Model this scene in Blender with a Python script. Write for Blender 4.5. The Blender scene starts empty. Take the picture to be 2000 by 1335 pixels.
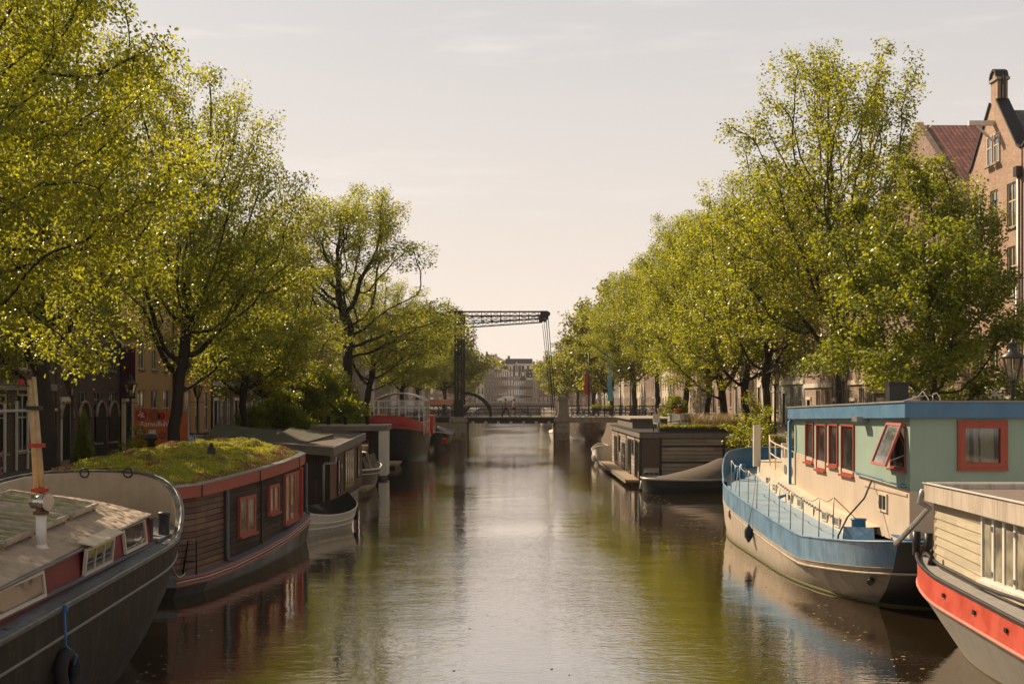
import bpy, math, random
import numpy as np
from mathutils import Vector, Matrix
R = math.radians
sc = bpy.context.scene
# ---------------------------------------------------------------- camera
CAMH = 4.6; F = 2400.0
cam_d = bpy.data.cameras.new('camera'); cam = bpy.data.objects.new('camera', cam_d)
sc.collection.objects.link(cam); sc.camera = cam
cam.location = (0, 0, CAMH); cam.rotation_euler = (R(90), 0, 0)
cam_d.sensor_width = 36.0; cam_d.lens = 36.0 * F / 2000.0
cam_d.shift_y = (778 - 667.5) / 2000.0
cam_d.clip_start = 0.1; cam_d.clip_end = 6000
# ---------------------------------------------------------------- sky
SUN_AZ, SUN_EL = 44.0, 39.0        # degrees left of +Y, elevation
w = bpy.data.worlds.new('World'); sc.world = w; w.use_nodes = True
nt = w.node_tree; nt.nodes.clear()
def N(nt, t, **kw):
    n = nt.nodes.new(t)
    for k, v in kw.items():
        if k in n.inputs: n.inputs[k].default_value = v
        else: setattr(n, k, v)
    return n
out = N(nt, 'ShaderNodeOutputWorld'); bg = N(nt, 'ShaderNodeBackground'); bg.inputs[1].default_value = 0.1
sky = N(nt, 'ShaderNodeTexSky', sky_type='NISHITA', sun_disc=False, sun_elevation=R(SUN_EL), sun_rotation=R(-SUN_AZ),
        air_density=1.0, dust_density=4.0, ozone_density=1.0)
tc = N(nt, 'ShaderNodeTexCoord'); sep = N(nt, 'ShaderNodeSeparateXYZ'); nt.links.new(tc.outputs['Generated'], sep.inputs[0])
ramp = N(nt, 'ShaderNodeValToRGB'); nt.links.new(sep.outputs['Z'], ramp.inputs[0])
cr = ramp.color_ramp
cr.elements[0].position = 0.0; cr.elements[0].color = (7.6, 6.5, 5.6, 1)
cr.elements[1].position = 0.9; cr.elements[1].color = (1.5, 1.5, 1.55, 1)
e = cr.elements.new(0.5); e.color = (2.9, 2.65, 2.4, 1)
e = cr.elements.new(0.12); e.color = (6.3, 5.5, 4.9, 1)
e = cr.elements.new(0.32); e.color = (4.7, 4.52, 4.38, 1)
# thin veil cloud streaks
mp = N(nt, 'ShaderNodeMapping'); mp.inputs['Scale'].default_value = (1.2, 1.2, 9.0); mp.inputs['Rotation'].default_value = (0, R(14), 0)
nt.links.new(tc.outputs['Generated'], mp.inputs[0])
cn = N(nt, 'ShaderNodeTexNoise', Scale=3.1, Detail=6.0, Roughness=0.62); nt.links.new(mp.outputs[0], cn.inputs['Vector'])
cm = N(nt, 'ShaderNodeMapRange'); cm.inputs[1].default_value = 0.53; cm.inputs[2].default_value = 0.76; cm.inputs[3].default_value = 0.0; cm.inputs[4].default_value = 0.7
nt.links.new(cn.outputs[0], cm.inputs[0])
mixc = N(nt, 'ShaderNodeMix', data_type='RGBA'); nt.links.new(cm.outputs[0], mixc.inputs[0])
nt.links.new(ramp.outputs[0], mixc.inputs[6]); mixc.inputs[7].default_value = (6.9, 6.2, 5.7, 1)
mixs = N(nt, 'ShaderNodeMix', data_type='RGBA'); mixs.inputs[0].default_value = 0.90
nt.links.new(sky.outputs[0], mixs.inputs[6]); nt.links.new(mixc.outputs[2], mixs.inputs[7])
nt.links.new(mixs.outputs[2], bg.inputs[0]); nt.links.new(bg.outputs[0], out.inputs[0])
# ---------------------------------------------------------------- sun
sd = bpy.data.lights.new('sun', 'SUN'); sd.energy = 4.9; sd.angle = R(0.6); sd.color = (1.0, 0.79, 0.55)
sun = bpy.data.objects.new('sun', sd); sc.collection.objects.link(sun)
ts = Vector((-math.sin(R(SUN_AZ)) * math.cos(R(SUN_EL)), math.cos(R(SUN_AZ)) * math.cos(R(SUN_EL)), math.sin(R(SUN_EL))))
sun.rotation_euler = ts.to_track_quat('Z', 'Y').to_euler()
sun.location = (-60, 40, 60)
sc.view_settings.view_transform = 'Standard'; sc.view_settings.look = 'None'
sc.view_settings.exposure = 0.52; sc.view_settings.gamma = 1.0
cy = sc.cycles
cy.max_bounces = 7; cy.diffuse_bounces = 3; cy.glossy_bounces = 4; cy.transmission_bounces = 4
cy.transparent_max_bounces = 8; cy.volume_bounces = 0; cy.caustics_reflective = False; cy.caustics_refractive = False
cy.sample_clamp_indirect = 4.0
rnd = random.Random(7)
# ---------------------------------------------------------------- helpers
def at(px, py, Y):          # photo pixel + real distance -> world point
    return Vector(((px - 1000) / F * Y, Y, CAMH - (py - 778) * Y / F))

class MB:
    def __init__(s): s.v = []; s.f = []; s.sm = []
    def add(s, vs, fs, smooth=False):
        o = len(s.v); s.v += [tuple(p) for p in vs]; s.f += [tuple(i + o for i in f) for f in fs]; s.sm += [smooth] * len(fs)
        return s
    def box(s, x0, x1, y0, y1, z0, z1):
        vs = [(x0,y0,z0),(x1,y0,z0),(x1,y1,z0),(x0,y1,z0),(x0,y0,z1),(x1,y0,z1),(x1,y1,z1),(x0,y1,z1)]
        return s.add(vs, [(0,3,2,1),(4,5,6,7),(0,1,5,4),(1,2,6,5),(2,3,7,6),(3,0,4,7)])
    def obox(s, o, u, n, k, ur, nr, kr):
        o, u, n, k = map(Vector, (o, u, n, k)); vs = []
        for c in kr:
            for a, b in ((ur[0], nr[0]), (ur[1], nr[0]), (ur[1], nr[1]), (ur[0], nr[1])):
                vs.append(o + u*a + n*b + k*c)
        return s.add(vs, [(0,3,2,1),(4,5,6,7),(0,1,5,4),(1,2,6,5),(2,3,7,6),(3,0,4,7)])
    def bar(s, a, b, w, h=None):      # square bar from a to b
        a, b = Vector(a), Vector(b); h = h or w; d = (b - a); L = d.length; d.normalize()
        up = Vector((0,0,1)) if abs(d.z) < .95 else Vector((0,1,0))
        x = d.cross(up).normalized(); y = x.cross(d)
        return s.obox(a, x, y, d, (-w/2, w/2), (-h/2, h/2), (0, L))
    def tube(s, pts, r, n=8, cap=True, smooth=True):
        pts = [Vector(p) for p in pts]; rs = r if isinstance(r, (list, tuple)) else [r] * len(pts)
        vs = []; fs = []; prev = None
        for i, p in enumerate(pts):
            d = (pts[min(i+1, len(pts)-1)] - pts[max(i-1, 0)]).normalized()
            if prev is None:
                up = Vector((0,0,1)) if abs(d.z) < .9 else Vector((1,0,0)); x = d.cross(up).normalized()
            else:
                x = (prev - d * prev.dot(d)).normalized()
            prev = x; y = d.cross(x)
            for j in range(n):
                a = 2*math.pi*j/n; vs.append(p + (x*math.cos(a) + y*math.sin(a)) * rs[i])
        for i in range(len(pts)-1):
            for j in range(n):
                k = (j+1) % n; fs.append((i*n+j, i*n+k, (i+1)*n+k, (i+1)*n+j))
        s.add(vs, fs, smooth)
        if cap:
            m = (len(pts)-1)*n; o = len(s.v) - len(vs)
            s.f += [tuple(o+j for j in reversed(range(n))), tuple(o+m+j for j in range(n))]; s.sm += [False, False]
        return s
    def cyl(s, c, r, z0, z1, n=14, r2=None):
        return s.tube([(c[0], c[1], z0), (c[0], c[1], z1)], [r, r if r2 is None else r2], n)
    def lathe(s, c, prof, n=14, smooth=True):      # prof: (r, z)
        vs = []; fs = []
        for r_, z in prof:
            for j in range(n):
                a = 2*math.pi*j/n; vs.append((c[0]+r_*math.cos(a), c[1]+r_*math.sin(a), c[2]+z))
        for i in range(len(prof)-1):
            for j in range(n):
                k = (j+1) % n; fs.append((i*n+j, i*n+k, (i+1)*n+k, (i+1)*n+j))
        fs.append(tuple(reversed(range(n)))); fs.append(tuple((len(prof)-1)*n+j for j in range(n)))
        return s.add(vs, fs, smooth)
    def prism(s, poly, z0, z1):
        n = len(poly); vs = [(x, y, z0) for x, y in poly] + [(x, y, z1) for x, y in poly]
        return s.add(vs, [tuple(reversed(range(n))), tuple(range(n, 2*n))] + [(i, (i+1) % n, n+(i+1) % n, n+i) for i in range(n)])
    def slab(s, pts, th):             # arbitrary 3D polygon thickened along its normal (downwards/backwards)
        pts = [Vector(p) for p in pts]; nn = (pts[1]-pts[0]).cross(pts[2]-pts[0]).normalized(); n = len(pts)
        vs = pts + [p - nn*th for p in pts]
        return s.add(vs, [tuple(range(n)), tuple(reversed(range(n, 2*n)))] + [((i+1) % n, i, n+i, n+(i+1) % n) for i in range(n)])
    def loft(s, loops, closed=True, smooth=True):
        n = len(loops[0]); vs = [p for l in loops for p in l]; fs = []
        for i in range(len(loops)-1):
            for j in range(n if closed else n-1):
                k = (j+1) % n; fs.append((i*n+j, i*n+k, (i+1)*n+k, (i+1)*n+j))
        return s.add(vs, fs, smooth)
    def ball(s, c, r, n=10, m=7, sz=1.0):
        prof = [(max(1e-3, r*math.sin(math.pi*i/m)), -r*sz*math.cos(math.pi*i/m)) for i in range(m+1)]
        return s.lathe(c, prof, n)
    def torus(s, c, ax, r, t, n=20, m=8):
        ax = Vector(ax).normalized(); u = ax.orthogonal().normalized(); w_ = ax.cross(u); c = Vector(c)
        loops = []
        for i in range(n+1):
            a = 2*math.pi*i/n; d = u*math.cos(a)+w_*math.sin(a)
            loops.append([c + d*(r + t*math.cos(2*math.pi*j/m)) + ax*(t*math.sin(2*math.pi*j/m)) for j in range(m)])
        return s.loft(loops)
    def xf(s, fn): s.v = [tuple(fn(*p)) for p in s.v]; return s
    def build(s, name, m, parent=None, local=False, recalc=True):
        me = bpy.data.meshes.new(name); vs = s.v
        if parent is not None and not local:
            inv = world_of(parent).inverted(); vs = [tuple(inv @ Vector(p)) for p in vs]
        me.from_pydata(vs, [], s.f); me.polygons.foreach_set('use_smooth', s.sm)
        if m: me.materials.append(m)
        if recalc:
            import bmesh
            bm = bmesh.new(); bm.from_mesh(me); bmesh.ops.recalc_face_normals(bm, faces=bm.faces); bm.to_mesh(me); bm.free()
        me.update()
        o = bpy.data.objects.new(name, me); sc.collection.objects.link(o)
        if parent is not None: o.parent = parent
        return o
def world_of(o):
    M_ = Matrix.Identity(4); ch = []
    while o is not None: ch.append(o); o = o.parent
    for q in reversed(ch): M_ = M_ @ (Matrix.Translation(q.location) @ q.rotation_euler.to_matrix().to_4x4() @ Matrix.Diagonal((*q.scale, 1)))
    return M_
def tag(o, label=None, cat=None, group=None, kind=None):
    if label: o['label'] = label
    if cat: o['category'] = cat
    if group: o['group'] = group
    if kind: o['kind'] = kind
    return o
def thing(name, label, cat, loc=(0,0,0), rz=0, group=None):
    o = bpy.data.objects.new(name, None); sc.collection.objects.link(o); o.empty_display_size = .3
    o.location = loc; o.rotation_euler = (0, 0, rz); return tag(o, label, cat, group)
def copy_tree(o, parent=None):
    c = o.copy(); sc.collection.objects.link(c)
    if parent is not None: c.parent = parent
    for ch in KIDS(o): copy_tree(ch, c)
    return c
def KIDS(o): return [x for x in bpy.data.objects if x.parent == o]
def dup(root, loc, rz, label=None, group=None, scale=None):
    c = copy_tree(root); c.location = loc; c.rotation_euler = (0, 0, rz)
    if scale: c.scale = scale
    if label: c['label'] = label
    if group: c['group'] = group
    return c
def text_mesh(name, s, size, loc, u, k, m, parent, depth=.004, spacing=1.0, shear=0):
    cu = bpy.data.curves.new('t', 'FONT'); cu.body = s; cu.size = size; cu.extrude = depth; cu.space_character = spacing; cu.shear = shear
    cu.resolution_u = 3
    o = bpy.data.objects.new('t', cu); sc.collection.objects.link(o)
    dg = bpy.context.evaluated_depsgraph_get(); me = bpy.data.meshes.new_from_object(o.evaluated_get(dg))
    bpy.data.objects.remove(o); me.materials.clear(); me.materials.append(m); me.name = name
    u = Vector(u).normalized(); k = Vector(k).normalized(); n = u.cross(k)
    T = Matrix((( u.x, k.x, n.x, loc[0]), (u.y, k.y, n.y, loc[1]), (u.z, k.z, n.z, loc[2]), (0,0,0,1)))
    me.transform(world_of(parent).inverted() @ T)
    q = bpy.data.objects.new(name, me); sc.collection.objects.link(q); q.parent = parent
    return q
# ---------------------------------------------------------------- materials
def newmat(name):
    m = bpy.data.materials.new(name); m.use_nodes = True; nt = m.node_tree; b = nt.nodes['Principled BSDF']; return m, nt, b
def coords(nt, scale=(1,1,1)):
    tc = N(nt, 'ShaderNodeTexCoord'); mp = N(nt, 'ShaderNodeMapping'); mp.inputs['Scale'].default_value = scale
    nt.links.new(tc.outputs['Object'], mp.inputs[0]); return mp.outputs[0]
def cmix(nt, fac, a, b, mode='MIX'):
    n = N(nt, 'ShaderNodeMix', data_type='RGBA'); n.blend_type = mode
    for i, v in ((0, fac), (6, a), (7, b)):
        if hasattr(v, 'is_linked') or isinstance(v, bpy.types.NodeSocket): nt.links.new(v, n.inputs[i])
        elif i == 0: n.inputs[0].default_value = v
        else: n.inputs[i].default_value = (*v[:3], 1)
    return n.outputs[2]
def rng(nt, src, a, b, c=0., d=1.):
    n = N(nt, 'ShaderNodeMapRange'); n.inputs[1].default_value = a; n.inputs[2].default_value = b; n.inputs[3].default_value = c; n.inputs[4].default_value = d
    nt.links.new(src, n.inputs[0]); return n.outputs[0]
def math_(nt, op, a, b=None):
    n = N(nt, 'ShaderNodeMath', operation=op)
    for i, v in ((0, a), (1, b)):
        if v is None: continue
        if isinstance(v, bpy.types.NodeSocket): nt.links.new(v, n.inputs[i])
        else: n.inputs[i].default_value = v
    return n.outputs[0]
def noise(nt, vec, scale, detail=4., rough=.55):
    n = N(nt, 'ShaderNodeTexNoise', Scale=scale, Detail=detail, Roughness=rough); nt.links.new(vec, n.inputs['Vector']); return n.outputs[0]
def bumpn(nt, b, h, dist=.01, strength=1.):
    n = N(nt, 'ShaderNodeBump'); n.inputs['Distance'].default_value = dist; n.inputs['Strength'].default_value = strength
    nt.links.new(h, n.inputs['Height']); nt.links.new(n.outputs[0], b.inputs['Normal']); return n
def sc3(c, k): return tuple(min(1, x*k) for x in c)
def MAT(name, col, rough=.6, var=.18, scale=2.5, streak=.0, dirt=(.10,.08,.06), bump=.0, bscale=20., metal=0., spec=.32, patch=0.):
    m, nt, b = newmat(name); v = coords(nt)
    n1 = noise(nt, v, scale, 5., .6)
    c = cmix(nt, rng(nt, n1, .3, .7), sc3(col, 1-var), sc3(col, 1+var*.7))
    if streak > 0:
        n2 = noise(nt, coords(nt, (7, 7, .5)), 1.0, 5., .65)
        c = cmix(nt, rng(nt, n2, .48, .78, 0, streak), c, dirt)
    if patch > 0:
        n3 = noise(nt, v, scale*2.3, 6., .7)
        c = cmix(nt, rng(nt, n3, .58, .66, 0, patch), c, dirt)
    nt.links.new(c, b.inputs['Base Color']); b.inputs['Roughness'].default_value = rough
    nt.links.new(rng(nt, n1, .3, .7, rough*.8, min(1, rough*1.15)), b.inputs['Roughness'])
    b.inputs['Metallic'].default_value = metal; b.inputs['Specular IOR Level'].default_value = spec
    if bump > 0: bumpn(nt, b, noise(nt, v, bscale, 3.), bump)
    return m
def PLANK(name, col, pitch=.14, horiz=True, var=.35, groove=.06, rough=.75, streak=.3, dirt=(.05,.04,.03), bump=.006, axis=None):
    m, nt, b = newmat(name); v = coords(nt)
    sp = N(nt, 'ShaderNodeSeparateXYZ'); nt.links.new(v, sp.inputs[0])
    if horiz: t = sp.outputs['Z']; al = math_(nt, 'ADD', sp.outputs['X'], sp.outputs['Y'])
    else:
        t = sp.outputs[axis] if axis else math_(nt, 'ADD', sp.outputs['X'], sp.outputs['Y']); al = sp.outputs['Z']
    t = math_(nt, 'DIVIDE', t, pitch); fl = math_(nt, 'FLOOR', t); fr = math_(nt, 'FRACT', t)
    seg = math_(nt, 'FLOOR', math_(nt, 'DIVIDE', math_(nt, 'ADD', al, math_(nt, 'MULTIPLY', fl, 1.37)), 2.4))
    wn = N(nt, 'ShaderNodeTexWhiteNoise', noise_dimensions='2D'); cb = N(nt, 'ShaderNodeCombineXYZ')
    nt.links.new(fl, cb.inputs[0]); nt.links.new(seg, cb.inputs[1]); nt.links.new(cb.outputs[0], wn.inputs['Vector'])
    c = cmix(nt, wn.outputs['Value'], sc3(col, 1-var), sc3(col, 1+var))
    g = noise(nt, coords(nt, (1.5, 1.5, 30) if horiz else (30, 30, 1.5)), 1.5, 5., .6)
    c = cmix(nt, rng(nt, g, .3, .75, 0, .45), c, sc3(col, .45))
    n2 = noise(nt, coords(nt, (3, 3, .7)), 1., 5., .65); c = cmix(nt, rng(nt, n2, .5, .75, 0, streak), c, dirt)
    gr = math_(nt, 'GREATER_THAN', fr, 1-groove); c = cmix(nt, gr, c, sc3(col, .12))
    nt.links.new(c, b.inputs['Base Color']); b.inputs['Roughness'].default_value = rough; b.inputs['Specular IOR Level'].default_value = .3
    bumpn(nt, b, math_(nt, 'SUBTRACT', math_(nt, 'MULTIPLY', g, .3), gr), bump); return m
def BRICK(name, col, mortar=(.33,.29,.25), var=.35, rough=.85):
    m, nt, b = newmat(name); v = coords(nt); sp = N(nt, 'ShaderNodeSeparateXYZ'); nt.links.new(v, sp.inputs[0])
    cb = N(nt, 'ShaderNodeCombineXYZ'); nt.links.new(math_(nt, 'ADD', sp.outputs['X'], sp.outputs['Y']), cb.inputs[0]); nt.links.new(sp.outputs['Z'], cb.inputs[1])
    br = N(nt, 'ShaderNodeTexBrick'); nt.links.new(cb.outputs[0], br.inputs['Vector'])
    br.inputs['Scale'].default_value = 1.; br.inputs['Brick Width'].default_value = .22; br.inputs['Row Height'].default_value = .075
    br.inputs['Mortar Size'].default_value = .009
    br.inputs['Color1'].default_value = (*sc3(col, 1-var), 1); br.inputs['Color2'].default_value = (*sc3(col, 1+var), 1); br.inputs['Mortar'].default_value = (*mortar, 1)
    n = noise(nt, v, .6, 6., .65); c = cmix(nt, rng(nt, n, .35, .7, 0, .45), br.outputs['Color'], sc3(col, .55))
    n2 = noise(nt, coords(nt, (2.5, 2.5, .3)), 1., 4.); c = cmix(nt, rng(nt, n2, .5, .8, 0, .35), c, (.10,.085,.07))
    nt.links.new(c, b.inputs['Base Color']); b.inputs['Roughness'].default_value = rough; return m
def TILES(name, col, axis='X'):
    m, nt, b = newmat(name); v = coords(nt); sp = N(nt, 'ShaderNodeSeparateXYZ'); nt.links.new(v, sp.inputs[0])
    a = math_(nt, 'MULTIPLY', sp.outputs[axis], 1/.26); z = math_(nt, 'MULTIPLY', sp.outputs['Z'], 1/.27)
    fz = math_(nt, 'FRACT', z); wv = math_(nt, 'ABSOLUTE', math_(nt, 'SINE', math_(nt, 'MULTIPLY', a, math.pi)))
    h = math_(nt, 'ADD', math_(nt, 'MULTIPLY', wv, .6), math_(nt, 'SUBTRACT', 1., fz))
    wn = N(nt, 'ShaderNodeTexWhiteNoise', noise_dimensions='2D'); cb = N(nt, 'ShaderNodeCombineXYZ')
    nt.links.new(math_(nt, 'FLOOR', a), cb.inputs[0]); nt.links.new(math_(nt, 'FLOOR', z), cb.inputs[1]); nt.links.new(cb.outputs[0], wn.inputs['Vector'])
    c = cmix(nt, wn.outputs['Value'], sc3(col, .65), sc3(col, 1.35))
    c = cmix(nt, rng(nt, fz, .0, .16, .85, 0), c, sc3(col, .15))
    c = cmix(nt, rng(nt, noise(nt, v, 1.5), .5, .75, 0, .4), c, (.07,.075,.04))
    nt.links.new(c, b.inputs['Base Color']); b.inputs['Roughness'].default_value = .45; bumpn(nt, b, h, .05); return m
def GLASS(name, tint=(.03,.035,.035), refl=.28, rough=.04):
    m, nt, b = newmat(name); b.inputs['Base Color'].default_value = (*tint, 1); b.inputs['Roughness'].default_value = rough
    v = coords(nt); c = cmix(nt, rng(nt, noise(nt, v, 1.3, 3.), .4, .65), sc3(tint, .5), sc3(tint, 1.8)); nt.links.new(c, b.inputs['Base Color'])
    gl = N(nt, 'ShaderNodeBsdfGlossy'); gl.inputs['Roughness'].default_value = rough; gl.inputs['Color'].default_value = (.95, .95, .93, 1)
    bp = N(nt, 'ShaderNodeBump'); bp.inputs['Distance'].default_value = .004; nt.links.new(noise(nt, v, 1.6, 1.), bp.inputs['Height']); nt.links.new(bp.outputs[0], gl.inputs['Normal'])
    lw = N(nt, 'ShaderNodeLayerWeight'); lw.inputs[0].default_value = .35
    mx = N(nt, 'ShaderNodeMixShader'); nt.links.new(math_(nt, 'MAXIMUM', lw.outputs['Fresnel'], refl), mx.inputs[0])
    nt.links.new(b.outputs[0], mx.inputs[1]); nt.links.new(gl.outputs[0], mx.inputs[2]); nt.links.new(mx.outputs[0], nt.nodes['Material Output'].inputs[0]); return m
def CLEAR(name, tint=(.9,.93,.92), refl=.10):
    m, nt, b = newmat(name); nt.nodes.remove(b); tr = N(nt, 'ShaderNodeBsdfTransparent'); tr.inputs[0].default_value = (*tint, 1)
    gl = N(nt, 'ShaderNodeBsdfGlossy'); gl.inputs['Roughness'].default_value = .05
    lw = N(nt, 'ShaderNodeLayerWeight'); lw.inputs[0].default_value = .3
    mx = N(nt, 'ShaderNodeMixShader'); nt.links.new(math_(nt, 'MAXIMUM', lw.outputs['Fresnel'], refl), mx.inputs[0])
    nt.links.new(tr.outputs[0], mx.inputs[1]); nt.links.new(gl.outputs[0], mx.inputs[2]); nt.links.new(mx.outputs[0], nt.nodes['Material Output'].inputs[0]); return m
def LEAF(name, col, tcol, tr=.5, gloss=.3):
    m, nt, b = newmat(name); at_ = N(nt, 'ShaderNodeAttribute'); at_.attribute_name = 'tone'
    f = at_.outputs['Fac']
    c = cmix(nt, f, sc3(col, .55), sc3(col, 1.45)); t = cmix(nt, f, sc3(tcol, .55), sc3(tcol, 1.4))
    nt.links.new(c, b.inputs['Base Color']); b.inputs['Roughness'].default_value = .38; b.inputs['Specular IOR Level'].default_value = gloss*1.6
    tl = N(nt, 'ShaderNodeBsdfTranslucent'); nt.links.new(t, tl.inputs[0])
    mx = N(nt, 'ShaderNodeMixShader'); mx.inputs[0].default_value = tr
    nt.links.new(b.outputs[0], mx.inputs[1]); nt.links.new(tl.outputs[0], mx.inputs[2]); nt.links.new(mx.outputs[0], nt.nodes['Material Output'].inputs[0]); return m
m_black = MAT('black paint', (.016,.015,.014), .45, .3, 3, .25, (.07,.06,.05))
m_dark = MAT('dark metal', (.03,.03,.03), .5, .25)
m_white = MAT('white paint', (.72,.68,.60), .5, .08, 2, .25, (.35,.30,.24))
m_cream = MAT('cream paint', (.66,.56,.43), .5, .08, 2, .25, (.35,.27,.18))
m_steel = MAT('galvanised steel', (.33,.33,.33), .42, .2, 6, 0, metal=.6)
m_rubber = MAT('rubber', (.018,.018,.018), .75, .2)
m_rust = MAT('rusty steel', (.17,.08,.045), .8, .3, 8)
m_glass = GLASS('window glass')
m_glass_b = GLASS('bright window glass', (.08,.08,.075), .45)
m_glass_c = GLASS('curtained window glass', (.34,.31,.23), .22)
m_clear = CLEAR('clear glass')
m_rope = MAT('rope', (.45,.40,.32), .9, .2, 20)
m_wood = MAT('bare wood', (.33,.24,.15), .75, .3, 6, .3)
m_stone = MAT('stone', (.36,.31,.25), .85, .2, 3, .45, (.13,.11,.08), .004, 30)
m_concrete = MAT('concrete', (.42,.36,.30), .9, .2, 2, .5, (.10,.085,.065))
# ---------------------------------------------------------------- windows on any upright face
UP = Vector((0,0,1))
def win(parent, o, u, w_, h, fm, gm=None, nx=1, ny=1, ft=.05, d=.04, name='window', k=UP, sill=None, mull=.03, pane='pane', curtain=None, cover=(0,1)):
    gm = gm or m_glass; u = Vector(u).normalized(); k = Vector(k).normalized(); n = u.cross(k); o = Vector(o)
    b = MB()
    for a in ((0, ft), (w_-ft, w_)): b.obox(o, u, n, k, a, (0, d), (0, h))
    for c in ((0, ft), (h-ft, h)): b.obox(o, u, n, k, (ft, w_-ft), (0, d*.98), c)
    for i in range(1, nx): x = ft + (w_-2*ft)*i/nx; b.obox(o, u, n, k, (x-mull/2, x+mull/2), (0, d*.9), (ft, h-ft))
    for i in range(1, ny): z = ft + (h-2*ft)*i/ny; b.obox(o, u, n, k, (ft, w_-ft), (0, d*.85), (z-mull/2, z+mull/2))
    f = b.build(name, fm, parent)
    MB().obox(o, u, n, k, (ft, w_-ft), (d*.45, d*.45+.006), (ft, h-ft)).build(pane, gm, f)
    if curtain:
        c = MB(); vs = []; m_ = 40; x0 = ft + (w_-2*ft)*cover[0]; x1 = ft + (w_-2*ft)*cover[1]
        for i in range(m_+1):
            p = o + u*(x0 + (x1-x0)*i/m_) + n*(.008 + .006*math.sin(i*1.7)); vs += [p + k*ft, p + k*(h-ft)]
        c.add(vs, [(2*i, 2*i+2, 2*i+3, 2*i+1) for i in range(m_)], True); c.build('curtain', curtain, f)
    if sill: MB().obox(o, u, n, k, (-.04, w_+.04), (0, d+.06), (-.05, 0)).build('sill', sill, f)
    return f
# ================================================================ SETTING
def sstep(a, b, x): t = min(1, max(0, (x-a)/(b-a))); return t*t*(3-2*t)
def QZ(Y): return 1.3 + 1.45*sstep(86, 114, Y) - 1.25*sstep(128, 165, Y) + .3*sstep(330, 376, Y)
def QX(Y): return 12.0 - 2.2*sstep(128, 230, Y)
def water():
    m, nt, b = newmat('canal water'); v = coords(nt, (1, 1.35, 1))
    b.inputs['Roughness'].default_value = .035; b.inputs['IOR'].default_value = 1.4; b.inputs['Specular IOR Level'].default_value = .5
    c = cmix(nt, rng(nt, noise(nt, v, .25, 3.), .3, .7), (.036,.023,.010), (.050,.032,.014)); nt.links.new(c, b.inputs['Base Color'])
    a = noise(nt, coords(nt, (1, 2.7, 1)), 2.6, 3., .55); d = noise(nt, v, .55, 2., .5); f = noise(nt, coords(nt, (5.5, 11, 1)), 1.3, 2., .5)
    gust = rng(nt, noise(nt, coords(nt, (1, .5, 1)), .10, 2.), .40, .62, .25, 1.)
    sx = N(nt, 'ShaderNodeSeparateXYZ'); nt.links.new(v, sx.inputs[0]); gust = math_(nt, 'MULTIPLY', gust, rng(nt, math_(nt, 'ABSOLUTE', sx.outputs['X']), 2.5, 7.0, 1.25, .35))
    h = math_(nt, 'ADD', math_(nt, 'MULTIPLY', d, .9), math_(nt, 'MULTIPLY', gust, math_(nt, 'ADD', math_(nt, 'MULTIPLY', a, .65), math_(nt, 'MULTIPLY', f, .34))))
    bumpn(nt, b, h, .016)
    mb = MB(); mb.box(-14, 14, -60, 424, -3.0, 0)
    gl = N(nt, 'ShaderNodeBsdfGlossy'); gl.inputs['Roughness'].default_value = .03; gl.inputs['Color'].default_value = (1., .95, .89, 1)
    bn = [l.from_socket for l in nt.links if l.to_socket == b.inputs['Normal']][0]; nt.links.new(bn, gl.inputs['Normal'])
    fr = N(nt, 'ShaderNodeFresnel', IOR=1.4); nt.links.new(bn, fr.inputs['Normal'])
    mx = N(nt, 'ShaderNodeMixShader'); nt.links.new(rng(nt, fr.outputs[0], 0.1, .9, .47, .92), mx.inputs[0]); nt.links.new(b.outputs[0], mx.inputs[1]); nt.links.new(gl.outputs[0], mx.inputs[2])
    nt.links.new(mx.outputs[0], nt.nodes['Material Output'].inputs[0])
    return tag(mb.build('canal_water', m), kind='structure')
water()
m_pav = BRICK('street paving', (.17,.13,.105), (.10,.09,.07)); m_quayw = BRICK('quay wall brick', (.13,.085,.06), (.16,.14,.12))
m_asph = MAT('asphalt', (.06,.058,.055), .9, .2)
def ground():
    ys = [-60, 0, 30, 60, 80] + list(range(86, 170, 4)) + [180, 200, 230, 270, 330, 345, 360, 376, 424]
    for s in (-1, 1):
        mb = MB(); cap = MB(); wl = MB(); rd = MB()
        P = [(QX(y), y, QZ(y)) for y in ys]
        for (x0, y0, z0), (x1, y1, z1) in zip(P, P[1:]):
            mb.add([(s*(x0+.35), y0, z0-.02), (s*(x1+.35), y1, z1-.02), (s*700, y1, z1-.02), (s*700, y0, z0-.02)], [(0,1,2,3)])
            wl.add([(s*x0, y0, -2), (s*x1, y1, -2), (s*x1, y1, z1-.12), (s*x0, y0, z0-.12)], [(0,1,2,3)])
            cap.add([(s*(x0-.04), y0, z0-.12), (s*(x1-.04), y1, z1-.12), (s*(x1-.04), y1, z1+.03), (s*(x0-.04), y0, z0+.03), (s*(x0+.36), y0, z0+.03), (s*(x1+.36), y1, z1+.03),
                     (s*(x0+.36), y0, z0-.12), (s*(x1+.36), y1, z1-.12)], [(0,1,2,3), (3,2,5,4), (4,5,7,6)])
        if s < 0: w_, g, k = 'quay_wall', 'pavement', 'quay_edge'
        tag(mb.build('pavement', m_pav), kind='structure'); tag(wl.build('quay_wall', m_quayw), kind='structure'); tag(cap.build('quay_edge', m_stone), kind='structure')
    mb = MB(); mb.box(-700, 700, 424, 2600, -3, 1.6); tag(mb.build('ground', m_pav), kind='structure')
ground()
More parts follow.
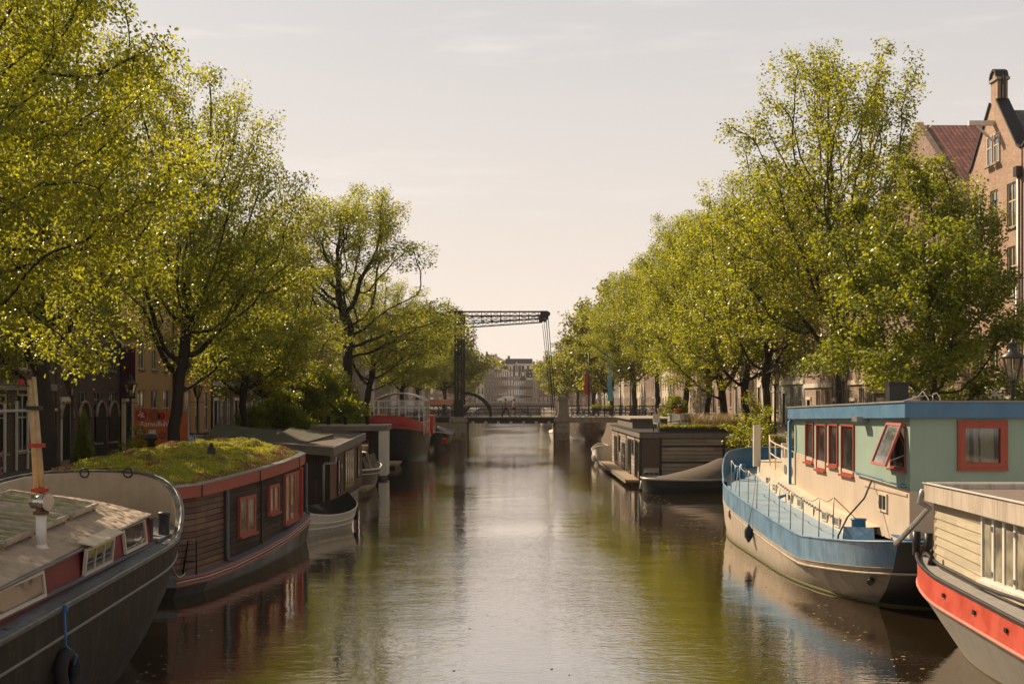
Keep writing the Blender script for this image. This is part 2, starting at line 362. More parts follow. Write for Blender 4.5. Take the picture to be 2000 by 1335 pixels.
# ================================================================ TREES
m_bark = MAT('elm bark', (.030,.023,.017), .95, .4, 7, .3, (.02,.016,.012), .02, 14)
m_leafA = LEAF('near elm leaf', (.078,.104,.012), (.54,.53,.025), .54, .34)
m_leafB = LEAF('elm leaf', (.086,.106,.013), (.53,.53,.028), .50, .32)
m_leafC = LEAF('dark linden leaf', (.060,.090,.010), (.48,.50,.018), .42, .36)
m_leafD = LEAF('far leaf', (.090,.108,.022), (.48,.47,.045), .48, .2)
def crown_pts(env, n, seed, clumps=60, spread=.9):
    # env: list of (cx, cy, cz, rx, ry, rz) ellipsoids; attractor points gathered in clumps
    g = np.random.default_rng(seed); vol = np.array([e[3]*e[4]*e[5] for e in env]); vol = vol/vol.sum(); C_ = []
    while len(C_) < clumps:
        e = env[g.choice(len(env), p=vol)]; d = g.normal(size=3); d /= np.linalg.norm(d); r = g.random()**(1/2.2)
        C_.append(np.array(e[:3]) + d*r*np.array(e[3:]))
    C_ = np.array(C_); idx = g.integers(0, clumps, n); sp = (spread*g.uniform(.6, 1.4, clumps))[idx][:, None]
    return C_[idx] + g.normal(size=(n, 3))*sp*np.array([1, 1, .75])
def grow(trunk, A, step=.4, dk=.75, iters=120, up=.12, seed=0, lim=5200):
    g = np.random.default_rng(seed); nodes = [np.array(p, float) for p in trunk]; par = [i-1 for i in range(len(trunk))]
    A = A.copy(); alive = np.ones(len(A), bool)
    T = np.array(nodes); D = np.linalg.norm(A[:, None]-T[None], axis=2); near = D.argmin(1); nd = D.min(1)
    for it in range(iters):
        if not alive.any() or len(nodes) > lim: break
        acc = {}; ia = np.nonzero(alive)[0]; T = np.array(nodes)
        dirs = A[ia]-T[near[ia]]; dirs /= np.linalg.norm(dirs, axis=1)[:, None]+1e-9
        S = np.zeros((len(nodes), 3)); np.add.at(S, near[ia], dirs); cand = np.unique(near[ia]); new = []
        for c in cand:
            d = S[c]; l = np.linalg.norm(d)
            if l < 1e-6: continue
            d = d/l + np.array([0, 0, up]) + g.normal(size=3)*.13; d /= np.linalg.norm(d); p = T[c]+d*step
            new.append(p); par.append(int(c))
        base = len(nodes); nodes += new; NT = np.array(new)
        D = np.linalg.norm(A[ia][:, None]-NT[None], axis=2); m = D.min(1); am = D.argmin(1)
        b = m < nd[ia]; near[ia[b]] = am[b]+base; nd[ia[b]] = m[b]
        alive[ia[nd[ia] < dk]] = False
    return np.array(nodes), par
def tree_mesh(trunk, env, seed, n_att=1500, clumps=60, spread=.9, step=.42, dk=.75, r0=.33, leaf=.12, per=12, lsp=.33, thr=.035, rtip=.011, detail=6, leafform=0, twig=.0, droop=.35, p=2.35, up=.12, lim=6500):
    g = np.random.default_rng(seed+99)
    A = crown_pts(env, n_att, seed, clumps, spread); P, par = grow(trunk, A, step, dk, seed=seed, up=up, lim=lim)
    n = len(P); rp = np.zeros(n); hasc = np.zeros(n, bool)
    for i in range(n-1, 0, -1):
        if rp[i] == 0: rp[i] = 1.
        rp[par[i]] += rp[i]*1.0; hasc[par[i]] = True
    rp[0] = max(rp[0], 1); rad = rtip*rp**(1/p); rad = rtip + (rad-rtip)*(r0-rtip)/(rad[0]-rtip)
    for i in range(len(trunk)): rad[i] = r0*(1.28 if i == 0 else 1.0)*(1 - .22*i/len(trunk))
    # limbs
    V = []; Fc = []; 
    for i in range(1, n):
        j = par[i]
        if rad[i] < twig: continue
        a, b = P[j], P[i]; d = b-a; L = np.linalg.norm(d); d = d/L
        u = np.cross(d, [0,0,1.]); 
        if np.linalg.norm(u) < 1e-3: u = np.array([1., 0, 0])
        u /= np.linalg.norm(u); w_ = np.cross(d, u); k = detail if rad[j] > .05 else (4 if rad[j] > .02 else 3)
        if rad[j] > .15: k = 10
        ra, rb = (rad[j] if j < len(trunk) or rad[j] < rad[i]*1.6 else rad[i]*1.25), rad[i]; o = len(V)
        for (c, r_) in ((a - d*ra*.25, ra), (b + d*rb*.25, rb)):
            for q in range(k):
                t = 2*math.pi*q/k; V.append(c + (u*math.cos(t)+w_*math.sin(t))*r_)
        for q in range(k): q2 = (q+1) % k; Fc.append((o+q, o+q2, o+k+q2, o+k+q))
    me = bpy.data.meshes.new('trunk'); me.from_pydata([tuple(x) for x in V], [], Fc); me.polygons.foreach_set('use_smooth', [True]*len(Fc)); me.materials.append(m_bark)
    # leaves
    tip = np.nonzero((rad < thr) & (np.arange(n) >= len(trunk)))[0]
    cnt = per*np.ones(len(tip), int); base = np.repeat(P[tip], cnt, axis=0); N_ = len(base)
    dirp = np.repeat(P[tip]-P[np.array(par)[tip]], cnt, axis=0)
    c = base - dirp*g.random((N_, 1)) + np.clip(g.normal(size=(N_, 3)), -1.25, 1.25)*lsp*np.array([1, 1, .8]); c[:, 2] -= np.abs(g.normal(size=N_))*lsp*.3
    az = g.uniform(0, 2*math.pi, N_); pit = g.normal(-droop, .5, N_)
    t = np.stack([np.cos(az)*np.cos(pit), np.sin(az)*np.cos(pit), np.sin(pit)], 1)
    s = np.cross(t, [0, 0, 1.]); s /= np.linalg.norm(s, axis=1)[:, None]+1e-9; nn = np.cross(s, t)
    ro = g.normal(0, .7, N_)[:, None]; s2 = s*np.cos(ro)+nn*np.sin(ro); nn = np.cross(s2, t); s = s2
    L = (leaf*g.uniform(.65, 1.25, N_))[:, None]
    if leafform == 1:
        W = L*.30; f = L*.10
        pts = [c, c+t*L*.35+s*W+nn*f, c+t*L*.75+s*W*.75+nn*f*.8, c+t*L-nn*f, c+t*L*.75-s*W*.75+nn*f*.8, c+t*L*.35-s*W+nn*f, c+t*L*.5]
        k = 7; fl = [(0,1,2,3,6), (0,6,3,4,5)]
        vs = np.stack(pts, 1).reshape(-1, 3); o = np.arange(N_)*k
        idx = np.concatenate([np.stack([o+q for q in f_], 1) for f_ in fl], 1).reshape(-1); nf = N_*2; fs = 5
    else:
        W = L*.36; f = L*.10
        pts = [c, c+t*L*.5+s*W+nn*f, c+t*L, c+t*L*.5-s*W-nn*f*.4]; vs = np.stack(pts, 1).reshape(-1, 3); idx = np.arange(N_*4); nf = N_; fs = 4
    ml = bpy.data.meshes.new('crown'); ml.vertices.add(len(vs)); ml.vertices.foreach_set('co', vs.reshape(-1))
    ml.loops.add(nf*fs); ml.loops.foreach_set('vertex_index', idx.astype(np.int32)); ml.polygons.add(nf)
    ml.polygons.foreach_set('loop_start', np.arange(nf, dtype=np.int32)*fs); ml.polygons.foreach_set('loop_total', np.full(nf, fs, np.int32))
    ml.update(calc_edges=True)
    tone = np.clip(np.repeat(g.normal(.5, .22, len(tip)), cnt) + g.normal(0, .10, N_), 0, 1); at_ = ml.attributes.new('tone', 'FLOAT', 'FACE'); at_.data.foreach_set('value', np.repeat(tone, nf//N_))
    return me, ml, N_
TREE = {}
def proto(key, leafm, **kw):
    me, ml, n = tree_mesh(**kw); ml.materials.append(leafm); TREE[key] = (me, ml); print('tree', key, n, len(me.polygons))
def tree(key, name, label, loc, rz=0, s=(1,1,1), group='elms along the canal', cat='tree', tilt=(0,0)):
    r = thing(name, label, cat, loc, rz, group); r.scale = s; r.rotation_euler = (tilt[0], tilt[1], rz)
    for nm, me in (('trunk', TREE[key][0]), ('crown', TREE[key][1])):
        o = bpy.data.objects.new(nm, me); sc.collection.objects.link(o); o.parent = r
    return r
def tr(h, lean=(0,0), k=9, wob=.05, seed=1):
    g = random.Random(seed); return [(lean[0]*(i/k)**1.5 + g.uniform(-wob, wob)*(i > 0), lean[1]*(i/k)**1.5 + g.uniform(-wob, wob)*(i > 0), h*i/k) for i in range(k+1)]
# near elm whose crown hangs in from the left
proto('near', m_leafA, trunk=tr(4.6, (.8, .2)), env=[(1.0,0,10.2,8.0,6.0,6.2), (4.6,1.0,7.2,4.4,4.2,2.8), (2.5,-1,6.4,5.,4.,2.2)], seed=3, n_att=5200, clumps=190, spread=.75, step=.34, dk=.5, lim=9000,
      r0=.30, leaf=.092, per=66, lsp=.28, thr=.030, leafform=1, droop=.55)
# open vase elm, sparse, steep limbs
proto('vase', m_leafB, trunk=tr(4.6, (.2, 0)), env=[(0,0,12.4,3.9,3.9,5.6), (-1.2,0,9.2,3.7,3.4,3.8), (.6,0,15.8,2.7,2.7,2.9)], seed=11, n_att=3600, clumps=150, spread=.55, step=.38, dk=.5, up=.3,
      r0=.24, leaf=.125, per=44, lsp=.25, thr=.026, twig=.012, droop=.3)
proto('dense', m_leafC, trunk=tr(3.6), env=[(0,0,7.6,2.9,2.9,3.3), (0,0,10.2,1.7,1.7,1.9), (.3,0,5.0,3.1,3.1,1.7)], seed=21, n_att=2200, clumps=110, spread=.42, step=.30, dk=.42, up=.2,
      r0=.16, leaf=.115, per=74, lsp=.22, thr=.028, twig=.010, droop=.4)
proto('broad', m_leafB, trunk=tr(5.0, (.5, .2)), env=[(0.4,0,11.8,5.3,5.0,5.2), (2.0,0,8.0,4.6,4.6,2.9), (0,0,15.2,3.4,3.4,2.6)], seed=31, n_att=3200, clumps=130, spread=.75, step=.44, dk=.62,
      r0=.32, leaf=.135, per=58, lsp=.33, thr=.032, twig=.014, droop=.35)
proto('round', m_leafB, trunk=tr(4.4, (-.2, .3)), env=[(0,0,11.4,4.8,4.8,5.6), (.8,0,15.,3.2,3.2,2.4), (-.5,0,7.6,4.2,4.4,2.6)], seed=41, n_att=3000, clumps=120, spread=.7, step=.44, dk=.62, up=.2,
      r0=.28, leaf=.15, per=60, lsp=.33, thr=.032, twig=.014, droop=.3)
# the tall open elm left of the drawbridge, forked stems
proto('open', m_leafB, trunk=tr(7.6, (.3, 0)), env=[(-.2,0,14.8,4.6,4.3,4.2), (3.2,0,8.8,4.0,3.8,2.0), (.2,0,17.2,3.2,3.2,2.0), (-3.4,0,11.,2.6,2.6,3.)], seed=51, n_att=3400, clumps=150, spread=.6, step=.42, dk=.55, up=.2,
      r0=.38, leaf=.15, per=44, lsp=.32, thr=.032, twig=.012, droop=.3)
proto('far', m_leafD, trunk=tr(4.0), env=[(0,0,9.5,4.8,4.8,5.6), (1,0,6.4,4.8,4.8,2.6)], seed=61, n_att=1500, clumps=60, spread=.8, step=.6, dk=.9,
      r0=.26, leaf=.34, per=42, lsp=.5, thr=.045, twig=.02, droop=.2)
proto('bush', m_leafC, trunk=tr(.4, k=3), env=[(0,0,1.5,1.3,1.3,1.2), (.5,.2,2.4,.8,.8,.9)], seed=71, n_att=700, clumps=34, spread=.24, step=.2, dk=.3,
      r0=.06, leaf=.11, per=60, lsp=.17, thr=.024, rtip=.006, twig=.004)
proto('shrub', m_leafB, trunk=tr(.5, k=3), env=[(0,0,1.6,.9,.9,1.3), (.2,0,2.6,.5,.5,.8)], seed=81, n_att=380, clumps=24, spread=.2, step=.18, dk=.28,
      r0=.04, leaf=.10, per=26, lsp=.15, thr=.022, rtip=.005, twig=.003)
GL, GR = 'elms along the left quay', 'elms along the right quay'
T = tree
T('near', 'elm_tree', 'nearest elm, big lit leaves filling the top left corner', (-14.9, 20.5, QZ(0)), 0, (.93,.93,.90), GL)
T('broad', 'elm_tree', 'elm whose thick dark trunk stands behind the bamboo mast', (-13.9, 37, 1.3), 2.2, (.88,.88,.93), GL)
T('broad', 'elm_tree', 'elm with a forked trunk standing in front of the orange banner', (-14.0, 50.5, 1.3), .25, (.84,.84,.95), GL)
T('round', 'elm_tree', 'elm with a slim trunk in front of the white doorway houses', (-14.2, 66, 1.3), 1.3, (.80,.80,.74), GL)
T('round', 'elm_tree', 'low bushy elm between the white doorway houses and the tall open elm', (-15.2, 78, 1.3), 3.4, (.8,.8,.60), GL)
T('open', 'elm_tree', 'tall open elm left of the drawbridge, dark stems showing', (-12.7, 93, 1.9), .1, (1.22,1.22,.98), GL)
T('broad', 'elm_tree', 'elm behind the glass topped barge, limb reaching toward the drawbridge tower', (-13.2, 110, 2.5), .0, (1.05,1.05,.74), GL)
T('round', 'elm_tree', 'low elm just behind the drawbridge tower', (-12.0, 136, 2.3), 1.9, (.95,.95,.68), GL)
T('round', 'elm_tree', 'elm second behind the drawbridge on the left quay', (-13.0, 165, 1.5), 4.2, (1,1,.88), GL)
T('far', 'elm_tree', 'hazy elm visible right of the drawbridge tower', (-11.2, 205, 1.5), 0, (1.15,1.15,1.22), GL)
T('far', 'elm_tree', 'farthest hazy elm left of the distant gabled houses', (-11.6, 262, 1.5), 2, (1.1,1.1,1.15), GL)
T('far', 'elm_tree', 'distant elm half hidden behind the curved bridge brace', (-13.2, 320, 1.5), 4, (1.1,1.1,1.0), GL)
T('dense', 'linden_tree', 'dark dense young linden in front of the gabled warehouse', (13.8, 40.5, 1.15), .6, (1.08,1.08,1.0), GR)
T('vase', 'elm_tree', 'tallest elm on the right, airy with steep limbs', (13.6, 51.6, 1.3), 0, (1.04,1.04,1.0), GR)
T('vase', 'elm_tree', 'airy elm left of the tallest elm on the right quay', (13.4, 64, 1.3), 2.4, (1.0,1.0,.84), GR)
T('round', 'elm_tree', 'elm with its trunk behind the blue boat foredeck', (13.6, 70.5, 1.3), 1.0, (.82,.82,.84), GR)
T('broad', 'elm_tree', 'elm whose trunk stands behind the flowering shrub by the grey houseboat', (13.5, 77, 1.3), 2.9, (.85,.85,.86), GR)
T('round', 'elm_tree', 'elm with an arching left limb over the grey houseboat', (13.6, 86.4, 1.4), 4.4, (.9,.9,.94), GR)
T('broad', 'elm_tree', 'elm with its trunk left of the round green bush', (13.7, 98, 2.0), 5.3, (.85,.85,.93), GR)
T('round', 'elm_tree', 'elm beside the pair of lamps right of the drawbridge', (13.4, 113, 2.7), 2.2, (.92,.92,.90), GR)
T('broad', 'elm_tree', 'elm first behind the drawbridge on the right quay', (13.2, 132, 2.4), 4.0, (.92,.92,.90), GR)
T('far', 'elm_tree', 'elm behind the tall flagpole', (12.8, 158, 1.5), 1, (1.15,1.15,1.18), GR)
T('far', 'elm_tree', 'hazy elm second behind the flagpole', (12.6, 190, 1.5), 3, (1.1,1.1,1.06), GR)
T('far', 'elm_tree', 'hazy elm third behind the flagpole', (12.2, 228, 1.5), 5, (1.1,1.1,1.06), GR)
T('far', 'elm_tree', 'hazy elm above the white van on the far bridge', (12.2, 275, 1.5), 2, (1.15,1.15,1.04), GR)
T('far', 'elm_tree', 'farthest hazy elm right of the distant gabled houses', (12.8, 335, 1.5), 0, (1.2,1.2,1.1), GR)
GB = 'bushes on the left quay'
for px, Y, s, l in ((520, 72, 1.0, 'leafy bush right of the ornate lamp on the left quay'), (560, 70, 1.15, 'leafy bush with orange cloth tied beside it'), (600, 78, 1.5, 'tall dark bush beneath the low elm'),
                    (632, 80, 1.7, 'tallest dark bush left of the no entry sign'), (655, 84, 1.5, 'dark bush touching the trunk of the tall open elm'), (487, 68, .9, 'climbing bush at the slim elm trunk')):
    p = at(px, 800, Y); T('bush', 'bush', l, (p.x, Y, 1.3), px*.7, (s,)*3, GB, 'bush')
T('bush', 'conifer_shrub', 'yellow green conifer shrub beside the near left lamp', (at(160,0,47).x, 47, 1.25), 0, (.27,.27,.85), None, 'shrub')
T('shrub', 'rose_shrub', 'small pink flowering shrub below the orange banner', (at(267,0,48).x, 48, 1.4), 0, (.8,.8,.66), None, 'shrub')
GS = 'shrubs beside the grey houseboat'
for px, Y, s, l in ((1470, 62.5, 1.15, 'lanky yellow green shrub above the bow of the blue boat'), (1448, 64.5, .7, 'shrub between the grey houseboat roof and the lanky shrub'), (1492, 60, .95, 'shrub right of the lanky shrub, by the street lamp')):
    p = at(px, 800, Y); T('shrub', 'flowering_shrub', l, (p.x, Y, 1.0), px*.7, (s*1.1, s*1.1, s), GS, 'shrub')
T('bush', 'bush', 'round bright bush left of a dark trunk on the right quay', (at(1312,0,96).x, 96, 1.9), 0, (.9,.9,.9), None, 'bush')
T('bush', 'bush', 'dark bush behind the roof of the blue houseboat', (at(1600,0,56).x, 56, 1.3), 1.5, (.8,.8,.85), None, 'bush')
# ================================================================ HOUSES
B_brown = BRICK('brown brick', (.26,.15,.105)); B_dark = BRICK('dark brick', (.125,.078,.056), (.12,.10,.085)); B_red = BRICK('red brick', (.22,.065,.05))
B_warm = BRICK('warm brick', (.42,.25,.165), (.45,.38,.30), .22); B_grey = BRICK('grey brick', (.20,.165,.14)); B_pink = BRICK('pale brick', (.40,.27,.20))
P_ochre = MAT('ochre render', (.66,.40,.18), .85, .12, .8, .3, (.22,.14,.08)); P_orange = MAT('orange render', (.58,.31,.13), .85, .12, .8, .3, (.2,.12,.07))
P_cream = MAT('cream render', (.60,.52,.38), .85, .1, .8, .3, (.3,.25,.18)); P_grey = MAT('grey render', (.30,.29,.27), .85, .1, .8, .3, (.15,.14,.12)); P_white = MAT('white render', (.64,.60,.52), .85, .08, .8, .3, (.33,.3,.25))
R_slate = TILES('slate roof', (.045,.047,.055)); R_red = TILES('red tiles', (.22,.075,.045)); R_green = TILES('dark green tiles', (.035,.05,.045), 'Y'); R_redy = TILES('old red tiles', (.20,.07,.045), 'Y')
m_door = MAT('dark green door', (.015,.03,.025), .4, .1)
def facade(mb, w_, z0, z1, holes, rev=.14):
    xs = sorted({0, w_, *[h[0] for h in holes], *[h[0]+h[2] for h in holes]}); zs = sorted({z0, z1, *[h[1] for h in holes], *[h[1]+h[3] for h in holes]})
    for a, b in zip(xs, xs[1:]):
        for c, d in zip(zs, zs[1:]):
            mx, mz = (a+b)/2, (c+d)/2
            if any(h[0] < mx < h[0]+h[2] and h[1] < mz < h[1]+h[3] for h in holes): continue
            mb.add([(a,0,c), (b,0,c), (b,0,d), (a,0,d)], [(0,1,2,3)])
    for x, z, ww, hh in holes:
        mb.add([(x,0,z), (x+ww,0,z), (x+ww,rev,z), (x,rev,z)], [(0,1,2,3)]); mb.add([(x,0,z+hh), (x+ww,0,z+hh), (x+ww,rev,z+hh), (x,rev,z+hh)], [(0,1,2,3)])
        mb.add([(x,0,z), (x,rev,z), (x,rev,z+hh), (x,0,z+hh)], [(0,1,2,3)]); mb.add([(x+ww,0,z), (x+ww,rev,z), (x+ww,rev,z+hh), (x+ww,0,z+hh)], [(0,1,2,3)])
WCACHE = {}
def hwin(parent, x, z, ww, hh, fm, ny=2, nx=1, sillm=None, gm=None):
    key = (round(ww, 2), round(hh, 2), fm.name, ny, nx, (gm or m_glass).name)
    if key not in WCACHE:
        b = MB(); ft = .07
        b.box(0, ft, .06, .13, 0, hh); b.box(ww-ft, ww, .06, .13, 0, hh); b.box(ft, ww-ft, .062, .13, 0, ft); b.box(ft, ww-ft, .062, .13, hh-ft, hh)
        for i in range(1, ny): zz = hh*(i/ny) if ny != 2 else hh*.6; b.box(ft, ww-ft, .066, .12, zz-.03, zz+.03)
        for i in range(1, nx): xx = ww*i/nx; b.box(xx-.025, xx+.025, .064, .12, ft, hh-ft)
        f = b.build('window', fm, None); p = MB().box(ft, ww-ft, .095, .10, ft, hh-ft).build('pane', gm or m_glass, None)
        s = MB().box(-.06, ww+.06, -.09, .05, -.09, 0).build('sill', sillm or m_stone, None)
        WCACHE[key] = (f.data, p.data, s.data); [bpy.data.objects.remove(o) for o in (f, p, s)]
    f_, p_, s_ = WCACHE[key]
    f = bpy.data.objects.new('window', f_); sc.collection.objects.link(f); f.parent = parent; f.location = (x, 0, z)
    for nm, d in (('pane', p_), ('sill', s_)):
        o = bpy.data.objects.new(nm, d); sc.collection.objects.link(o); o.parent = f
    return f
def house(label, loc, rz, w_, depth, floors, bays, wm, rm, top='flat', tm=None, fm=None, ground=None, ww=.95, door=True, gh=4.0, group='canal houses', name='canal_house', doorx=0, pipe=False, hoist=False, gm=None, z0=0., gmat=None):
    tm = tm or m_white; fm = fm or m_white; r = thing(name, label, 'house', loc, rz, group)
    H = sum(floors); holes = []; z = 0; wins = []; dr = None
    for fi, fh in enumerate(floors):
        for b in range(bays):
            cx = w_*(b+.5)/bays
            if fi == 0 and door and b == doorx: dr = (cx-.55, .25, 1.1, min(2.9, fh-.7)); holes.append(dr); continue
            wh = fh*(.62 if fi else .66); ww_ = min(ww*(1.25 if fi == 0 else 1), w_/bays-.22); q = (cx-ww_/2, z+fh*(.2 if fi else .22), ww_, wh); holes.append(q); wins.append(q)
        z += fh
    mb = MB(); facade(mb, w_, z0, H, holes)
    mb.add([(0,0,z0), (0,0,H), (0,depth,H), (0,depth,z0)], [(0,1,2,3)]); mb.add([(w_,0,z0), (w_,0,H), (w_,depth,H), (w_,depth,z0)], [(0,1,2,3)]); mb.add([(0,depth,z0), (0,depth,H), (w_,depth,H), (w_,depth,z0)], [(0,1,2,3)])
    rf = MB()
    if top == 'flat':
        rf.slab([(0,.3,H+.05), (w_,.3,H+.05), (w_,depth,H+.05), (0,depth,H+.05)], .3)
        rf.add([(0,.5,H+.05), (w_,.5,H+.05), (w_,2.2,H+2.2), (0,2.2,H+2.2), (w_,depth,H+2.2), (0,depth,H+2.2)], [(0,1,2,3), (3,2,4,5)])
        rf.add([(0,.5,H), (0,2.2,H+2.2), (0,depth,H+2.2), (0,depth,H)], [(0,1,2,3)]); rf.add([(w_,.5,H), (w_,2.2,H+2.2), (w_,depth,H+2.2), (w_,depth,H)], [(0,1,2,3)])
    else:
        prof = {'pitch': [(0,0), (.5*w_, gh), (w_,0)], 'spout': [(0,0), (0,.3), (.5*w_-.45, gh-.9), (.5*w_-.45, gh), (.5*w_+.45, gh), (.5*w_+.45, gh-.9), (w_,.3), (w_,0)],
                'bell': [(0,0), (0,.5), (.10*w_,.7), (.2*w_,.45*gh), (.27*w_,.62*gh), (.30*w_,.85*gh), (.38*w_,.9*gh), (.5*w_, gh), (.62*w_,.9*gh), (.70*w_,.85*gh), (.73*w_,.62*gh), (.8*w_,.45*gh), (.9*w_,.7), (w_,.5), (w_,0)],
                'neck': [(0,0), (0,.4), (.12*w_,.5), (.26*w_,.25*gh), (.28*w_,.8*gh), (.5*w_, gh), (.72*w_,.8*gh), (.74*w_,.25*gh), (.88*w_,.5), (w_,.4), (w_,0)]}[top]
        n = len(prof); ax = w_*.5; holes_g = []
        mb.add([(x, 0, H+z_) for x, z_ in prof], [tuple(range(n))]); mb.add([(x, .35, H+z_) for x, z_ in prof], [tuple(range(n))])
        mb.add([(x, y, H+z_) for x, z_ in prof for y in (0, .35)], [(2*i, 2*i+1, 2*i+3, 2*i+2) for i in range(n-1)])
        tb = MB()
        for (a, b), (c, d) in zip(prof[1:-1], prof[2:-1]): tb.bar((a, -.03, H+b+.04), (c, -.03, H+d+.04), .16, .30)
        tb.build('gable_trim', tm, r, True)
        rh = gh*(.86 if top != 'pitch' else .97); rf.slab([(0,.35,H), (ax,.35,H+rh), (ax,depth,H+rh), (0,depth,H)], .15); rf.slab([(ax,.35,H+rh), (w_,.35,H), (w_,depth,H), (ax,depth,H+rh)], .15)
        rf.add([(0,depth,H), (w_,depth,H), (ax,depth,H+rh)], [(0,1,2)])
        if gh > 2.6:
            g1 = hwin(r, ax-.42, H+gh*.22, .84, 1.25, fm, 2, 1, gm=gm); g1.location.y = -.135
    w = mb.build('wall', wm, r, True); rf.build('roof', rm, r, True)
    if top == 'flat': MB().box(-.02, w_+.02, -.38, .12, H-.05, H+.26).box(0, w_, -.2, .1, H-.45, H-.05).build('cornice', tm, r, True)
    for q in wins: hwin(r, q[0], q[1], q[2], q[3], fm, 2, 2 if q[2] > 1.15 else 1, gm=gm)
    if dr:
        x, z_, a, b = dr; d = MB().box(x, x+a, .08, .14, z_, z_+b); 
        d.box(x+.12, x+a-.12, .06, .081, z_+.3, z_+1.1).box(x+.12, x+a-.12, .06, .081, z_+1.3, z_+b-.75).build('door', m_door, r, True)
        MB().box(x-.14, x, -.06, .1, z_-.2, z_+b+.02).box(x+a, x+a+.14, -.06, .1, z_-.2, z_+b+.02).box(x-.2, x+a+.2, -.10, .1, z_+b+.02, z_+b+.25).build('door_frame', tm, r, True)
        MB().box(x-.2, x+a+.2, -.7, -.003, 0, .22).build('doorstep', m_stone, r, True)
    if gmat: MB().box(.0, w_, -.12, -.003, floors[0]-.30, floors[0]+.02).build('shop_cornice', gmat, r, True)
    if pipe: MB().tube([(w_-.15, -.12, .1), (w_-.15, -.12, H)], .06, 6).build('downpipe', m_dark, r, True)
    if hoist: MB().box(ax-.09, ax+.09, -1.5, .1, H+gh*.62, H+gh*.62+.22).build('hoist_beam', m_white, r, True)
    cb = MB().box(w_*.08, w_*.08+.7, depth*.45, depth*.45+.9, H+.4, H+ (3.4 if top == 'flat' else gh*.75+1.0)); cb.build('chimney', B_brown, r, True)
    return r
XL, XR = -22.5, 23.5
HL = 'canal houses on the left quay'; HR = 'canal houses on the right quay'
def hl(label, y0, y1, floors, bays, wm, rm, **k): return house(label, (XL, y0, 1.28), R(90), y1-y0, 11, floors, bays, wm, rm, group=HL, **k)
def hr(label, y0, y1, floors, bays, wm, rm, **k): return house(label, (XR, y1, QZ(y0)-.05), R(-90), y1-y0, 12, floors, bays, wm, rm, group=HR, z0=-1.5, **k)
hl('dark brick house beside the shopfront at the left edge', 38, 47.5, [3.8,3.4,3.1,2.8], 4, B_dark, R_slate, top='flat')
shop = hl('dark shopfront house with pink graffiti at the left edge', 47.7, 60.5, [4.0,3.4,3.1,2.8], 5, B_dark, R_slate, ww=1.2, top='flat', gmat=P_grey)
hl('dark brick warehouse with round arched doors', 60.7, 70.4, [4.2,3.4,3.1,2.8], 4, B_dark, R_slate, top='spout', gh=4.5, pipe=True, fm=P_grey)
hl('ochre house behind the orange banner', 70.6, 81.4, [4.4,3.6,3.2,3.0], 4, P_ochre, R_red, ww=1.25, pipe=True)
hl('orange rendered house left of the white doorway house', 81.6, 91.8, [4.4,3.6,3.2,2.8], 4, P_orange, R_slate, ww=1.1, pipe=True)
hl('grey house with a tall dark door in a white ground floor', 92, 98.8, [4.6,3.6,3.2,2.8], 3, B_dark, R_slate, top='bell', gh=3.6, gmat=P_white)
hl('narrow dark house with long white windows beside the white doorway house', 99, 105.6, [4.6,3.6,3.2,2.8], 3, B_brown, R_slate, gmat=P_white)
hl('pale house behind the dark bushes', 105.8, 113, [4.2,3.4,3.1,2.7], 3, P_white, R_red, top='neck', gh=3.4)
hl('brown brick house hidden by the low elm', 113.2, 122, [4.2,3.4,3.1,2.7], 3, B_brown, R_slate)
hl('grey house near the left end of the drawbridge', 122.2, 131, [4.2,3.4,3.1,2.7], 3, B_grey, R_slate, top='spout', gh=3.6)
hl('red brick building behind the no entry sign', 131.2, 152, [4.2,3.6,3.4,3.0], 7, B_red, R_slate, ww=1.5, pipe=True)
hl('brown house beyond the red brick building', 152.2, 162, [4.0,3.4,3.1,2.7], 4, B_brown, R_slate)
for i, y in enumerate(range(163, 330, 13)):
    hl('far house on the left quay screened by hazy elms', y, y+12.6, [3.9,3.3,3.0,2.7], 4, [B_brown, B_grey, P_cream][i % 3], [R_slate, R_red][i % 2], top=['flat','spout','bell'][i % 3], gh=3.2)
# details of the near left shops
gm_pink = MAT('pink graffiti paint', (.75,.28,.40), .6, .05)
for s, px, py, sz in (('O', -14, 795, .8), ('M', -2, 888, .75), ('IE', -8, 922, .8)):
    text_mesh('graffiti', s, sz, (XL+.03, 53.72, 4.6-(py-778+14)*54/2400), (0,1,0), (0,0,1), gm_pink, shop, .004)
for k in range(6):
    MB().box(XL+.06, XL+.14, 52.9+k*1.3, 53.02+k*1.3, 1.35, 4.5).build('shop_post', m_white, shop)
MB().box(XL+.06, XL+.16, 52.8, 60.4, 4.0, 4.12).build('shop_rail', m_white, shop)
arch = [o for o in bpy.data.objects if o.get('label', '').startswith('dark brick warehouse')][0]
for y in (61.6, 64.2, 66.8, 68.9):
    a = MB(); wdt = .75; pts = [(wdt*math.cos(t), wdt*math.sin(t)) for t in [math.pi*i/10 for i in range(11)]]
    a.add([(XL+.05, y+.4+p, 3.6+q) for p, q in pts] + [(XL+.05, y+.4-wdt, 1.35), (XL+.05, y+.4+wdt, 1.35)], [tuple(range(11))+(11, 12)]); a.build('arched_door', m_black, arch)
    s = MB(); s.tube([(XL+.06, y+.4+p*1.12, 3.6+q*1.12) for p, q in pts], .09, 6).build('arch_surround', B_pink, arch)
ban = thing('hanging_banner', 'tall purple shop banner on the dark brick warehouse', 'banner', (XL+.8, 69.3, 5.0)); m_purple = MAT('purple cloth', (.075,.02,.04), .8, .1)
MB().box(XL+.45, XL+1.25, 69.28, 69.33, 4.6, 7.4).build('cloth', m_purple, ban); MB().tube([(XL, 69.3, 7.45), (XL+1.35, 69.3, 7.45)], .03, 6).build('bracket', m_dark, ban)
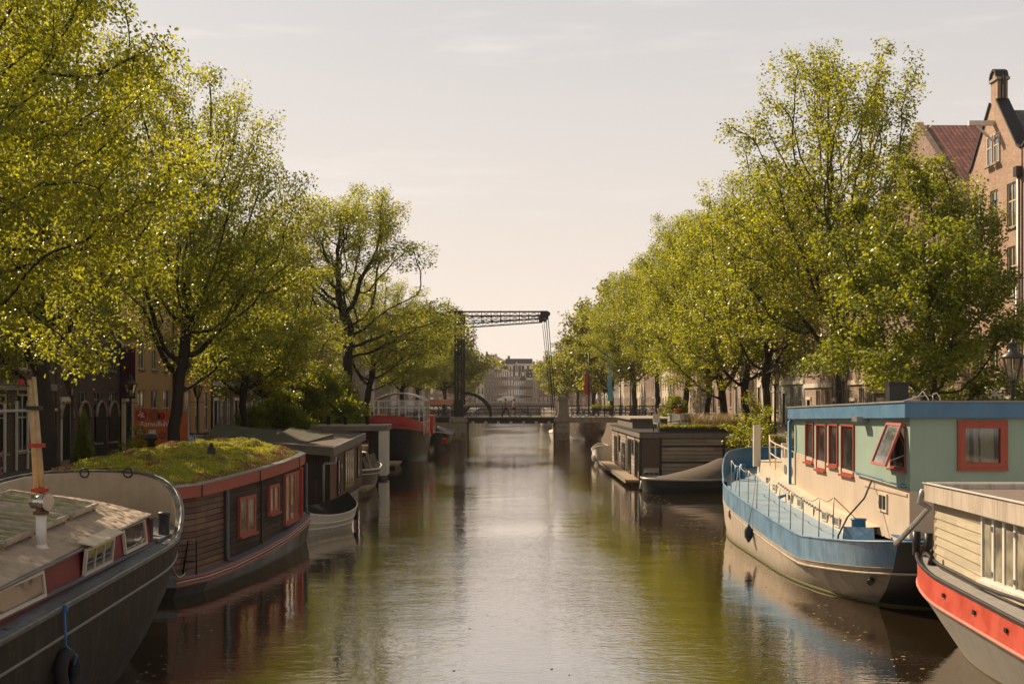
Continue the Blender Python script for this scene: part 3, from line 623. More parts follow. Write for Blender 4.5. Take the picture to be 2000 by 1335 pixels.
text_mesh('lettering', 'Envy', .24, (XL+.62, 69.27, 5.3), (1,0,0), (0,0,1), m_white, ban)
# right quay
house_g = None
def gable_house(y0, y1, label, ridge):
    w_ = y1-y0; r = thing('gabled_warehouse', label, 'house', (XR, y1, 1.25), R(-90), 'gabled warehouses at the right edge')
    top = ridge-1.25; holes = []; ax = w_/2; H = 14.9
    for z, hh in ((4.6, 2.3), (8.2, 2.3), (11.4, 2.1)):
        for c in (w_*.18, w_*.5, w_*.82): holes.append((c-.5, z, 1.0, hh))
    mb = MB(); facade(mb, w_, -1.5, H, holes)
    gp = [(0, H), (.35, H+.2), (ax-.42, top-1.1), (ax-.42, top), (ax-.28, top+.28), (ax, top+.42), (ax+.28, top+.28), (ax+.42, top), (ax+.42, top-1.1), (w_-.35, H+.2), (w_, H)]; n = len(gp)
    mb.add([(x, 0, z) for x, z in gp], [tuple(range(n))]); mb.add([(x, .5, z) for x, z in gp], [tuple(range(n))]); mb.add([(x, y, z) for x, z in gp for y in (0, .5)], [(2*i, 2*i+1, 2*i+3, 2*i+2) for i in range(n-1)])
    for x in (0, w_): mb.add([(x,0,-1.5), (x,0,H), (x,14,H), (x,14,-1.5)], [(0,1,2,3)])
    mb.add([(0,14,-1.5), (w_,14,-1.5), (w_,14,H), (ax,14,top-1.2), (0,14,H)], [(0,1,2,3,4)]); mb.build('wall', B_warm, r, True)
    rf = MB(); rt = top-1.5; rf.slab([(-.1,.5,H-.1), (ax,.5,rt), (ax,14,rt), (-.1,14,H-.1)], .15); rf.slab([(ax,.5,rt), (w_+.1,.5,H-.1), (w_+.1,14,H-.1), (ax,14,rt)], .15); rf.build('roof', R_green_y, r, True)
    tb = MB(); 
    for (a, b), (c, d) in zip(gp, gp[1:]): tb.bar((a, .22, b+.03), (c, .22, d+.03), .62, .10)
    tb.build('gable_coping', m_dark, r, True)
    tb = MB(); tb.box(ax-.5, ax+.5, -.08, .58, top-.12, top+.02); tb.build('finial_band', m_stone, r, True)
    for q in holes: hwin(r, *q, m_cream, 2, 2)
    for c in (ax-.75, ax+.12): 
        f = hwin(r, c, H-.15, .62, 1.45, m_cream, 2, 1); f.location.y = -.135
    MB().box(ax-.11, ax+.11, -1.25, .2, H+1.75, H+1.97).build('hoist_beam', m_white, r, True); 
    MB().bar((ax, -.9, H+1.75), (ax, -.03, H+1.0), .10).build('beam_brace', m_white, r, True)
    MB().tube([(w_-.02, -.12, 0), (w_-.02, -.12, H-1.2)], .08, 8).tube([(w_-.25, -.12, 0), (w_-.25, -.12, 9.0)], .04, 6).build('downpipe', m_steel, r, True)
    MB().box(w_-.2, w_+.16, -.3, -.02, H-1.3, H-.85).build('rain_hopper', m_dark, r, True)
    MB().box(0, w_-.3, -.42, -.003, 3.55, 4.1).box(0, w_-.3, -.55, -.003, 4.1, 4.22).build('shop_cornice', P_cream, r, True)
    for i in range(4): MB().box(w_*i/3.4, w_*i/3.4+.35, -.25, -.003, 0, 3.55).build('pilaster', P_cream, r, True)
    for i in range(3): 
        x = w_*i/3.4+.4; MB().box(x, x+1.25, -.05, -.002, .2, 3.5).build('shop_window', m_glass, r, True)
    return r
R_green_y = R_green
gable_house(56.7, 63.1, 'pointed brick gable warehouse with a white hoist beam, fully in view', 20.15)
gable_house(50.1, 56.5, 'second pointed brick gable warehouse cut by the right edge', 19.9)
gable_house(43.5, 49.9, 'third pointed brick gable warehouse beyond the right edge', 20.6)
hr_ = hr('red tiled brown brick house left of the gabled warehouse', 63.3, 79.5, [4.0,3.4,3.2,2.8], 6, B_brown, R_redy, top='pitch', gh=6.0, fm=m_cream, gmat=P_cream)
hr('cream fronted house with a white porch behind the tallest elm', 79.7, 85.6, [4.6,3.6,3.2,2.8], 3, B_pink, R_slate, gmat=P_cream, door=True)
hr('brown house with long cream windows left of the white porch house', 85.8, 90, [4.4,3.5,3.2,2.8], 3, B_brown, R_slate, top='bell', gh=3.6, fm=m_cream)
hr('pale pink brick house behind the lamp by the blue boat', 90.2, 98.6, [4.4,3.5,3.2,2.8], 3, B_pink, R_red, fm=m_cream, gmat=m_white)
hr('grey rendered house behind the bushes on the right quay', 98.8, 107.4, [4.2,3.4,3.1,2.7], 3, P_grey, R_slate, fm=m_white, gmat=P_cream)
hr('cream rendered house seen between dark trunks', 107.6, 118, [4.4,3.4,3.1,2.7], 4, P_cream, R_slate, top='neck', gh=3.6)
hr('tan brick house with red awning strip seen between trunks', 118.2, 130, [4.2,3.4,3.1,2.7], 4, B_pink, R_red, gmat=m_white)
hr('brown house with a small white window above the round bush', 130.2, 145, [4.2,3.4,3.1,2.7], 4, B_brown, R_slate, top='spout', gh=4)
hr('tall pale pink house with narrow paired windows left of the round bush', 145.2, 166, [4.2,3.6,3.3,3.0], 7, B_pink, R_slate, ww=.8)
for i, y in enumerate(range(167, 330, 13)):
    hr('far house on the right quay screened by hazy elms', y, y+12.6, [3.9,3.3,3.0,2.7], 4, [B_brown, P_cream, B_grey][i % 3], [R_slate, R_red][i % 2], top=['flat','spout','bell'][i % 3], gh=3.2)
# low cream pavilion and cafe front at the quay
pav = thing('quay_pavilion', 'low cream shop pavilion with dark windows beneath the dense linden', 'kiosk', (21.3, 47, 1.25), R(-90))
MB().box(0, 9.5, 0, 1.6, 0, 3.35).build('wall', P_cream, pav, True); MB().box(-.15, 9.65, -.18, 1.7, 3.35, 3.62).build('cornice', P_white, pav, True)
pav.location = (21.4, 57.2, 1.25)
for x, a in ((.6, 1.7), (3.0, 1.2), (5.2, 1.8), (7.7, 1.3)): win(pav, pav.matrix_basis @ Vector((x, -.003, 1.5)), (0,-1,0), a, 1.35, m_white, m_glass, 2, 1)
# ---- distant gabled row that closes the view
HF = 'distant gabled houses closing the canal'
far = [(947,965,'far brown house half hidden by the hazy elm',[4,3.6,3.2,3,2.6],3,B_grey,'flat',0), (965.2,979,'distant house with a white bell gable, leftmost in the row',[3.6,3.3,3.2,2.6],3,B_brown,'bell',3.2),
       (979.2,991,'distant brick house with white sills and flat cornice',[3.6,3.3,3.2,3.0],3,B_red,'flat',0), (991.2,1003,'distant house with a pale dormer cornice beside the grey neck gable',[3.6,3.3,3.2,3.0,1.8],2,B_pink,'flat',0),
       (1003.2,1015,'distant pale grey house with a tall pointed gable',[3.6,3.3,2.8],3,P_grey,'neck',6.2), (1015.2,1028,'distant brown house with a white outlined bell gable',[3.6,3.3,3.0],3,B_dark,'bell',5.4), (1028.2,1040,'distant dark brick house with white cornice, rightmost',[3.6,3.3,3.2],3,B_dark,'flat',0),
       (1040.2,1052,'far pale house behind the right hazy elms',[4,3.4,3,2.6],2,B_pink,'flat',0)]
YF = 436
for p0, p1, lab, fl, b, wm, top, gh in far:
    X0 = (p0-1000)/F*YF; w_ = (p1-p0)/F*YF
    house(lab, (X0, YF, 1.6), 0, w_, 10, fl, b, wm, R_slate, top=top, gh=gh or 3, group=HF, ww=.5, door=False)
house('wide dark roofed block rising behind the distant gables', ((987-1000)/F*460, 460, 1.6), 0, 10.2, 12, [4,3.8,3.2,2.6,2.2], 6, B_dark, R_slate, top='flat', group=HF, door=False)
house('pale block with pediment left behind the distant gables', ((948-1000)/F*472, 472, 1.6), 0, 8, 12, [4,3.8,3.4,3.2,2.6], 5, P_cream, R_red, top='spout', gh=3.0, group=HF, door=False)
house('narrow brown house at the left end of the distant row', (-18.2, 436.5, 1.6), 0, 4.2, 10, [4,3.4,3.2,2.4], 3, B_brown, R_slate, top='spout', gh=3, group=HF, door=False, ww=.7)
house('pale narrow house far left in the distant row', (-13.9, 436.3, 1.6), 0, 4.1, 10, [4,3.4,3.2,2.8], 3, P_cream, R_slate, top='flat', group=HF, door=False, ww=.7)
house('red brick narrow house at the right end of the distant row', (9.6, 436.2, 1.6), 0, 4.6, 10, [4,3.4,3.2,2.6], 3, B_red, R_slate, top='flat', group=HF, door=False, ww=.7)
house('pale brick house far right in the distant row', (14.3, 436.4, 1.6), 0, 4.2, 10, [4,3.4,3.2,2.4], 3, B_pink, R_slate, top='spout', gh=3, group=HF, door=False, ww=.7)
for sx in (-1, 1):
    for i in range(5): house('side street house far beyond the hazy elms', (sx*(24+i*13) - (6 if sx > 0 else 6), 437+i, 1.6), 0, 12, 10, [4,3.4,3,2.6], 4, [B_brown, B_pink, B_grey][i % 3], R_slate, top='flat', group='side street houses', door=False)
# ================================================================ DRAWBRIDGE
m_iron = MAT('dark green black iron', (.018,.022,.021), .45, .3, 4, .15, (.06,.05,.04))
DZ = 2.82
BY0, BY1 = 119.5, 126.5
def px2x(px, Y): return (px-1000)/F*Y
br = thing('drawbridge', 'black iron drawbridge with a lattice balance beam raised over the canal', 'bridge', (0, 123, 0))
LP = (px2x(880,120), px2x(912,120)); RP = (px2x(1084,120), px2x(1112,120))
for s, (a, b) in (('l', LP), ('r', RP)):
    p = MB(); p.box(a, b, BY0-.3, BY1+.3, -2.5, 2.35); p.box(a-.12, b+.12, BY0-.42, BY1+.42, 2.35, 2.62).box(a-.05, b+.05, BY0-.36, BY1+.36, 1.9, 1.98)
    p.box(a-.02, b+.02, BY0-.34, BY1+.34, -.2, .22).build('pier', m_concrete, br)
    f = MB(); 
    for x in (a+.35, b-.35): f.box(x-.22, x+.22, BY0-.62, BY0-.303, -.6, 1.35)
    f.box(a+.1, b-.1, BY0-.74, BY0-.62, .55, .78).build('fender_post', m_wood, br)
m_deckw = MAT('timber deck', (.16,.13,.10), .85, .2, 5, .3)
d = MB(); d.box(LP[1]-.2, RP[0]+.2, BY0, BY1, DZ-.14, DZ); d.build('deck', m_deckw, br)
g = MB(); 
for y in (BY0, BY0+2.2, BY0+4.6, BY1-.3): g.box(LP[1], RP[0], y+.02, y+.25, DZ-.62, DZ-.141)
g.build('girder', m_iron, br)
g = MB()
for i in range(7): x = LP[1]+ (RP[0]-LP[1])*(i+.5)/7; g.box(x-.14, x+.14, BY0-.06, BY0+.02, DZ-.62, DZ-.42)
g.build('beam_ends', m_steel, br)
for a, b in ((-QX(120)-.4, LP[0]), (RP[1], QX(120)+.4)):
    MB().box(a, b, BY0, BY1, DZ-.55, DZ-.01).build('approach_span', m_iron if a < 0 else m_concrete, br)
for a, b in ((LP[0]-.05, LP[1]), (RP[0], RP[1]+.05)): MB().box(a, b, BY0-.36, BY1+.36, 2.625, DZ-.003).build('pier_cap', m_stone, br)
# ramps on land
for s in (-1, 1):
    MB().add([(s*12.3, BY0, DZ-.02), (s*12.3, BY1, DZ-.02), (s*16, BY1, QZ(123)), (s*16, BY0, QZ(123))], [(0,1,2,3)]).build('ramp', m_pav, br)
# portal towers
TX0, TX1 = px2x(887.5,120), px2x(903.5,120); ZT = 12.9
def lattice(mb, x0, x1, y0, y1, z0, z1, n, t=.17):
    for x in (x0, x1-t):
        for y in (y0, y1-t): mb.box(x, x+t, y, y+t, z0, z1)
    for i in range(n):
        a = z0+(z1-z0)*i/n; b = z0+(z1-z0)*(i+1)/n
        for y in (y0+.02, y1-.06):
            mb.bar((x0+.05, y, a), (x1-.05, y, b), .11, .03); mb.bar((x1-.05, y+.03, a), (x0+.05, y+.03, b), .11, .03); mb.box(x0+.05, x1-.05, y, y+.04, a-.04, a+.04)
        for x in (x0+.02, x1-.06):
            mb.bar((x, y0+.05, a), (x, y1-.05, b), .03, .07); mb.bar((x+.03, y1-.05, a), (x+.03, y0+.05, b), .03, .07)
for y in (BY0+.1, BY1-.95):
    t = MB(); lattice(t, TX0, TX1, y, y+.85, DZ, ZT, 11); t.box(TX0-.06, TX1+.06, y-.06, y+.91, DZ, DZ+1.7); t.build('tower', m_iron, br)
    t = MB(); t.box(TX0-.02, TX1+.04, y-.1, y+.95, 11.7, 13.15).build('tower_head', m_iron, br)
for z in (8.8, 12.5): MB().box(TX0+.2, TX1-.2, BY0+.95, BY1-.95, z, z+.35).build('cross_beam', m_iron, br)
TIP = px2x(1070, 120)
for y in (BY0+.35, BY1-.7):
    b = MB(); n = 9; x0 = TX1; x1 = TIP; zt = lambda x: 13.12 + .05*math.sin((x-x0)/(x1-x0)*3.1); zb = lambda x: 11.85 + .55*(x-x0)/(x1-x0); zm = lambda x: (zt(x)+zb(x))/2
    dx = (x1-x0)/n
    b.bar((x0, y, zt(x0)-.06), (x1, y, zt(x1)-.06), .22, .14); b.bar((x0, y, zb(x0)), (x1-.4, y, zb(x1)), .22, .12); b.bar((x0, y, zm(x0)), (x1, y, zm(x1)), .06, .06)
    for i in range(n):
        a, c = x0+dx*i, x0+dx*(i+1)
        for f0, f1 in ((zb, zm), (zm, zt)):
            b.bar((a, y-.03, f0(a)), (c, y-.03, f1(c)-.04), .075, .04); b.bar((a, y+.03, f1(a)-.04), (c, y+.03, f0(c)), .075, .04)
        b.bar((a, y, zb(a)), (a, y, zt(a)), .07, .05)
    b.box(x1-.75, x1, y-.08, y+.08, 12.45, 13.15).tube([(x1, y-.12, 12.85), (x1, y+.12, 12.85)], .24, 14)
    # counterweight arm toward the quay
    b.box(TX0-3.2, TX0+.1, y-.12, y+.12, 12.35, 13.05).build('balance_beam', m_iron, br)
    MB().tube([(x1, y, 12.7), (px2x(1086,120), y-.1, DZ+.1)], .045, 6).tube([(x1-.38, y+.25, 12.2), (px2x(1083,120)-.03, y+.1, DZ+.1)], .035, 6).build('hanger_rod', m_iron, br)
    q = MB(); pts = []; X0 = TX1; zq = DZ+2.32
    for i in range(13): a = math.pi/2*i/12; pts.append((X0 + 2.75*math.sin(a), y, DZ + 2.32*math.cos(a)))
    for (p0, p1) in zip(pts, pts[1:]): q.bar(p0, p1, .14, .26)
    q.build('quadrant', m_iron, br)
MB().box(TX0-4.4, TX0-2.4, BY0+.2, BY1-.4, 12.0, 13.3).build('counterweight', m_iron, br)
MB().box(TIP-.3, TIP+.02, BY0+.5, BY1-.8, 12.65, 12.9).build('beam_tie', m_iron, br)
def rail(parent, x0, x1, y, z, h=1.05, n=None, m=None, name='railing', bars=3, pitch=1.3, pick=0):
    b = MB(); n = max(1, round(abs(x1-x0)/pitch))
    for i in range(n+1): x = x0+(x1-x0)*i/n; b.box(x-.03, x+.03, y-.03, y+.03, z, z+h)
    for k in range(bars): zz = z+h*(k+1)/bars; b.box(x0, x1, y-.02, y+.02, zz-.03, zz+.012)
    if pick:
        k = round(abs(x1-x0)/pick)
        for i in range(k): x = x0+(x1-x0)*(i+.5)/k; b.box(x-.012, x+.012, y-.012, y+.012, z+.1, z+h-.03)
    return b.build(name, m or m_iron, parent)
for y in (BY0+.12, BY1-.12):
    rail(br, TX1+.1, RP[0]-.1, y, DZ, bars=3); rail(br, -QX(120), LP[0]+.1, y, DZ, pick=.14); rail(br, RP[1]+.2, QX(120)+3, y, DZ, pick=.14)
for y in (BY0+.45, BY1-.45):
    p = MB(); a, b = px2x(1090,120), px2x(1109,120); c = (a+b)/2; h = .47
    p.box(c-h, c+h, y-h, y+h, DZ, DZ+1.65); p.box(c-h-.12, c+h+.12, y-h-.12, y+h+.12, DZ+1.65, DZ+1.8).box(c-h-.05, c+h+.05, y-h-.05, y+h+.05, DZ+1.8, DZ+1.98).box(c-h-.1, c+h+.1, y-h-.1, y+h+.1, DZ, DZ+.3)
    p.build('stone_pillar', m_stone, br)
# ---- far stone bridge
fb = thing('stone_bridge', 'low dark stone bridge across the canal beyond the drawbridge', 'bridge', (0, 380, 0))
z1 = 3.35; b = MB(); arcs = [(-9.6+6.4*i, 2.6) for i in range(4)]
xs = [-14 + .25*i for i in range(113)]
def soffit(x):
    for c, r in arcs:
        if abs(x-c) < r: return max(.1, 1.7*math.sqrt(1-((x-c)/r)**2))
    return -2
for y in (376, 384):
    for a, c in zip(xs, xs[1:]): b.add([(a,y,soffit(a)), (c,y,soffit(c)), (c,y,z1), (a,y,z1)], [(0,1,2,3)])
for a, c in zip(xs, xs[1:]): b.add([(a,376,soffit(a)), (c,376,soffit(c)), (c,384,soffit(c)), (a,384,soffit(a))], [(0,1,2,3)])
b.box(-14, 14, 376.02, 383.98, z1, z1+.1); b.build('arches', B_grey, fb)
MB().box(-14, 14, 375.9, 376.2, z1-.15, z1+.12).box(-14, 14, 383.8, 384.1, z1-.15, z1+.12).build('coping', m_stone, fb)
for y in (376.1, 383.9): rail(fb, -14, 14, y, z1+.1, h=.95, bars=2, pitch=1.0)
# ================================================================ LAMPS, SIGNS, POLES
m_lampg = CLEAR('lamp glass', (.85,.80,.68), .12); m_bronze = MAT('dark bronze', (.05,.042,.035), .4, .2)
def lamp(loc, label, group, h=3.7, s=1.0):
    r = thing('street_lamp', label, 'street lamp', loc, 0, group)
    MB().lathe((0,0,0), [(.17,0),(.17,.5),(.12,.6),(.09,1.2),(.065,1.25),(.05,h-.15),(.09,h-.1),(.05,h)], 10).build('post', m_bronze, r, True)
    MB().bar((-.42,0,h-.35),(.42,0,h-.35),.035).build('ladder_bar', m_bronze, r, True)
    a, b, z0, z1 = .14*s, .27*s, h+.05, h+.62*s; f = MB()
    for i in range(6):
        t = math.pi/3*i; f.bar((a*math.cos(t), a*math.sin(t), z0), (b*math.cos(t), b*math.sin(t), z1), .025)
    f.lathe((0,0,0), [(a+.02,h-.02),(a+.02,z0)], 6, False); f.build('lantern_frame', m_bronze, r, True)
    g = MB(); g.loft([[(a*.95*math.cos(math.pi/3*i), a*.95*math.sin(math.pi/3*i), z0) for i in range(6)], [(b*.95*math.cos(math.pi/3*i), b*.95*math.sin(math.pi/3*i), z1) for i in range(6)]], True, False).build('lantern_glass', m_lampg, r, True)
    MB().lathe((0,0,0), [(b+.07,z1-.01),(b+.06,z1+.05),(b*.6,z1+.16),(.12*s,z1+.24),(.11*s,z1+.36),(.14*s,z1+.37),(.05,z1+.46),(.02,z1+.56)], 12).build('lantern_cap', m_bronze, r, True)
    MB().lathe((0,0,0), [(.035,z0),(.045,z0+.22),(.02,z0+.3)], 8).build('bulb', m_white, r, True)
    return r
lp = lamp((px2x(1978,34), 34, 1.15), 'crowned lamp large at the right edge above the blue roof', 'street lamps right quay', 3.95, 1.0)
for px, Y, l in ((1647,49,'lamp left of the tallest elm trunk behind the blue houseboat roof'), (1514,60,'lamp beside the lanky shrub and red banner'), (1232,114,'lamp nearer of the pair right of the stone pillar'), (1212,124,'lamp farther of the pair right of the stone pillar')):
    dup(lp, (px2x(px,Y), Y, QZ(Y)), .3, l, 'street lamps right quay')
for px, Y, l in ((141,48,'lamp in front of the dark warehouse beside the forked trunk'), (255,56,'dark lamp left of the orange banner'), (386,70,'lamp in front of the ochre house'), (512,85,'lamp with lit cap glass beside the leafy bushes')):
    dup(lp, (px2x(px,Y), Y, 1.3), .2, l, 'street lamps left quay', (1,1,.86 if Y < 80 else .9))
m_red = MAT('red paint', (.42,.035,.03), .45, .15, 4, .15); m_signw = MAT('sign white', (.7,.7,.66), .4, .05)
sg = thing('no_entry_sign', 'red no entry sign on a grey pole with a white plate below', 'road sign', (px2x(694,95), 95, QZ(95)))
x, y = px2x(694,95), 95; MB().cyl((x,y), .035, QZ(95), 5.3, 8).build('pole', m_steel, sg)
MB().tube([(x,y-.05,4.87), (x,y-.07,4.87)], .33, 24, True, False).build('disc', m_red, sg); MB().box(x-.24, x+.24, y-.078, y-.071, 4.80, 4.94).build('white_bar', m_signw, sg)
MB().box(x-.33, x+.33, y-.06, y-.04, 3.98, 4.42).build('plate', m_signw, sg)
for i, t in enumerate(('UITGEZ.', 'FIETS')): text_mesh('lettering', t, .15, (x-.27, y-.066, 4.24-.17*i), (1,0,0), (0,0,1), m_black, sg)
fp = thing('flagpole', 'tall thin black flagpole on the right end of the drawbridge', 'flagpole', (px2x(1150,127), 127, 2.7))
x, y = px2x(1150,127), 127; MB().tube([(x,y,2.7), (x,y,9.3)], [.09,.06], 8).build('pole', m_black, fp); MB().box(x-.42, x-.08, y-.01, y+.01, 5.0, 7.2).build('red_flag', MAT('red flag', (.42,.03,.05), .8), fp)
fp = thing('scaffold_sheet', 'narrow light blue cloth hanging among the right elms', 'banner', (px2x(1191,150), 150, 2.4)); m_lb = MAT('light blue cloth', (.16,.42,.50), .7, .3, 4)
x, y = px2x(1191,150), 150; b = MB(); b.loft([[(x-.3+.06*math.sin(i*1.3), y+.1*math.sin(i*.9), 4.3+i*.5) for i in range(13)], [(x+.35+.1*math.sin(i*1.1), y-.1*math.sin(i*.7), 4.3+i*.5) for i in range(13)]], False).build('cloth', m_lb, fp); MB().cyl((x-.36,y), .05, 2.0, 10.5, 8).build('pole', m_dark, fp)
fp = thing('camera_pole', 'short black pole with a small head near the grey haired man', 'pole', (px2x(1181,119), 121, 2.8))
x, y = px2x(1181,121), 121; MB().cyl((x,y), .06, DZ, 5.2, 8).build('pole', m_black, fp); MB().box(x-.22, x+.3, y-.15, y+.15, 5.2, 5.5).build('head', m_black, fp)
# orange advertising banner between posts on the left quay
m_org = MAT('orange banner cloth', (.50,.115,.035), .7, .18, 3); m_bowl = MAT('red bowl print', (.36,.03,.025), .7, .5, 30); m_food = MAT('brown food print', (.22,.08,.035), .7, .7, 25)
ad = thing('advertising_banner', 'orange banner reading Aanvulluh! with printed food bowls', 'banner', (px2x(310,53), 53, 1.3))
Y = 53; xa, xb = px2x(262,Y), px2x(366,Y); zt, zb = 4.6-17*Y/F, 4.6-100*Y/F
MB().add([(xa,Y,zb), (xb,Y,zb), (xb,Y,zt-.18), (xa,Y,zt), (xa,Y+.05,zb), (xb,Y+.05,zb), (xb,Y+.05,zt-.18), (xa,Y+.05,zt)], [(0,1,2,3),(7,6,5,4),(0,4,5,1),(3,2,6,7),(0,3,7,4),(1,5,6,2)]).build('cloth', m_org, ad)
for x in (xa, (xa+xb)/2, xb): MB().cyl((x, Y+.1), .04, 1.3, zt+.05, 8).build('post', m_steel, ad)
for px, py, r_, m_ in ((276,810,.26,m_bowl), (301,811,.25,m_food), (273,843,.24,m_bowl), (317,850,.16,m_food), (316,812,.16,m_bowl), (290,868,.2,m_food)):
    x, z = px2x(px,Y), 4.6-(py-778)*Y/F; MB().tube([(x,Y-.004,z), (x,Y-.008,z)], r_, 20, True, False).build('bowl_print', m_, ad)
    b = MB(); 
    for k in range(7): t = k*2.4; b.tube([(x+r_*.5*math.cos(t)*(k/7+.3), Y-.010, z+r_*.5*math.sin(t)*(k/7+.3)), (x+r_*.5*math.cos(t)*(k/7+.3), Y-.012-k*.0005, z+r_*.5*math.sin(t)*(k/7+.3))], r_*.16, 8, True, False)
    b.build('topping_print', [m_cream, m_red, m_org][int(px) % 3], ad)
text_mesh('lettering', 'Aanvulluh!', .33, (px2x(273,Y), Y-.012, 4.6-(832-778)*Y/F), (1,0,0), (0,0,1), m_signw, ad, .003, .92)
MB().box(px2x(291,Y), px2x(304,Y), Y-.016, Y-.006, 4.6-(850-778)*Y/F, 4.6-(839-778)*Y/F).build('note', MAT('pale blue print', (.45,.55,.55), .6), ad)
# ================================================================ BICYCLES
m_tyre = m_rubber
def bicycle(loc, rz, label, group, fm):
    r = thing('bicycle', label, 'bicycle', loc, rz, group)
    for x in (0, 1.05):
        w_ = MB().torus((x,0,.34), (0,1,0), .32, .022, 22, 6).build('wheel', m_tyre, r, True)
        s = MB(); 
        for k in range(8): t = math.pi*k/8; s.tube([(x-.31*math.cos(t),0,.34-.31*math.sin(t)), (x+.31*math.cos(t),0,.34+.31*math.sin(t))], .003, 3, False)
        s.build('spokes', m_steel, w_, True)
    f = MB(); BB, SE, HD = (.43,0,.30), (.28,0,.86), (.86,0,.86)
    for a, b in ((BB,SE),(BB,(.90,0,.68)),(SE,(.84,0,.80)),(BB,(0,0,.34)),((.30,0,.72),(0,0,.34)),((.80,0,1.02),(.92,0,.62)),((.92,0,.62),(1.05,0,.34))): f.tube([a,b], .017, 6)
    f.build('frame', fm, r, True)
    MB().tube([(.66,-.27,1.04),(.80,-.2,1.06),(.80,.2,1.06),(.66,.27,1.04)], .014, 6).build('handlebar', m_steel, r, True)
    MB().lathe((0,0,0), [(.02,.86),(.02,.9)], 6).ball((.25,0,.94), .12, 8, 5, .4).build('saddle', m_black, r, True)
    MB().tube([(-.05,-.07,.70),(.3,-.07,.70),(.3,.07,.70),(-.05,.07,.70)], .01, 4).build('carrier', m_steel, r, True)
    return r
bp = bicycle((px2x(1125,121), BY0+.45, DZ), .05, 'bicycle locked to the drawbridge railing right of the stone pillar', 'bicycles on the drawbridge railing', m_black)
for i in range(1, 9):
    dup(bp, (px2x(1122,121)+i*.52, BY0+.42+.07*(i % 3), DZ), rnd.uniform(-.15,.15) + (math.pi if i % 2 else 0))
for i in range(7): dup(bp, (px2x(843,121)+i*.42, BY0+.45, DZ), rnd.uniform(-.2,.2), 'bicycle locked to the railing left of the drawbridge tower', 'bicycles left of the tower')
b2 = bicycle((13.1, 96, QZ(96)), 1.2, 'bicycle parked in the row on the right quay edge', 'bicycles along the right quay edge', m_steel)
for i in range(26):
    y = 66 + i*1.75; 
    dup(b2, (12.65+rnd.uniform(0,.25), y, QZ(y)+.03), rnd.choice([0,1])*math.pi + rnd.uniform(-.35,.35)+.4)
b3 = dup(bp, (-13.0, 90, QZ(90)), 1.4, 'bicycle parked near the no entry sign on the left quay', 'bicycles near the no entry sign')
for i in range(8): dup(b3, (-12.6+rnd.uniform(-.2,.3), 86+i*1.6, QZ(86+i*1.6)), rnd.uniform(-.5,.8))
# ================================================================ CARS
m_cglass = GLASS('car glass', (.015,.018,.02), .2)
def car(loc, rz, label, paint, group=None, van=False):
    r = thing('parked_van' if van else 'parked_car', label, 'van' if van else 'car', loc, rz, group)
    if van: side = [(0,.35),(0,1.0),(.35,1.18),(1.1,1.3),(1.75,1.95),(2.2,2.0),(5.0,1.98),(5.05,1.0),(5.05,.35)]; W = .95; H = 2.0
    else: side = [(0,.32),(.02,.62),(.25,.74),(1.15,.88),(1.35,.92),(3.6,.98),(4.2,.95),(4.3,.6),(4.3,.32)]; W = .88; H = .95
    b = MB(); n = len(side)
    def insetf(z): return W - .05 - max(0, z-1.0)*.10
    L1 = [(x, -insetf(z), z) for x, z in side]; L2 = [(x, insetf(z), z) for x, z in side]
    b.add(L1+L2, [tuple(range(n)), tuple(reversed(range(n, 2*n)))] + [(i, (i+1) % n, n+(i+1) % n, n+i) for i in range(n)])
    body = b.build('body', paint, r, True); bv = body.modifiers.new('bevel', 'BEVEL'); bv.width = .05; bv.segments = 2; bv.limit_method = 'ANGLE'
    if van:
        MB().slab([(1.14,-.78,1.36),(1.14,.78,1.36),(1.72,.72,1.93),(1.72,-.72,1.93)], -.02).build('windscreen', m_cglass, r, True)
        for s in (-1, 1):
            pts = [(1.35,s*.925,1.30),(2.3,s*.925,1.30),(2.3,s*.86,1.85),(1.78,s*.86,1.85)]; MB().slab(pts, s*.03).build('side_window', m_cglass, r, True)
    else:
        cab = [(1.15,.9),(1.95,1.42),(3.05,1.45),(3.95,.98)]; m2 = len(cab); A = [(x, -(.80 if z < 1 else .62), z) for x, z in cab]; B2 = [(x, (.80 if z < 1 else .62), z) for x, z in cab]
        MB().add(A+B2, [tuple(range(m2)), tuple(reversed(range(m2, 2*m2)))] + [(i, (i+1) % m2, m2+(i+1) % m2, m2+i) for i in range(m2)]).build('cabin_glass', m_cglass, r, True)
        MB().slab([(1.93,-.64,1.445),(3.1,-.64,1.475),(3.1,.64,1.475),(1.93,.64,1.445)], .05).build('roof', paint, r, True)
        for s in (-1, 1):
            for x0, x1 in ((1.17,1.95),(2.55,2.55),(3.93,3.05)): MB().bar((x0,s*.81,.93),(x1,s*.64,1.43), .06).build('pillar', paint, r, True)
    for x in ((.85, 4.1) if van else (.8, 3.45)):
        for s in (-1, 1):
            w_ = MB().torus((x, s*(W-.12), .33), (0,1,0), .24, .1, 20, 8).build('wheel', m_rubber, r, True); MB().tube([(x, s*(W-.14), .33), (x, s*(W-.06), .33)], .19, 14).build('rim', m_steel, w_, True)
    for s in (-1, 1): MB().ball((.08, s*.65, .68 if not van else .9), .13, 8, 6).build('headlight', m_glass_b, r, True); MB().box(4.28 if not van else 5.03, 4.33 if not van else 5.08, s*.7-.1, s*.7+.1, .65, .85).build('tail_light', m_red, r, True)
    MB().box(-.06, .04, -.26, .26, .38, .50).build('number_plate', MAT('yellow plate', (.6,.42,.05), .5), r, True)
    return r
car((px2x(972,380), 379, 3.45), 0, 'white van standing on the far stone bridge', m_white, None, True)
car((15.5, 90, QZ(90)), 1.5, 'dark car under the right elms behind the grey houseboat', MAT('dark blue car paint', (.02,.035,.05), .3, .05), 'cars on the right quay')
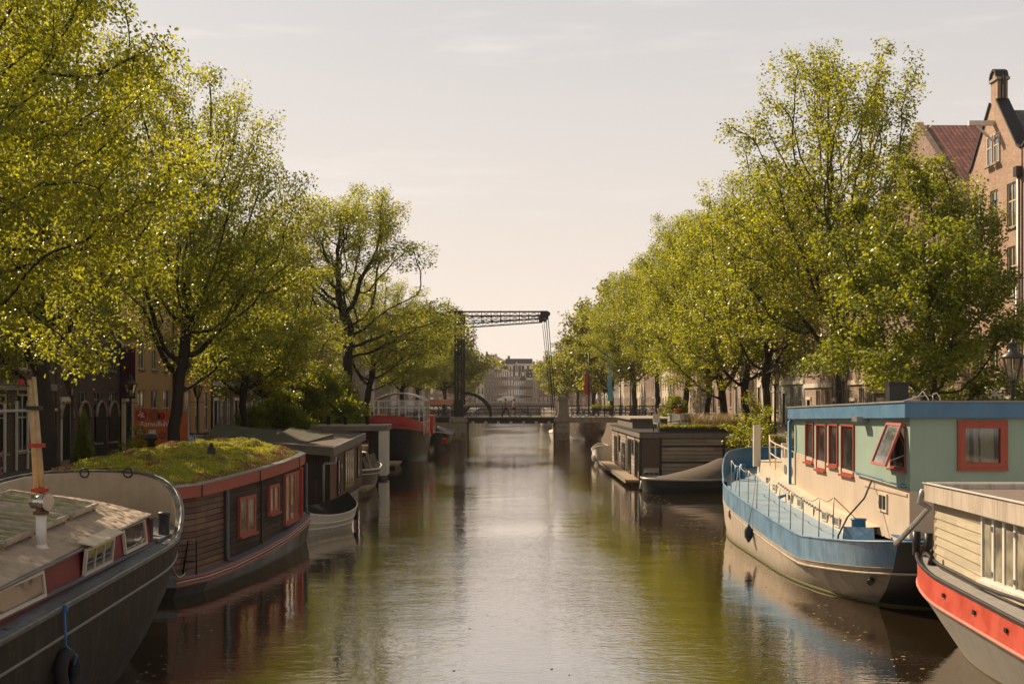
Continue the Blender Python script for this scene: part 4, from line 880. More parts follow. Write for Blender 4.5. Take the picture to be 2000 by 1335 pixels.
car((16.2, 99, QZ(99)), 1.5, 'pale grey car behind the dark car on the right quay', MAT('silver car paint', (.35,.35,.34), .3, .05), 'cars on the right quay')
car((13.4, 49.5, 1.3), 1.6, 'green grey car just behind the blue boat foredeck', MAT('green grey car paint', (.08,.11,.10), .3, .05), 'cars on the right quay')
car((px2x(1240,150), 148, 1.8), 1.4, 'small red car beneath the trees beyond the flagpole', MAT('red car paint', (.35,.04,.03), .3, .05), 'cars on the right quay')
# terrace awning left of the tower, flower boxes, stroller
aw = thing('terrace_awning', 'orange terrace awning left of the drawbridge tower', 'awning', (px2x(862,132), 132, QZ(132)))
Y = 132; xa, xb = px2x(832,Y), px2x(886,Y); MB().slab([(xa,Y-1.6,4.0),(xb,Y-1.6,4.0),(xb,Y+1.2,4.5),(xa,Y+1.2,4.5)], .06).build('canopy', MAT('orange awning', (.52,.16,.07), .8), aw)
for x in (xa+.1, xb-.1):
    for y in (Y-1.5, Y+1.1): MB().cyl((x,y), .04, 2.3, 4.1, 6).build('post', m_dark, aw)
for px in (1166, 1187):
    fbx = thing('flower_box', 'planter of greenery hung on the drawbridge railing, %s' % ('nearer the stone pillar' if px < 1170 else 'nearer the grey houseboat'), 'flower box', (px2x(px,119.2), 119.2, DZ+.6), 0, 'flower boxes on the drawbridge railing')
    x = px2x(px,119.2); MB().box(x-.45, x+.45, 119.05, 119.45, DZ+.55, DZ+.8).build('box', m_dark, fbx)
    o = bpy.data.objects.new('plants', TREE['shrub'][1]); sc.collection.objects.link(o); o.parent = fbx; o.location = (0, .05, .0); o.scale = (.55, .35, .25)
st = thing('stroller', 'dark baby stroller pushed across the drawbridge', 'stroller', (px2x(1022,121.6), 121.6, DZ)); x = px2x(1014,121.6); y = 121.6
MB().tube([(x,y,DZ+1.02),(x+.35,y,DZ+.72),(x+1.0,y,DZ+.32),(x+1.15,y,DZ+.12)], .022, 6).tube([(x+.05,y,DZ+.12),(x+.75,y,DZ+.52)], .022, 6).tube([(x,y,DZ+1.02),(x,y+.42,DZ+1.02)], .02, 6).tube([(x,y+.42,DZ+1.02),(x+.35,y+.42,DZ+.72),(x+1.0,y+.42,DZ+.32),(x+1.15,y+.42,DZ+.12)], .022, 6).build('frame', m_dark, st)
for dx in (.05, 1.12):
    for dy in (0, .42): MB().torus((x+dx, y+dy, DZ+.12), (0,1,0), .10, .022, 14, 6).build('wheel', m_rubber, st)
MB().slab([(x+.2,y+.03,DZ+.62),(x+.95,y+.03,DZ+.42),(x+.95,y+.4,DZ+.42),(x+.2,y+.4,DZ+.62)], .1).build('seat', m_black, st)
MB().loft([[(x+.28+.3*math.cos(a), yy, DZ+.68+.3*math.sin(a)) for a in [math.pi*(.55+k/8*.6) for k in range(9)]] for yy in (y+.03, y+.4)], False).build('hood', m_black, st)
# ================================================================ PEOPLE
m_skin = MAT('skin', (.48,.27,.18), .55, .06)
def skinmesh(name, verts, edges, radii, m, parent, sub=2, root=0):
    me = bpy.data.meshes.new(name); me.from_pydata(verts, edges, []); me.materials.append(m)
    o = bpy.data.objects.new(name, me); sc.collection.objects.link(o); s = o.modifiers.new('skin', 'SKIN'); s.use_smooth_shade = True
    for i, r_ in enumerate(radii):
        me.skin_vertices[0].data[i].radius = (r_ if isinstance(r_, tuple) else (r_, r_)); me.skin_vertices[0].data[i].use_root = (i == root)
    ss = o.modifiers.new('sub', 'SUBSURF'); ss.levels = sub; ss.render_levels = sub
    dg = bpy.context.evaluated_depsgraph_get(); m2 = bpy.data.meshes.new_from_object(o.evaluated_get(dg)); bpy.data.objects.remove(o); m2.name = name
    m2.materials.clear(); m2.materials.append(m); q = bpy.data.objects.new(name, m2); sc.collection.objects.link(q); q.parent = parent; return q
def person(loc, rz, label, pose, top, bottom, hair, shoes, shorts=False, longhair=False, sleeves=.55):
    # local frame: faces +X, up +Z
    r = thing('person', label, 'person', loc, rz); P = {k: Vector(v) for k, v in pose.items()}
    names = ['pelvis','waist','chest','neck','head','crown','lsh','lel','lwr','lha','rsh','rel','rwr','rha','lhi','lkn','lan','lto','rhi','rkn','ran','rto']
    V = [P[n] for n in names]; I = {n: i for i, n in enumerate(names)}
    E_ = [('pelvis','waist'),('waist','chest'),('chest','neck'),('neck','head'),('head','crown'),('chest','lsh'),('lsh','lel'),('lel','lwr'),('lwr','lha'),('chest','rsh'),('rsh','rel'),('rel','rwr'),('rwr','rha'),
          ('pelvis','lhi'),('lhi','lkn'),('lkn','lan'),('lan','lto'),('pelvis','rhi'),('rhi','rkn'),('rkn','ran'),('ran','rto')]
    ed = [(I[a], I[b]) for a, b in E_]
    rad = {'pelvis':.13,'waist':.12,'chest':.14,'neck':.055,'head':.085,'crown':.075,'lsh':.06,'lel':.042,'lwr':.028,'lha':.035,'rsh':.06,'rel':.042,'rwr':.028,'rha':.035,'lhi':.09,'lkn':.058,'lan':.038,'lto':.035,'rhi':.09,'rkn':.058,'ran':.038,'rto':.035}
    rr = [rad[n] for n in names]
    for s in 'lr':
        h = P[s+'ha']; d = (h-P[s+'wr']).normalized(); sd = d.cross(Vector((1,0,0))); sd = sd.normalized() if sd.length > .1 else Vector((0,1,0))
        for k in range(4):
            b = len(V); V += [h + sd*(k-1.5)*.02 + d*.055, h + sd*(k-1.5)*.022 + d*(.085+.008*(k in (1,2))) + Vector((.015,0,-.01))]; rr += [.009,.008]; ed += [(I[s+'ha'], b), (b, b+1)]
        b = len(V); V += [h + sd*.05 + d*.01]; rr += [.010]; ed.append((I[s+'ha'], b))
    skinmesh('body', V, ed, rr, m_skin, r)
    hd = P['head']; f = MB(); f.ball(hd+Vector((.085,0,-.02)), .017, 6, 4); f.build('nose', m_skin, r, True)
    for s in (-1, 1): MB().ball(hd+Vector((.075, s*.032, .012)), .012, 6, 4).build('eye', m_black, r, True)
    MB().box(hd.x+.078, hd.x+.09, hd.y-.022, hd.y+.022, hd.z-.062, hd.z-.053).build('mouth', m_red, r, True)
    hb = MB(); hb.ball(hd+Vector((-.022,0,.055)), .112, 12, 8, .95)
    if longhair: hb.tube([hd+Vector((-.06,0,.06)), hd+Vector((-.11,0,-.08)), hd+Vector((-.10,0,-.26))], [.085,.09,.05], 8)
    hb.build('hair', hair, r, True)
    mixp = lambda a, b, t: P[a].lerp(P[b], t)
    tv = [P['waist']-Vector((0,0,.06)), P['waist'], P['chest'], P['chest'].lerp(P['neck'], .5), P['lsh'], mixp('lsh','lel',sleeves*2 if sleeves*2 < 1 else 1), P['rsh'], mixp('rsh','rel',sleeves*2 if sleeves*2 < 1 else 1)]
    te = [(0,1),(1,2),(2,3),(2,4),(4,5),(2,6),(6,7)]; tr_ = [.150,.140,.160,.085,.078,.060,.078,.060]
    if sleeves > .6: tv += [P['lwr'], P['rwr']]; te += [(5,8),(7,9)]; tr_ += [.042,.042]
    skinmesh('shirt', tv, te, tr_, top, r, 2, 1)
    k = .75 if shorts else 1.0
    bv = [P['waist']-Vector((0,0,.04)), P['pelvis'], P['lhi'], P['lkn'] if not shorts else mixp('lhi','lkn',k), P['rhi'], P['rkn'] if not shorts else mixp('rhi','rkn',k)]; be = [(0,1),(1,2),(2,3),(1,4),(4,5)]; b_ = [.138,.150,.112,.078,.112,.078]
    if not shorts: bv += [mixp('lkn','lan',.92), mixp('rkn','ran',.92)]; be += [(3,6),(5,7)]; b_ += [.060,.060]
    skinmesh('shorts' if shorts else 'trousers', bv, be, b_, bottom, r, 2, 1)
    for s in 'lr': a, t = P[s+'an'], P[s+'to']; MB().tube([a+Vector((-.05,0,-.02)), a.lerp(t,.5)+Vector((0,0,-.005)), t+Vector((.04,0,0))], [.045,.05,.035], 8).build('shoe', shoes, r, True)
    return r
def walk(st=.35, arm=.25, push=False):
    p = dict(pelvis=(0,0,.95), waist=(0,0,1.08), chest=(.02,0,1.32), neck=(.03,0,1.50), head=(.05,0,1.62), crown=(.05,0,1.70), lsh=(.02,.19,1.42), rsh=(.02,-.19,1.42),
             lel=(-arm*.6,.24,1.16), lwr=(-arm*.7,.22,.94), lha=(-arm*.68,.22,.88), rel=(arm*.5,-.24,1.16), rwr=(arm*1.0,-.22,.97), rha=(arm*1.15,-.22,.92),
             lhi=(.0,.10,.92), lkn=(st*.7,.10,.52), lan=(st*.95,.10,.10), lto=(st*.95+.16,.10,.06), rhi=(.0,-.10,.92), rkn=(-st*.25,-.10,.50), ran=(-st*1.0,-.10,.13), rto=(-st*1.0+.14,-.10,.05))
    if push:
        for s, y in (('l', .2), ('r', -.2)): p[s+'el'] = (.08,y*1.25,1.17); p[s+'wr'] = (.30,y,1.06); p[s+'ha'] = (.36,y,1.05)
    return p
c_black = MAT('black cloth', (.02,.02,.025), .85); c_white = MAT('white cloth', (.62,.55,.5), .85); c_yel = MAT('pale yellow cloth', (.58,.46,.20), .85); c_navy = MAT('navy cloth', (.03,.04,.07), .85); c_pink = MAT('dusty pink cloth', (.42,.25,.23), .85); c_blue = MAT('faded blue cloth', (.12,.18,.27), .85)
h_dark = MAT('dark hair', (.03,.02,.015), .6); h_blond = MAT('blond hair', (.45,.30,.13), .6); h_grey = MAT('grey hair', (.5,.48,.45), .6)
person((px2x(987,121.4), 121.4, DZ), 0, 'person in dusty pink top and black trousers striding over the drawbridge', walk(.42,.28), c_pink, c_black, h_dark, m_black, sleeves=.5)
person((px2x(1003,121.8), 121.8, DZ), 0, 'person in a white shirt and dark shorts pushing the stroller', walk(.2,.2,True), c_white, c_navy, h_dark, m_white, shorts=True, sleeves=.4)
ride = walk(.1,.1); dz = .10
ride.update(pelvis=(0,0,.98), waist=(.04,0,1.10), chest=(.14,0,1.33), neck=(.20,0,1.50), head=(.24,0,1.62), crown=(.24,0,1.70), lsh=(.16,.19,1.42), rsh=(.16,-.19,1.42), lel=(.32,.25,1.2), lwr=(.50,.24,1.08), lha=(.55,.24,1.06), rel=(.32,-.25,1.2), rwr=(.50,-.24,1.08), rha=(.55,-.24,1.06),
            lhi=(.04,.10,.96), lkn=(.40,.12,.80), lan=(.25,.12,.42), lto=(.40,.12,.38), rhi=(.04,-.10,.96), rkn=(.30,-.12,.58), ran=(.16,-.12,.20), rto=(.31,-.12,.16))
person((px2x(917,121.2), 121.2, DZ), math.pi*1.0, 'blond person in a pale yellow top riding a bicycle beside the tower', ride, c_yel, c_black, h_blond, m_black, longhair=True, sleeves=.5)
dup(bp, (px2x(917,121.2)+.26, 121.2, DZ), math.pi, 'bicycle ridden by the person in pale yellow', 'ridden bicycle')
sit = walk(.1,.1); person((px2x(1165,121.2), 121.2, DZ), math.pi, 'grey haired person in a dark jacket behind the flower boxes', walk(.18,.12), c_navy, c_black, h_grey, m_black, sleeves=.9)
person((px2x(711,98), 98, QZ(98)), 2.0, 'person in faded blue jacket standing right of the no entry sign', walk(.12,.1), c_blue, c_navy, h_grey, m_black, sleeves=.9)
person((px2x(1505,60.5), 60.5, 1.3), 2.4, 'person in a red top on the quay behind the blue boat bow', walk(.1,.1), m_red, c_navy, h_dark, m_black, sleeves=.5)
person((px2x(1492,62), 62.3, 1.3), -2.4, 'person in a white top beside the red dressed person', walk(.14,.1), c_white, c_blue, h_dark, m_black, sleeves=.5)
# ================================================================ BOATS
def outline(cx, y0, y1, hb, a0, a1, e0=1., e1=1., n=12, m=8):
    """closed loop of (x, y): near tip, right side, far tip, left side back"""
    rt = []
    for i in range(n+1):
        t = math.pi/2*i/n; rt.append((hb*math.sin(t)**e0, y0+a0*(1-math.cos(t))))
    for i in range(1, m): rt.append((hb, y0+a0+(y1-a1-y0-a0)*i/m))
    for i in range(n+1):
        t = math.pi/2*(1-i/n); rt.append((hb*math.sin(t)**e1, y1-a1*(1-math.cos(t))))
    lf = [(-x, y) for x, y in reversed(rt[1:-1])]
    return [(cx+x, y) for x, y in rt+lf], len(rt)
def lp3(ol, z): return [(x, y, z(y) if callable(z) else z) for x, y in ol]
def deckfill(mb, loop, k):      # loop built by outline(); k = points on the right side
    n = len(loop); vs = list(loop); fs = []
    for i in range(k-1):
        a, b = i, i+1; c, d = (n-b) % n, (n-a) % n
        if a == 0: fs.append((0, 1, n-1))
        elif b == k-1: fs.append((a, b, d))
        else: fs.append((a, b, c, d))
    return mb.add(vs, fs)
def interp(tab):
    def f(y):
        if y <= tab[0][0]: return tab[0][1]
        for (a, b), (c, d) in zip(tab, tab[1:]):
            if y <= c: t = (y-a)/(c-a); return b+(d-b)*t
        return tab[-1][1]
    return f
def clapwall(mb, p0, p1, z0f, z1f, bh=.15, lap=.018, n_side=1):
    """lapped boards from p0 to p1 (x,y); outside on the right of p0->p1"""
    p0 = Vector((*p0, 0)); p1 = Vector((*p1, 0)); u = (p1-p0).normalized(); nn = u.cross(UP)
    z0a, z0b, z1a, z1b = z0f(p0.y), z0f(p1.y), z1f(p0.y), z1f(p1.y); k = max(1, round((z1a-z0a)/bh))
    for i in range(k):
        a0 = z0a+(z1a-z0a)*i/k; a1 = z0a+(z1a-z0a)*(i+1)/k; b0 = z0b+(z1b-z0b)*i/k; b1 = z0b+(z1b-z0b)*(i+1)/k
        q = [p0+nn*lap+UP*a0, p1+nn*lap+UP*b0, p1+UP*b1, p0+UP*a1]; mb.add(q, [(0,1,2,3)])
        mb.add([p0+UP*a0, p1+UP*b0, p1+nn*lap+UP*b0, p0+nn*lap+UP*a0], [(0,1,2,3)])
# ---------------------------------------------------------------- L1 black barge
m_hullblk = MAT('tarred black hull', (.036,.028,.021), .78, .35, 2.2, .5, (.125,.095,.070), .006, 6, patch=.3, spec=.22)
m_deckgrey = MAT('grey deck paint', (.16,.17,.18), .5, .2, 3, .0, (.3,.27,.22), .003, 30, patch=.3)
m_redcab = MAT('faded dark red paint', (.21,.045,.045), .55, .2, 2, .3, (.10,.04,.035), patch=.12)
m_roofpl = MAT('weathered roof canvas', (.46,.36,.27), .75, .2, 3, .5, (.20,.15,.11), .004, 12, patch=.25)
m_glaz = GLASS('greenish wired glass', (.24,.24,.15), .16, .12)
L1 = thing('steel_barge', 'near black steel barge with dark red cabin and cream inner bulwark, lower left', 'barge', (-8.72, 18, 0))
cx = -8.72
dz = interp([(8,1.62),(14.6,1.70),(20,1.90),(21.6,1.97),(25.6,2.20)]); rz_ = lambda y: dz(y)+.03+.25*sstep(22.35,23.2,y)+.59*sstep(22.8,25.9,y)
O = lambda hb, y1, a1: outline(cx, 5.5, y1, hb, 4, a1, .7, .8, 14, 14)
topo, k = O(2.69, 25.75, 4.4)
lo = [(O(1.9,23.0,4.2)[0], -.7), (O(2.32,23.25,4.2)[0], 0.0), (O(2.55,23.9,4.2)[0], .55), (O(2.65,24.7,4.3)[0], 1.1), (O(2.69,25.3,4.35)[0], lambda y: dz(y)-.36)]
MB().loft([lp3(o, z) for o, z in lo] + [lp3(topo, dz)]).build('hull', m_hullblk, L1)
MB().loft([lp3(topo, dz), lp3([(x,y) for x,y in topo], lambda y: max(dz(y), rz_(y)))]).build('bulwark', m_hullblk, L1)
inn, _ = O(2.59, 25.63, 4.35)
dk = MB(); deckfill(dk, lp3(inn, dz), k); dk.build('deck', m_deckgrey, L1)
MB().loft([lp3(inn, lambda y: dz(y)+.002), lp3(inn, rz_)]).build('inner_bulwark', MAT('dull cream paint', (.46,.38,.27), .6, .12, 2, .35, (.25,.19,.12)), L1)
rim = MB(); lpz = [(x, y, rz_(y)) for x, y in topo]; rim.tube(lpz+lpz[:2], .045, 8, False); rim.loft([lp3(topo, rz_), lp3(inn, rz_)], smooth=False); rim.build('rail', MAT('worn black rail', (.06,.06,.06), .38, .3, 6, .3, (.45,.43,.4)), L1)
ro, _ = O(2.695, 25.33, 4.35); rl = [(x, y, dz(y)-.36) for x, y in ro]; MB().tube(rl+rl[:2], .022, 6, False).build('rub_strake', MAT('scraped strake', (.20,.185,.165), .5, .3, 8), L1)
# weld seams / manhole
MB().lathe((cx+.4, 24.2, dz(24)+.01), [(.20,0),(.20,.03),(.001,.032)], 18).build('deck_hatch', m_black, L1)
# cabin
cxr = -6.47; cxl = 2*cx-cxr; zb_ = interp([(8,1.63),(15.3,1.74),(22,1.98)]); zt_ = interp([(8,2.08),(15.3,2.18),(17.1,2.26),(21.8,2.52)])
ys = [8, 11, 14, 15.3, 17, 18.5, 20, 21.9]
for s, xr in ((1, cxr), (-1, cxl)):
    c = MB(); c.loft([[(xr, y, zb_(y)-.02) for y in ys[:-1]]+[(xr, 22.1, zb_(22)-.02)], [(xr-s*.05, y, zt_(y)) for y in ys]], False, False); c.build('cabin_side', m_redcab, L1)
rf = MB(); arch_ = lambda x, y: zt_(y) + .36*(1-((x-cx)/(cxr-cx))**2)
xsn = [cxl + (cxr-cxl)*i/14 for i in range(15)]; rf.loft([[(x + (.05 if x == xsn[-1] else (-.05 if x == xsn[0] else 0)), y, arch_(x, y)+.025) for x in xsn] for y in ys], False); rf.build('cabin_roof', m_roofpl, L1)
ef = MB(); ef.loft([[(x, 22.08, zb_(22)-.03) for x in xsn], [(x, 21.9, arch_(x, 21.9)+.02) for x in xsn]], False, False); ef.build('cabin_front', m_redcab, L1)
MB().bar((cxr+.01, 8, zt_(8)+.01), (cxr+.01, 15.3, zt_(15.3)+.01), .05).bar((cxr+.01, 15.3, zt_(15.3)+.01), (cxr+.01, 21.95, zt_(21.9)+.01), .05).build('roof_edge', m_deckgrey, L1)
MB().bar((cxr+.03, 8, zb_(8)+.02), (cxr+.03, 22.1, zb_(22)+.03), .05).build('cabin_foot', m_deckgrey, L1)
for ya, yb, nx, tl in ((15.35,16.95,1,.0),(18.45,19.75,3,.18),(20.45,21.65,1,.0),(12.4,13.9,1,.0)):
    zz = (zb_((ya+yb)/2)+.06); hh = zt_((ya+yb)/2)-zz-.02; sl = (zt_(yb)-zt_(ya))/(yb-ya)*.6
    win(L1, (cxr+.01, ya, zz), (0, 1, sl), yb-ya, hh, m_cream, m_glass_b, nx, 1, .045, .05, 'window', (-.12 + tl*1.2, 0, 1), None, .02)
MB().slab([(cxr+.22,18.4,2.40),(cxr+.22,19.8,2.46),(cxr-.04,19.8,2.52),(cxr-.04,18.4,2.46)], .02).build('window_eyebrow', m_cream, L1)
m_aged = MAT('aged skylight frame', (.46,.40,.30), .7, .25, 5, .5, (.14,.11,.08))
for i, (ya, yb) in enumerate(((19.9,21.0),(18.55,19.6),(17.2,18.25),(15.85,16.9),(14.4,15.5))):
    xa, xb = cx+.15, cx+1.62; g = MB(); za, zb2 = arch_(xa, ya)+.17, arch_(xb, ya)+.13
    f = MB(); P = [(xa,ya,za),(xb,ya,zb2),(xb,yb,zb2+.06),(xa,yb,za+.06)]
    f.slab([P[0],P[1],P[2],P[3]], .05); 
    for a, b in ((P[0],P[1]),(P[1],P[2]),(P[2],P[3]),(P[3],P[0])): f.bar(Vector(a)+Vector((0,0,.02)), Vector(b)+Vector((0,0,.02)), .06, .05)
    for t in (.33,.66): f.bar(Vector(P[0]).lerp(Vector(P[3]),t)+Vector((0,0,.015)), Vector(P[1]).lerp(Vector(P[2]),t)+Vector((0,0,.015)), .03)
    fo = f.build('skylight', m_aged, L1)
    MB().slab([Vector(p)+Vector((0,0,.012)) for p in P], .006).build('glazing', m_glaz, fo)
    w_ = MB(); 
    for x, y, z in (P[0],P[1],P[2],P[3]): w_.bar((x*.97+cx*.03, y, arch_(x,y)-.02), (x*.97+cx*.03, y, z-.03), .05)
    w_.build('skylight_support', m_wood, L1)
# flue with cowl, bollards
fl = MB(); fx, fy = -6.86, 17.9; fz = arch_(fx, fy); fl.lathe((fx,fy,fz), [(.13,0),(.085,.03),(.085,.06)], 12).cyl((fx,fy), .075, fz+.02, fz+.52, 14); flo = fl.build('flue', m_white, L1)
MB().lathe((fx,fy,fz+.50), [(.11,0),(.11,.04),(.07,.06),(.07,.10)], 14).build('flue_collar', m_rust, L1)
MB().tube([(fx-.12,fy+.03,fz+.68),(fx+.10,fy-.05,fz+.68)], .10, 18).tube([(fx+.10,fy-.05,fz+.68),(fx+.13,fy-.06,fz+.68)], [.125,.125], 18).build('flue_cowl', MAT('shiny steel', (.5,.48,.45), .22, .2, 5, metal=.9), L1)
for x, y, r_, h, m_ in ((-6.62,22.3,.105,.42,m_dark),(-6.50,22.95,.105,.42,m_dark),(-6.82,22.9,.085,.36,m_steel)):
    MB().lathe((x,y,dz(y)), [(r_*1.1,0),(r_,.02),(r_,h-.03),(r_*1.12,h-.03),(r_*1.12,h),(r_*.9,h+.02)], 16).build('bollard', MAT('dark grey bollard paint', (.06,.065,.075), .45, .2) if m_ is m_dark else m_, L1)
MB().box(-6.98,-6.36,22.1,23.1,dz(22.5),dz(22.5)+.05).build('bollard_base', m_deckgrey, L1)
mst = thing('bamboo_mast', 'pair of pale bamboo poles strapped together rising from the near barge', 'mast', (-8.55, 21.9, 2.8))
p0, p1 = at(74, 985, 22), at(58, 742, 21.6)
MB().tube([p0, p0.lerp(p1,.5)+Vector((.01,0,0)), p1], [.065,.06,.05], 10).tube([p0+Vector((.09,.02,0)), p1+Vector((.07,0,.05))], [.05,.04], 10).build('pole', MAT('bamboo', (.52,.37,.20), .5, .25, 5, .3), mst)
for t in (.12, .48, .78): q = p0.lerp(p1, t)+Vector((.04,0,0)); MB().box(q.x-.12, q.x+.13, q.y-.08, q.y+.10, q.z-.035, q.z+.035).build('strap', m_red if t < .6 else m_dark, mst)
MB().tube([p0+Vector((.045,0,-.28)), p0+Vector((.045,0,.12))], .10, 10).build('foot_socket', m_rust, mst)
MB().ball((p1.x-.15, p1.y, p1.z-.05), .07).build('red_knob', m_red, mst); MB().tube([p1+Vector((0,0,-.1)), at(-40, 748, 20)], .012, 5).build('line', m_dark, mst)
# tyre fender with blue rope
ty = thing('tyre_fender', 'black tyre fender hung by a blue rope on the near black barge', 'fender', (-6.0, 16.5, .9))
MB().torus((-5.97, 16.5, .92), (1,0,.1), .25, .095, 28, 10).build('tyre', m_rubber, ty)
MB().tube([(-5.99,16.45,1.80),(-5.97,16.42,1.5),(-5.97,16.44,1.3),(-5.90,16.66,1.12),(-5.92,16.6,1.0)], .016, 6).torus((-6.0,16.45,1.79),(0,1,0),.05,.018,12,6).build('rope', MAT('blue rope', (.06,.20,.42), .8, .2, 20), ty)
for px in (165, 250): q = at(px, 928 if px > 200 else 932, 25.4); MB().torus((q.x, q.y, rz_(25.3)+.07), (0,1,0), .09, .018, 14, 6).build('rail_ring', m_dark, L1)
# ---------------------------------------------------------------- L2 sedum roofed wooden houseboat
m_clap = PLANK('dark stained clapboard', (.050,.033,.025), .145, True, .7, .10, .7, .4, (.035,.027,.022), .004)
m_clapb = PLANK('brown stained clapboard', (.17,.10,.068), .145, True, .5, .10, .65, .3, (.05,.035,.03), .004)
m_redtrim = MAT('coral red trim', (.40,.10,.075), .5, .12, 3, .22, (.22,.10,.08)); m_redpink = MAT('dusty red fascia', (.38,.12,.10), .55, .12, 2, .25, (.25,.14,.12))
m_hullblk2 = MAT('dark grey hull', (.05,.05,.048), .45, .25, 2, .4, (.14,.13,.11))
L2 = thing('sedum_houseboat', 'dark wooden houseboat with red window frames and a mossy green roof', 'houseboat', (-9.5, 35, 0))
cr2 = [(-12.0,28.4),(-8.0,28.5),(-7.55,29.3),(-7.30,31.0),(-7.02,33.5),(-6.86,36.0),(-6.80,38.4),(-6.86,39.9),(-7.3,41.0),(-8.3,41.6),(-12.0,41.6)]
off = lambda P, d: [(x+(d if x > -11.9 else 0), y+(-d if y < 28.6 else (d if y > 41.5 else 0))) for x, y in P]
hz2 = interp([(28,.26),(31,.27),(36,.42),(39.9,.62),(42,.72)])
def strip(P, za, zb, d0=0, d1=0, both=None):
    return [lp3(off(P, d0), za), lp3(off(P, d1), zb)]
MB().loft(strip(cr2, -.6, 0, .0, .18)+strip(cr2, 0, hz2, .18, .30)[1:], smooth=False).build('hull', m_hullblk2, L2)
MB().loft(strip(cr2, hz2, lambda y: hz2(y)+.22, .30, .28)+strip(cr2, lambda y: hz2(y)+.22, lambda y: hz2(y)+.22, .28, -.02)[1:], smooth=False).build('side_deck', m_deckgrey, L2)
for dz_, dd, m_ in ((.0,.31,m_redpink),(.09,.31,m_cream),(.15,.305,m_redpink)):
    MB().tube([(x, y, hz2(y)+dz_+.02) for x, y in off(cr2, dd)[1:9]], .035 if m_ is m_redpink else .018, 6).build('rub_strake', m_, L2)
wz = interp([(28,2.28),(41,2.56)]); w0 = lambda y: hz2(y)+.20
fz1 = interp([(28,2.52),(41,2.84)])
for i in range(len(cr2)-1):
    a, b = cr2[i], cr2[i+1]
    if i == 0 or i >= 8: clapb = m_clap
    cm_ = MB(); clapwall(cm_, a, b, w0, wz, .145, .03); cm_.build('wall', m_clapb if i in (1,2) else m_clap, L2)
fo = off(cr2, .10); fi = off(cr2, -.15)
f = MB(); f.loft([lp3(off(cr2,.06), lambda y: wz(y)-.04), lp3(off(cr2,.14), lambda y: wz(y)-.04), lp3(off(cr2,.16), fz1), lp3(off(cr2,.0), fz1), lp3(off(cr2,.0), lambda y: wz(y))], smooth=False); f.build('fascia', m_redtrim, L2)
MB().loft([lp3(off(cr2,.175), fz1), lp3(off(cr2,.175), lambda y: fz1(y)+.03), lp3(off(cr2,-.05), lambda y: fz1(y)+.03)], smooth=False).build('roof_flashing', m_steel, L2)
for i in (2, 4, 6, 7): x, y = off(cr2, .165)[i]; MB().box(x-.01, x+.012, y-.012, y+.012, wz(y)-.04, fz1(y)).build('fascia_joint', m_dark, L2)
# sedum roof: displaced dome
m_soil = MAT('reddish sedum soil', (.16,.085,.05), .95, .4, 12, .0, bump=.02, bscale=40)
def sedum():
    m, nt, b = newmat('sedum moss'); v = coords(nt); n1 = noise(nt, v, 1.1, 5., .6); n2 = noise(nt, v, 5., 4., .6); n3 = noise(nt, v, 38., 3., .7)
    c = cmix(nt, rng(nt, n1, .38, .62), (.20,.22,.025), (.46,.40,.06)); c = cmix(nt, rng(nt, n2, .52, .66, 0, .75), c, (.34,.21,.11)); c = cmix(nt, rng(nt, n3, .4, .65, .0, .5), c, (.035,.045,.012))
    nt.links.new(c, b.inputs['Base Color']); b.inputs['Roughness'].default_value = .95; bumpn(nt, b, n3, .05); return m
m_sedum = sedum()
g = np.random.default_rng(5); NX, NY = 46, 110; xs_ = np.linspace(-11.95, -6.75, NX); ysd = np.linspace(28.7, 41.4, NY)
def rightx(y):
    for (a, b), (c, d) in zip(cr2[1:9], cr2[2:10]):
        if b <= y <= d: return a + (c-a)*(y-b)/(d-b+1e-9)
    return -7.2
from mathutils import noise as mn
def roofz(u, y):
    ed = min(1, min(u, 1-u)*5.5, (y-28.6)*1.0, (41.6-y)*1.0); ed = max(0, ed)
    n_ = mn.noise(Vector((u*5.2, y*.8, 0)))*.06 + mn.noise(Vector((u*14, y*2.6, 3)))*.05 + max(0, mn.noise(Vector((u*9, y*1.7, 9)))-.05)*.34
    return fz1(y)+.0 + (.25)*math.sin(math.pi*min(1,max(0,(u*.86+.07))))*ed**.5 + .10*ed + n_*ed
sv = []; 
for j, y in enumerate(ysd):
    xr = rightx(y)-.06
    for i in range(NX): u = i/(NX-1); sv.append((-11.95+(xr+11.95)*u, y, roofz(u, y)))
MB().add(sv, [(j*NX+i, j*NX+i+1, (j+1)*NX+i+1, (j+1)*NX+i) for j in range(NY-1) for i in range(NX-1)], True).build('sedum_roof', m_sedum, L2)
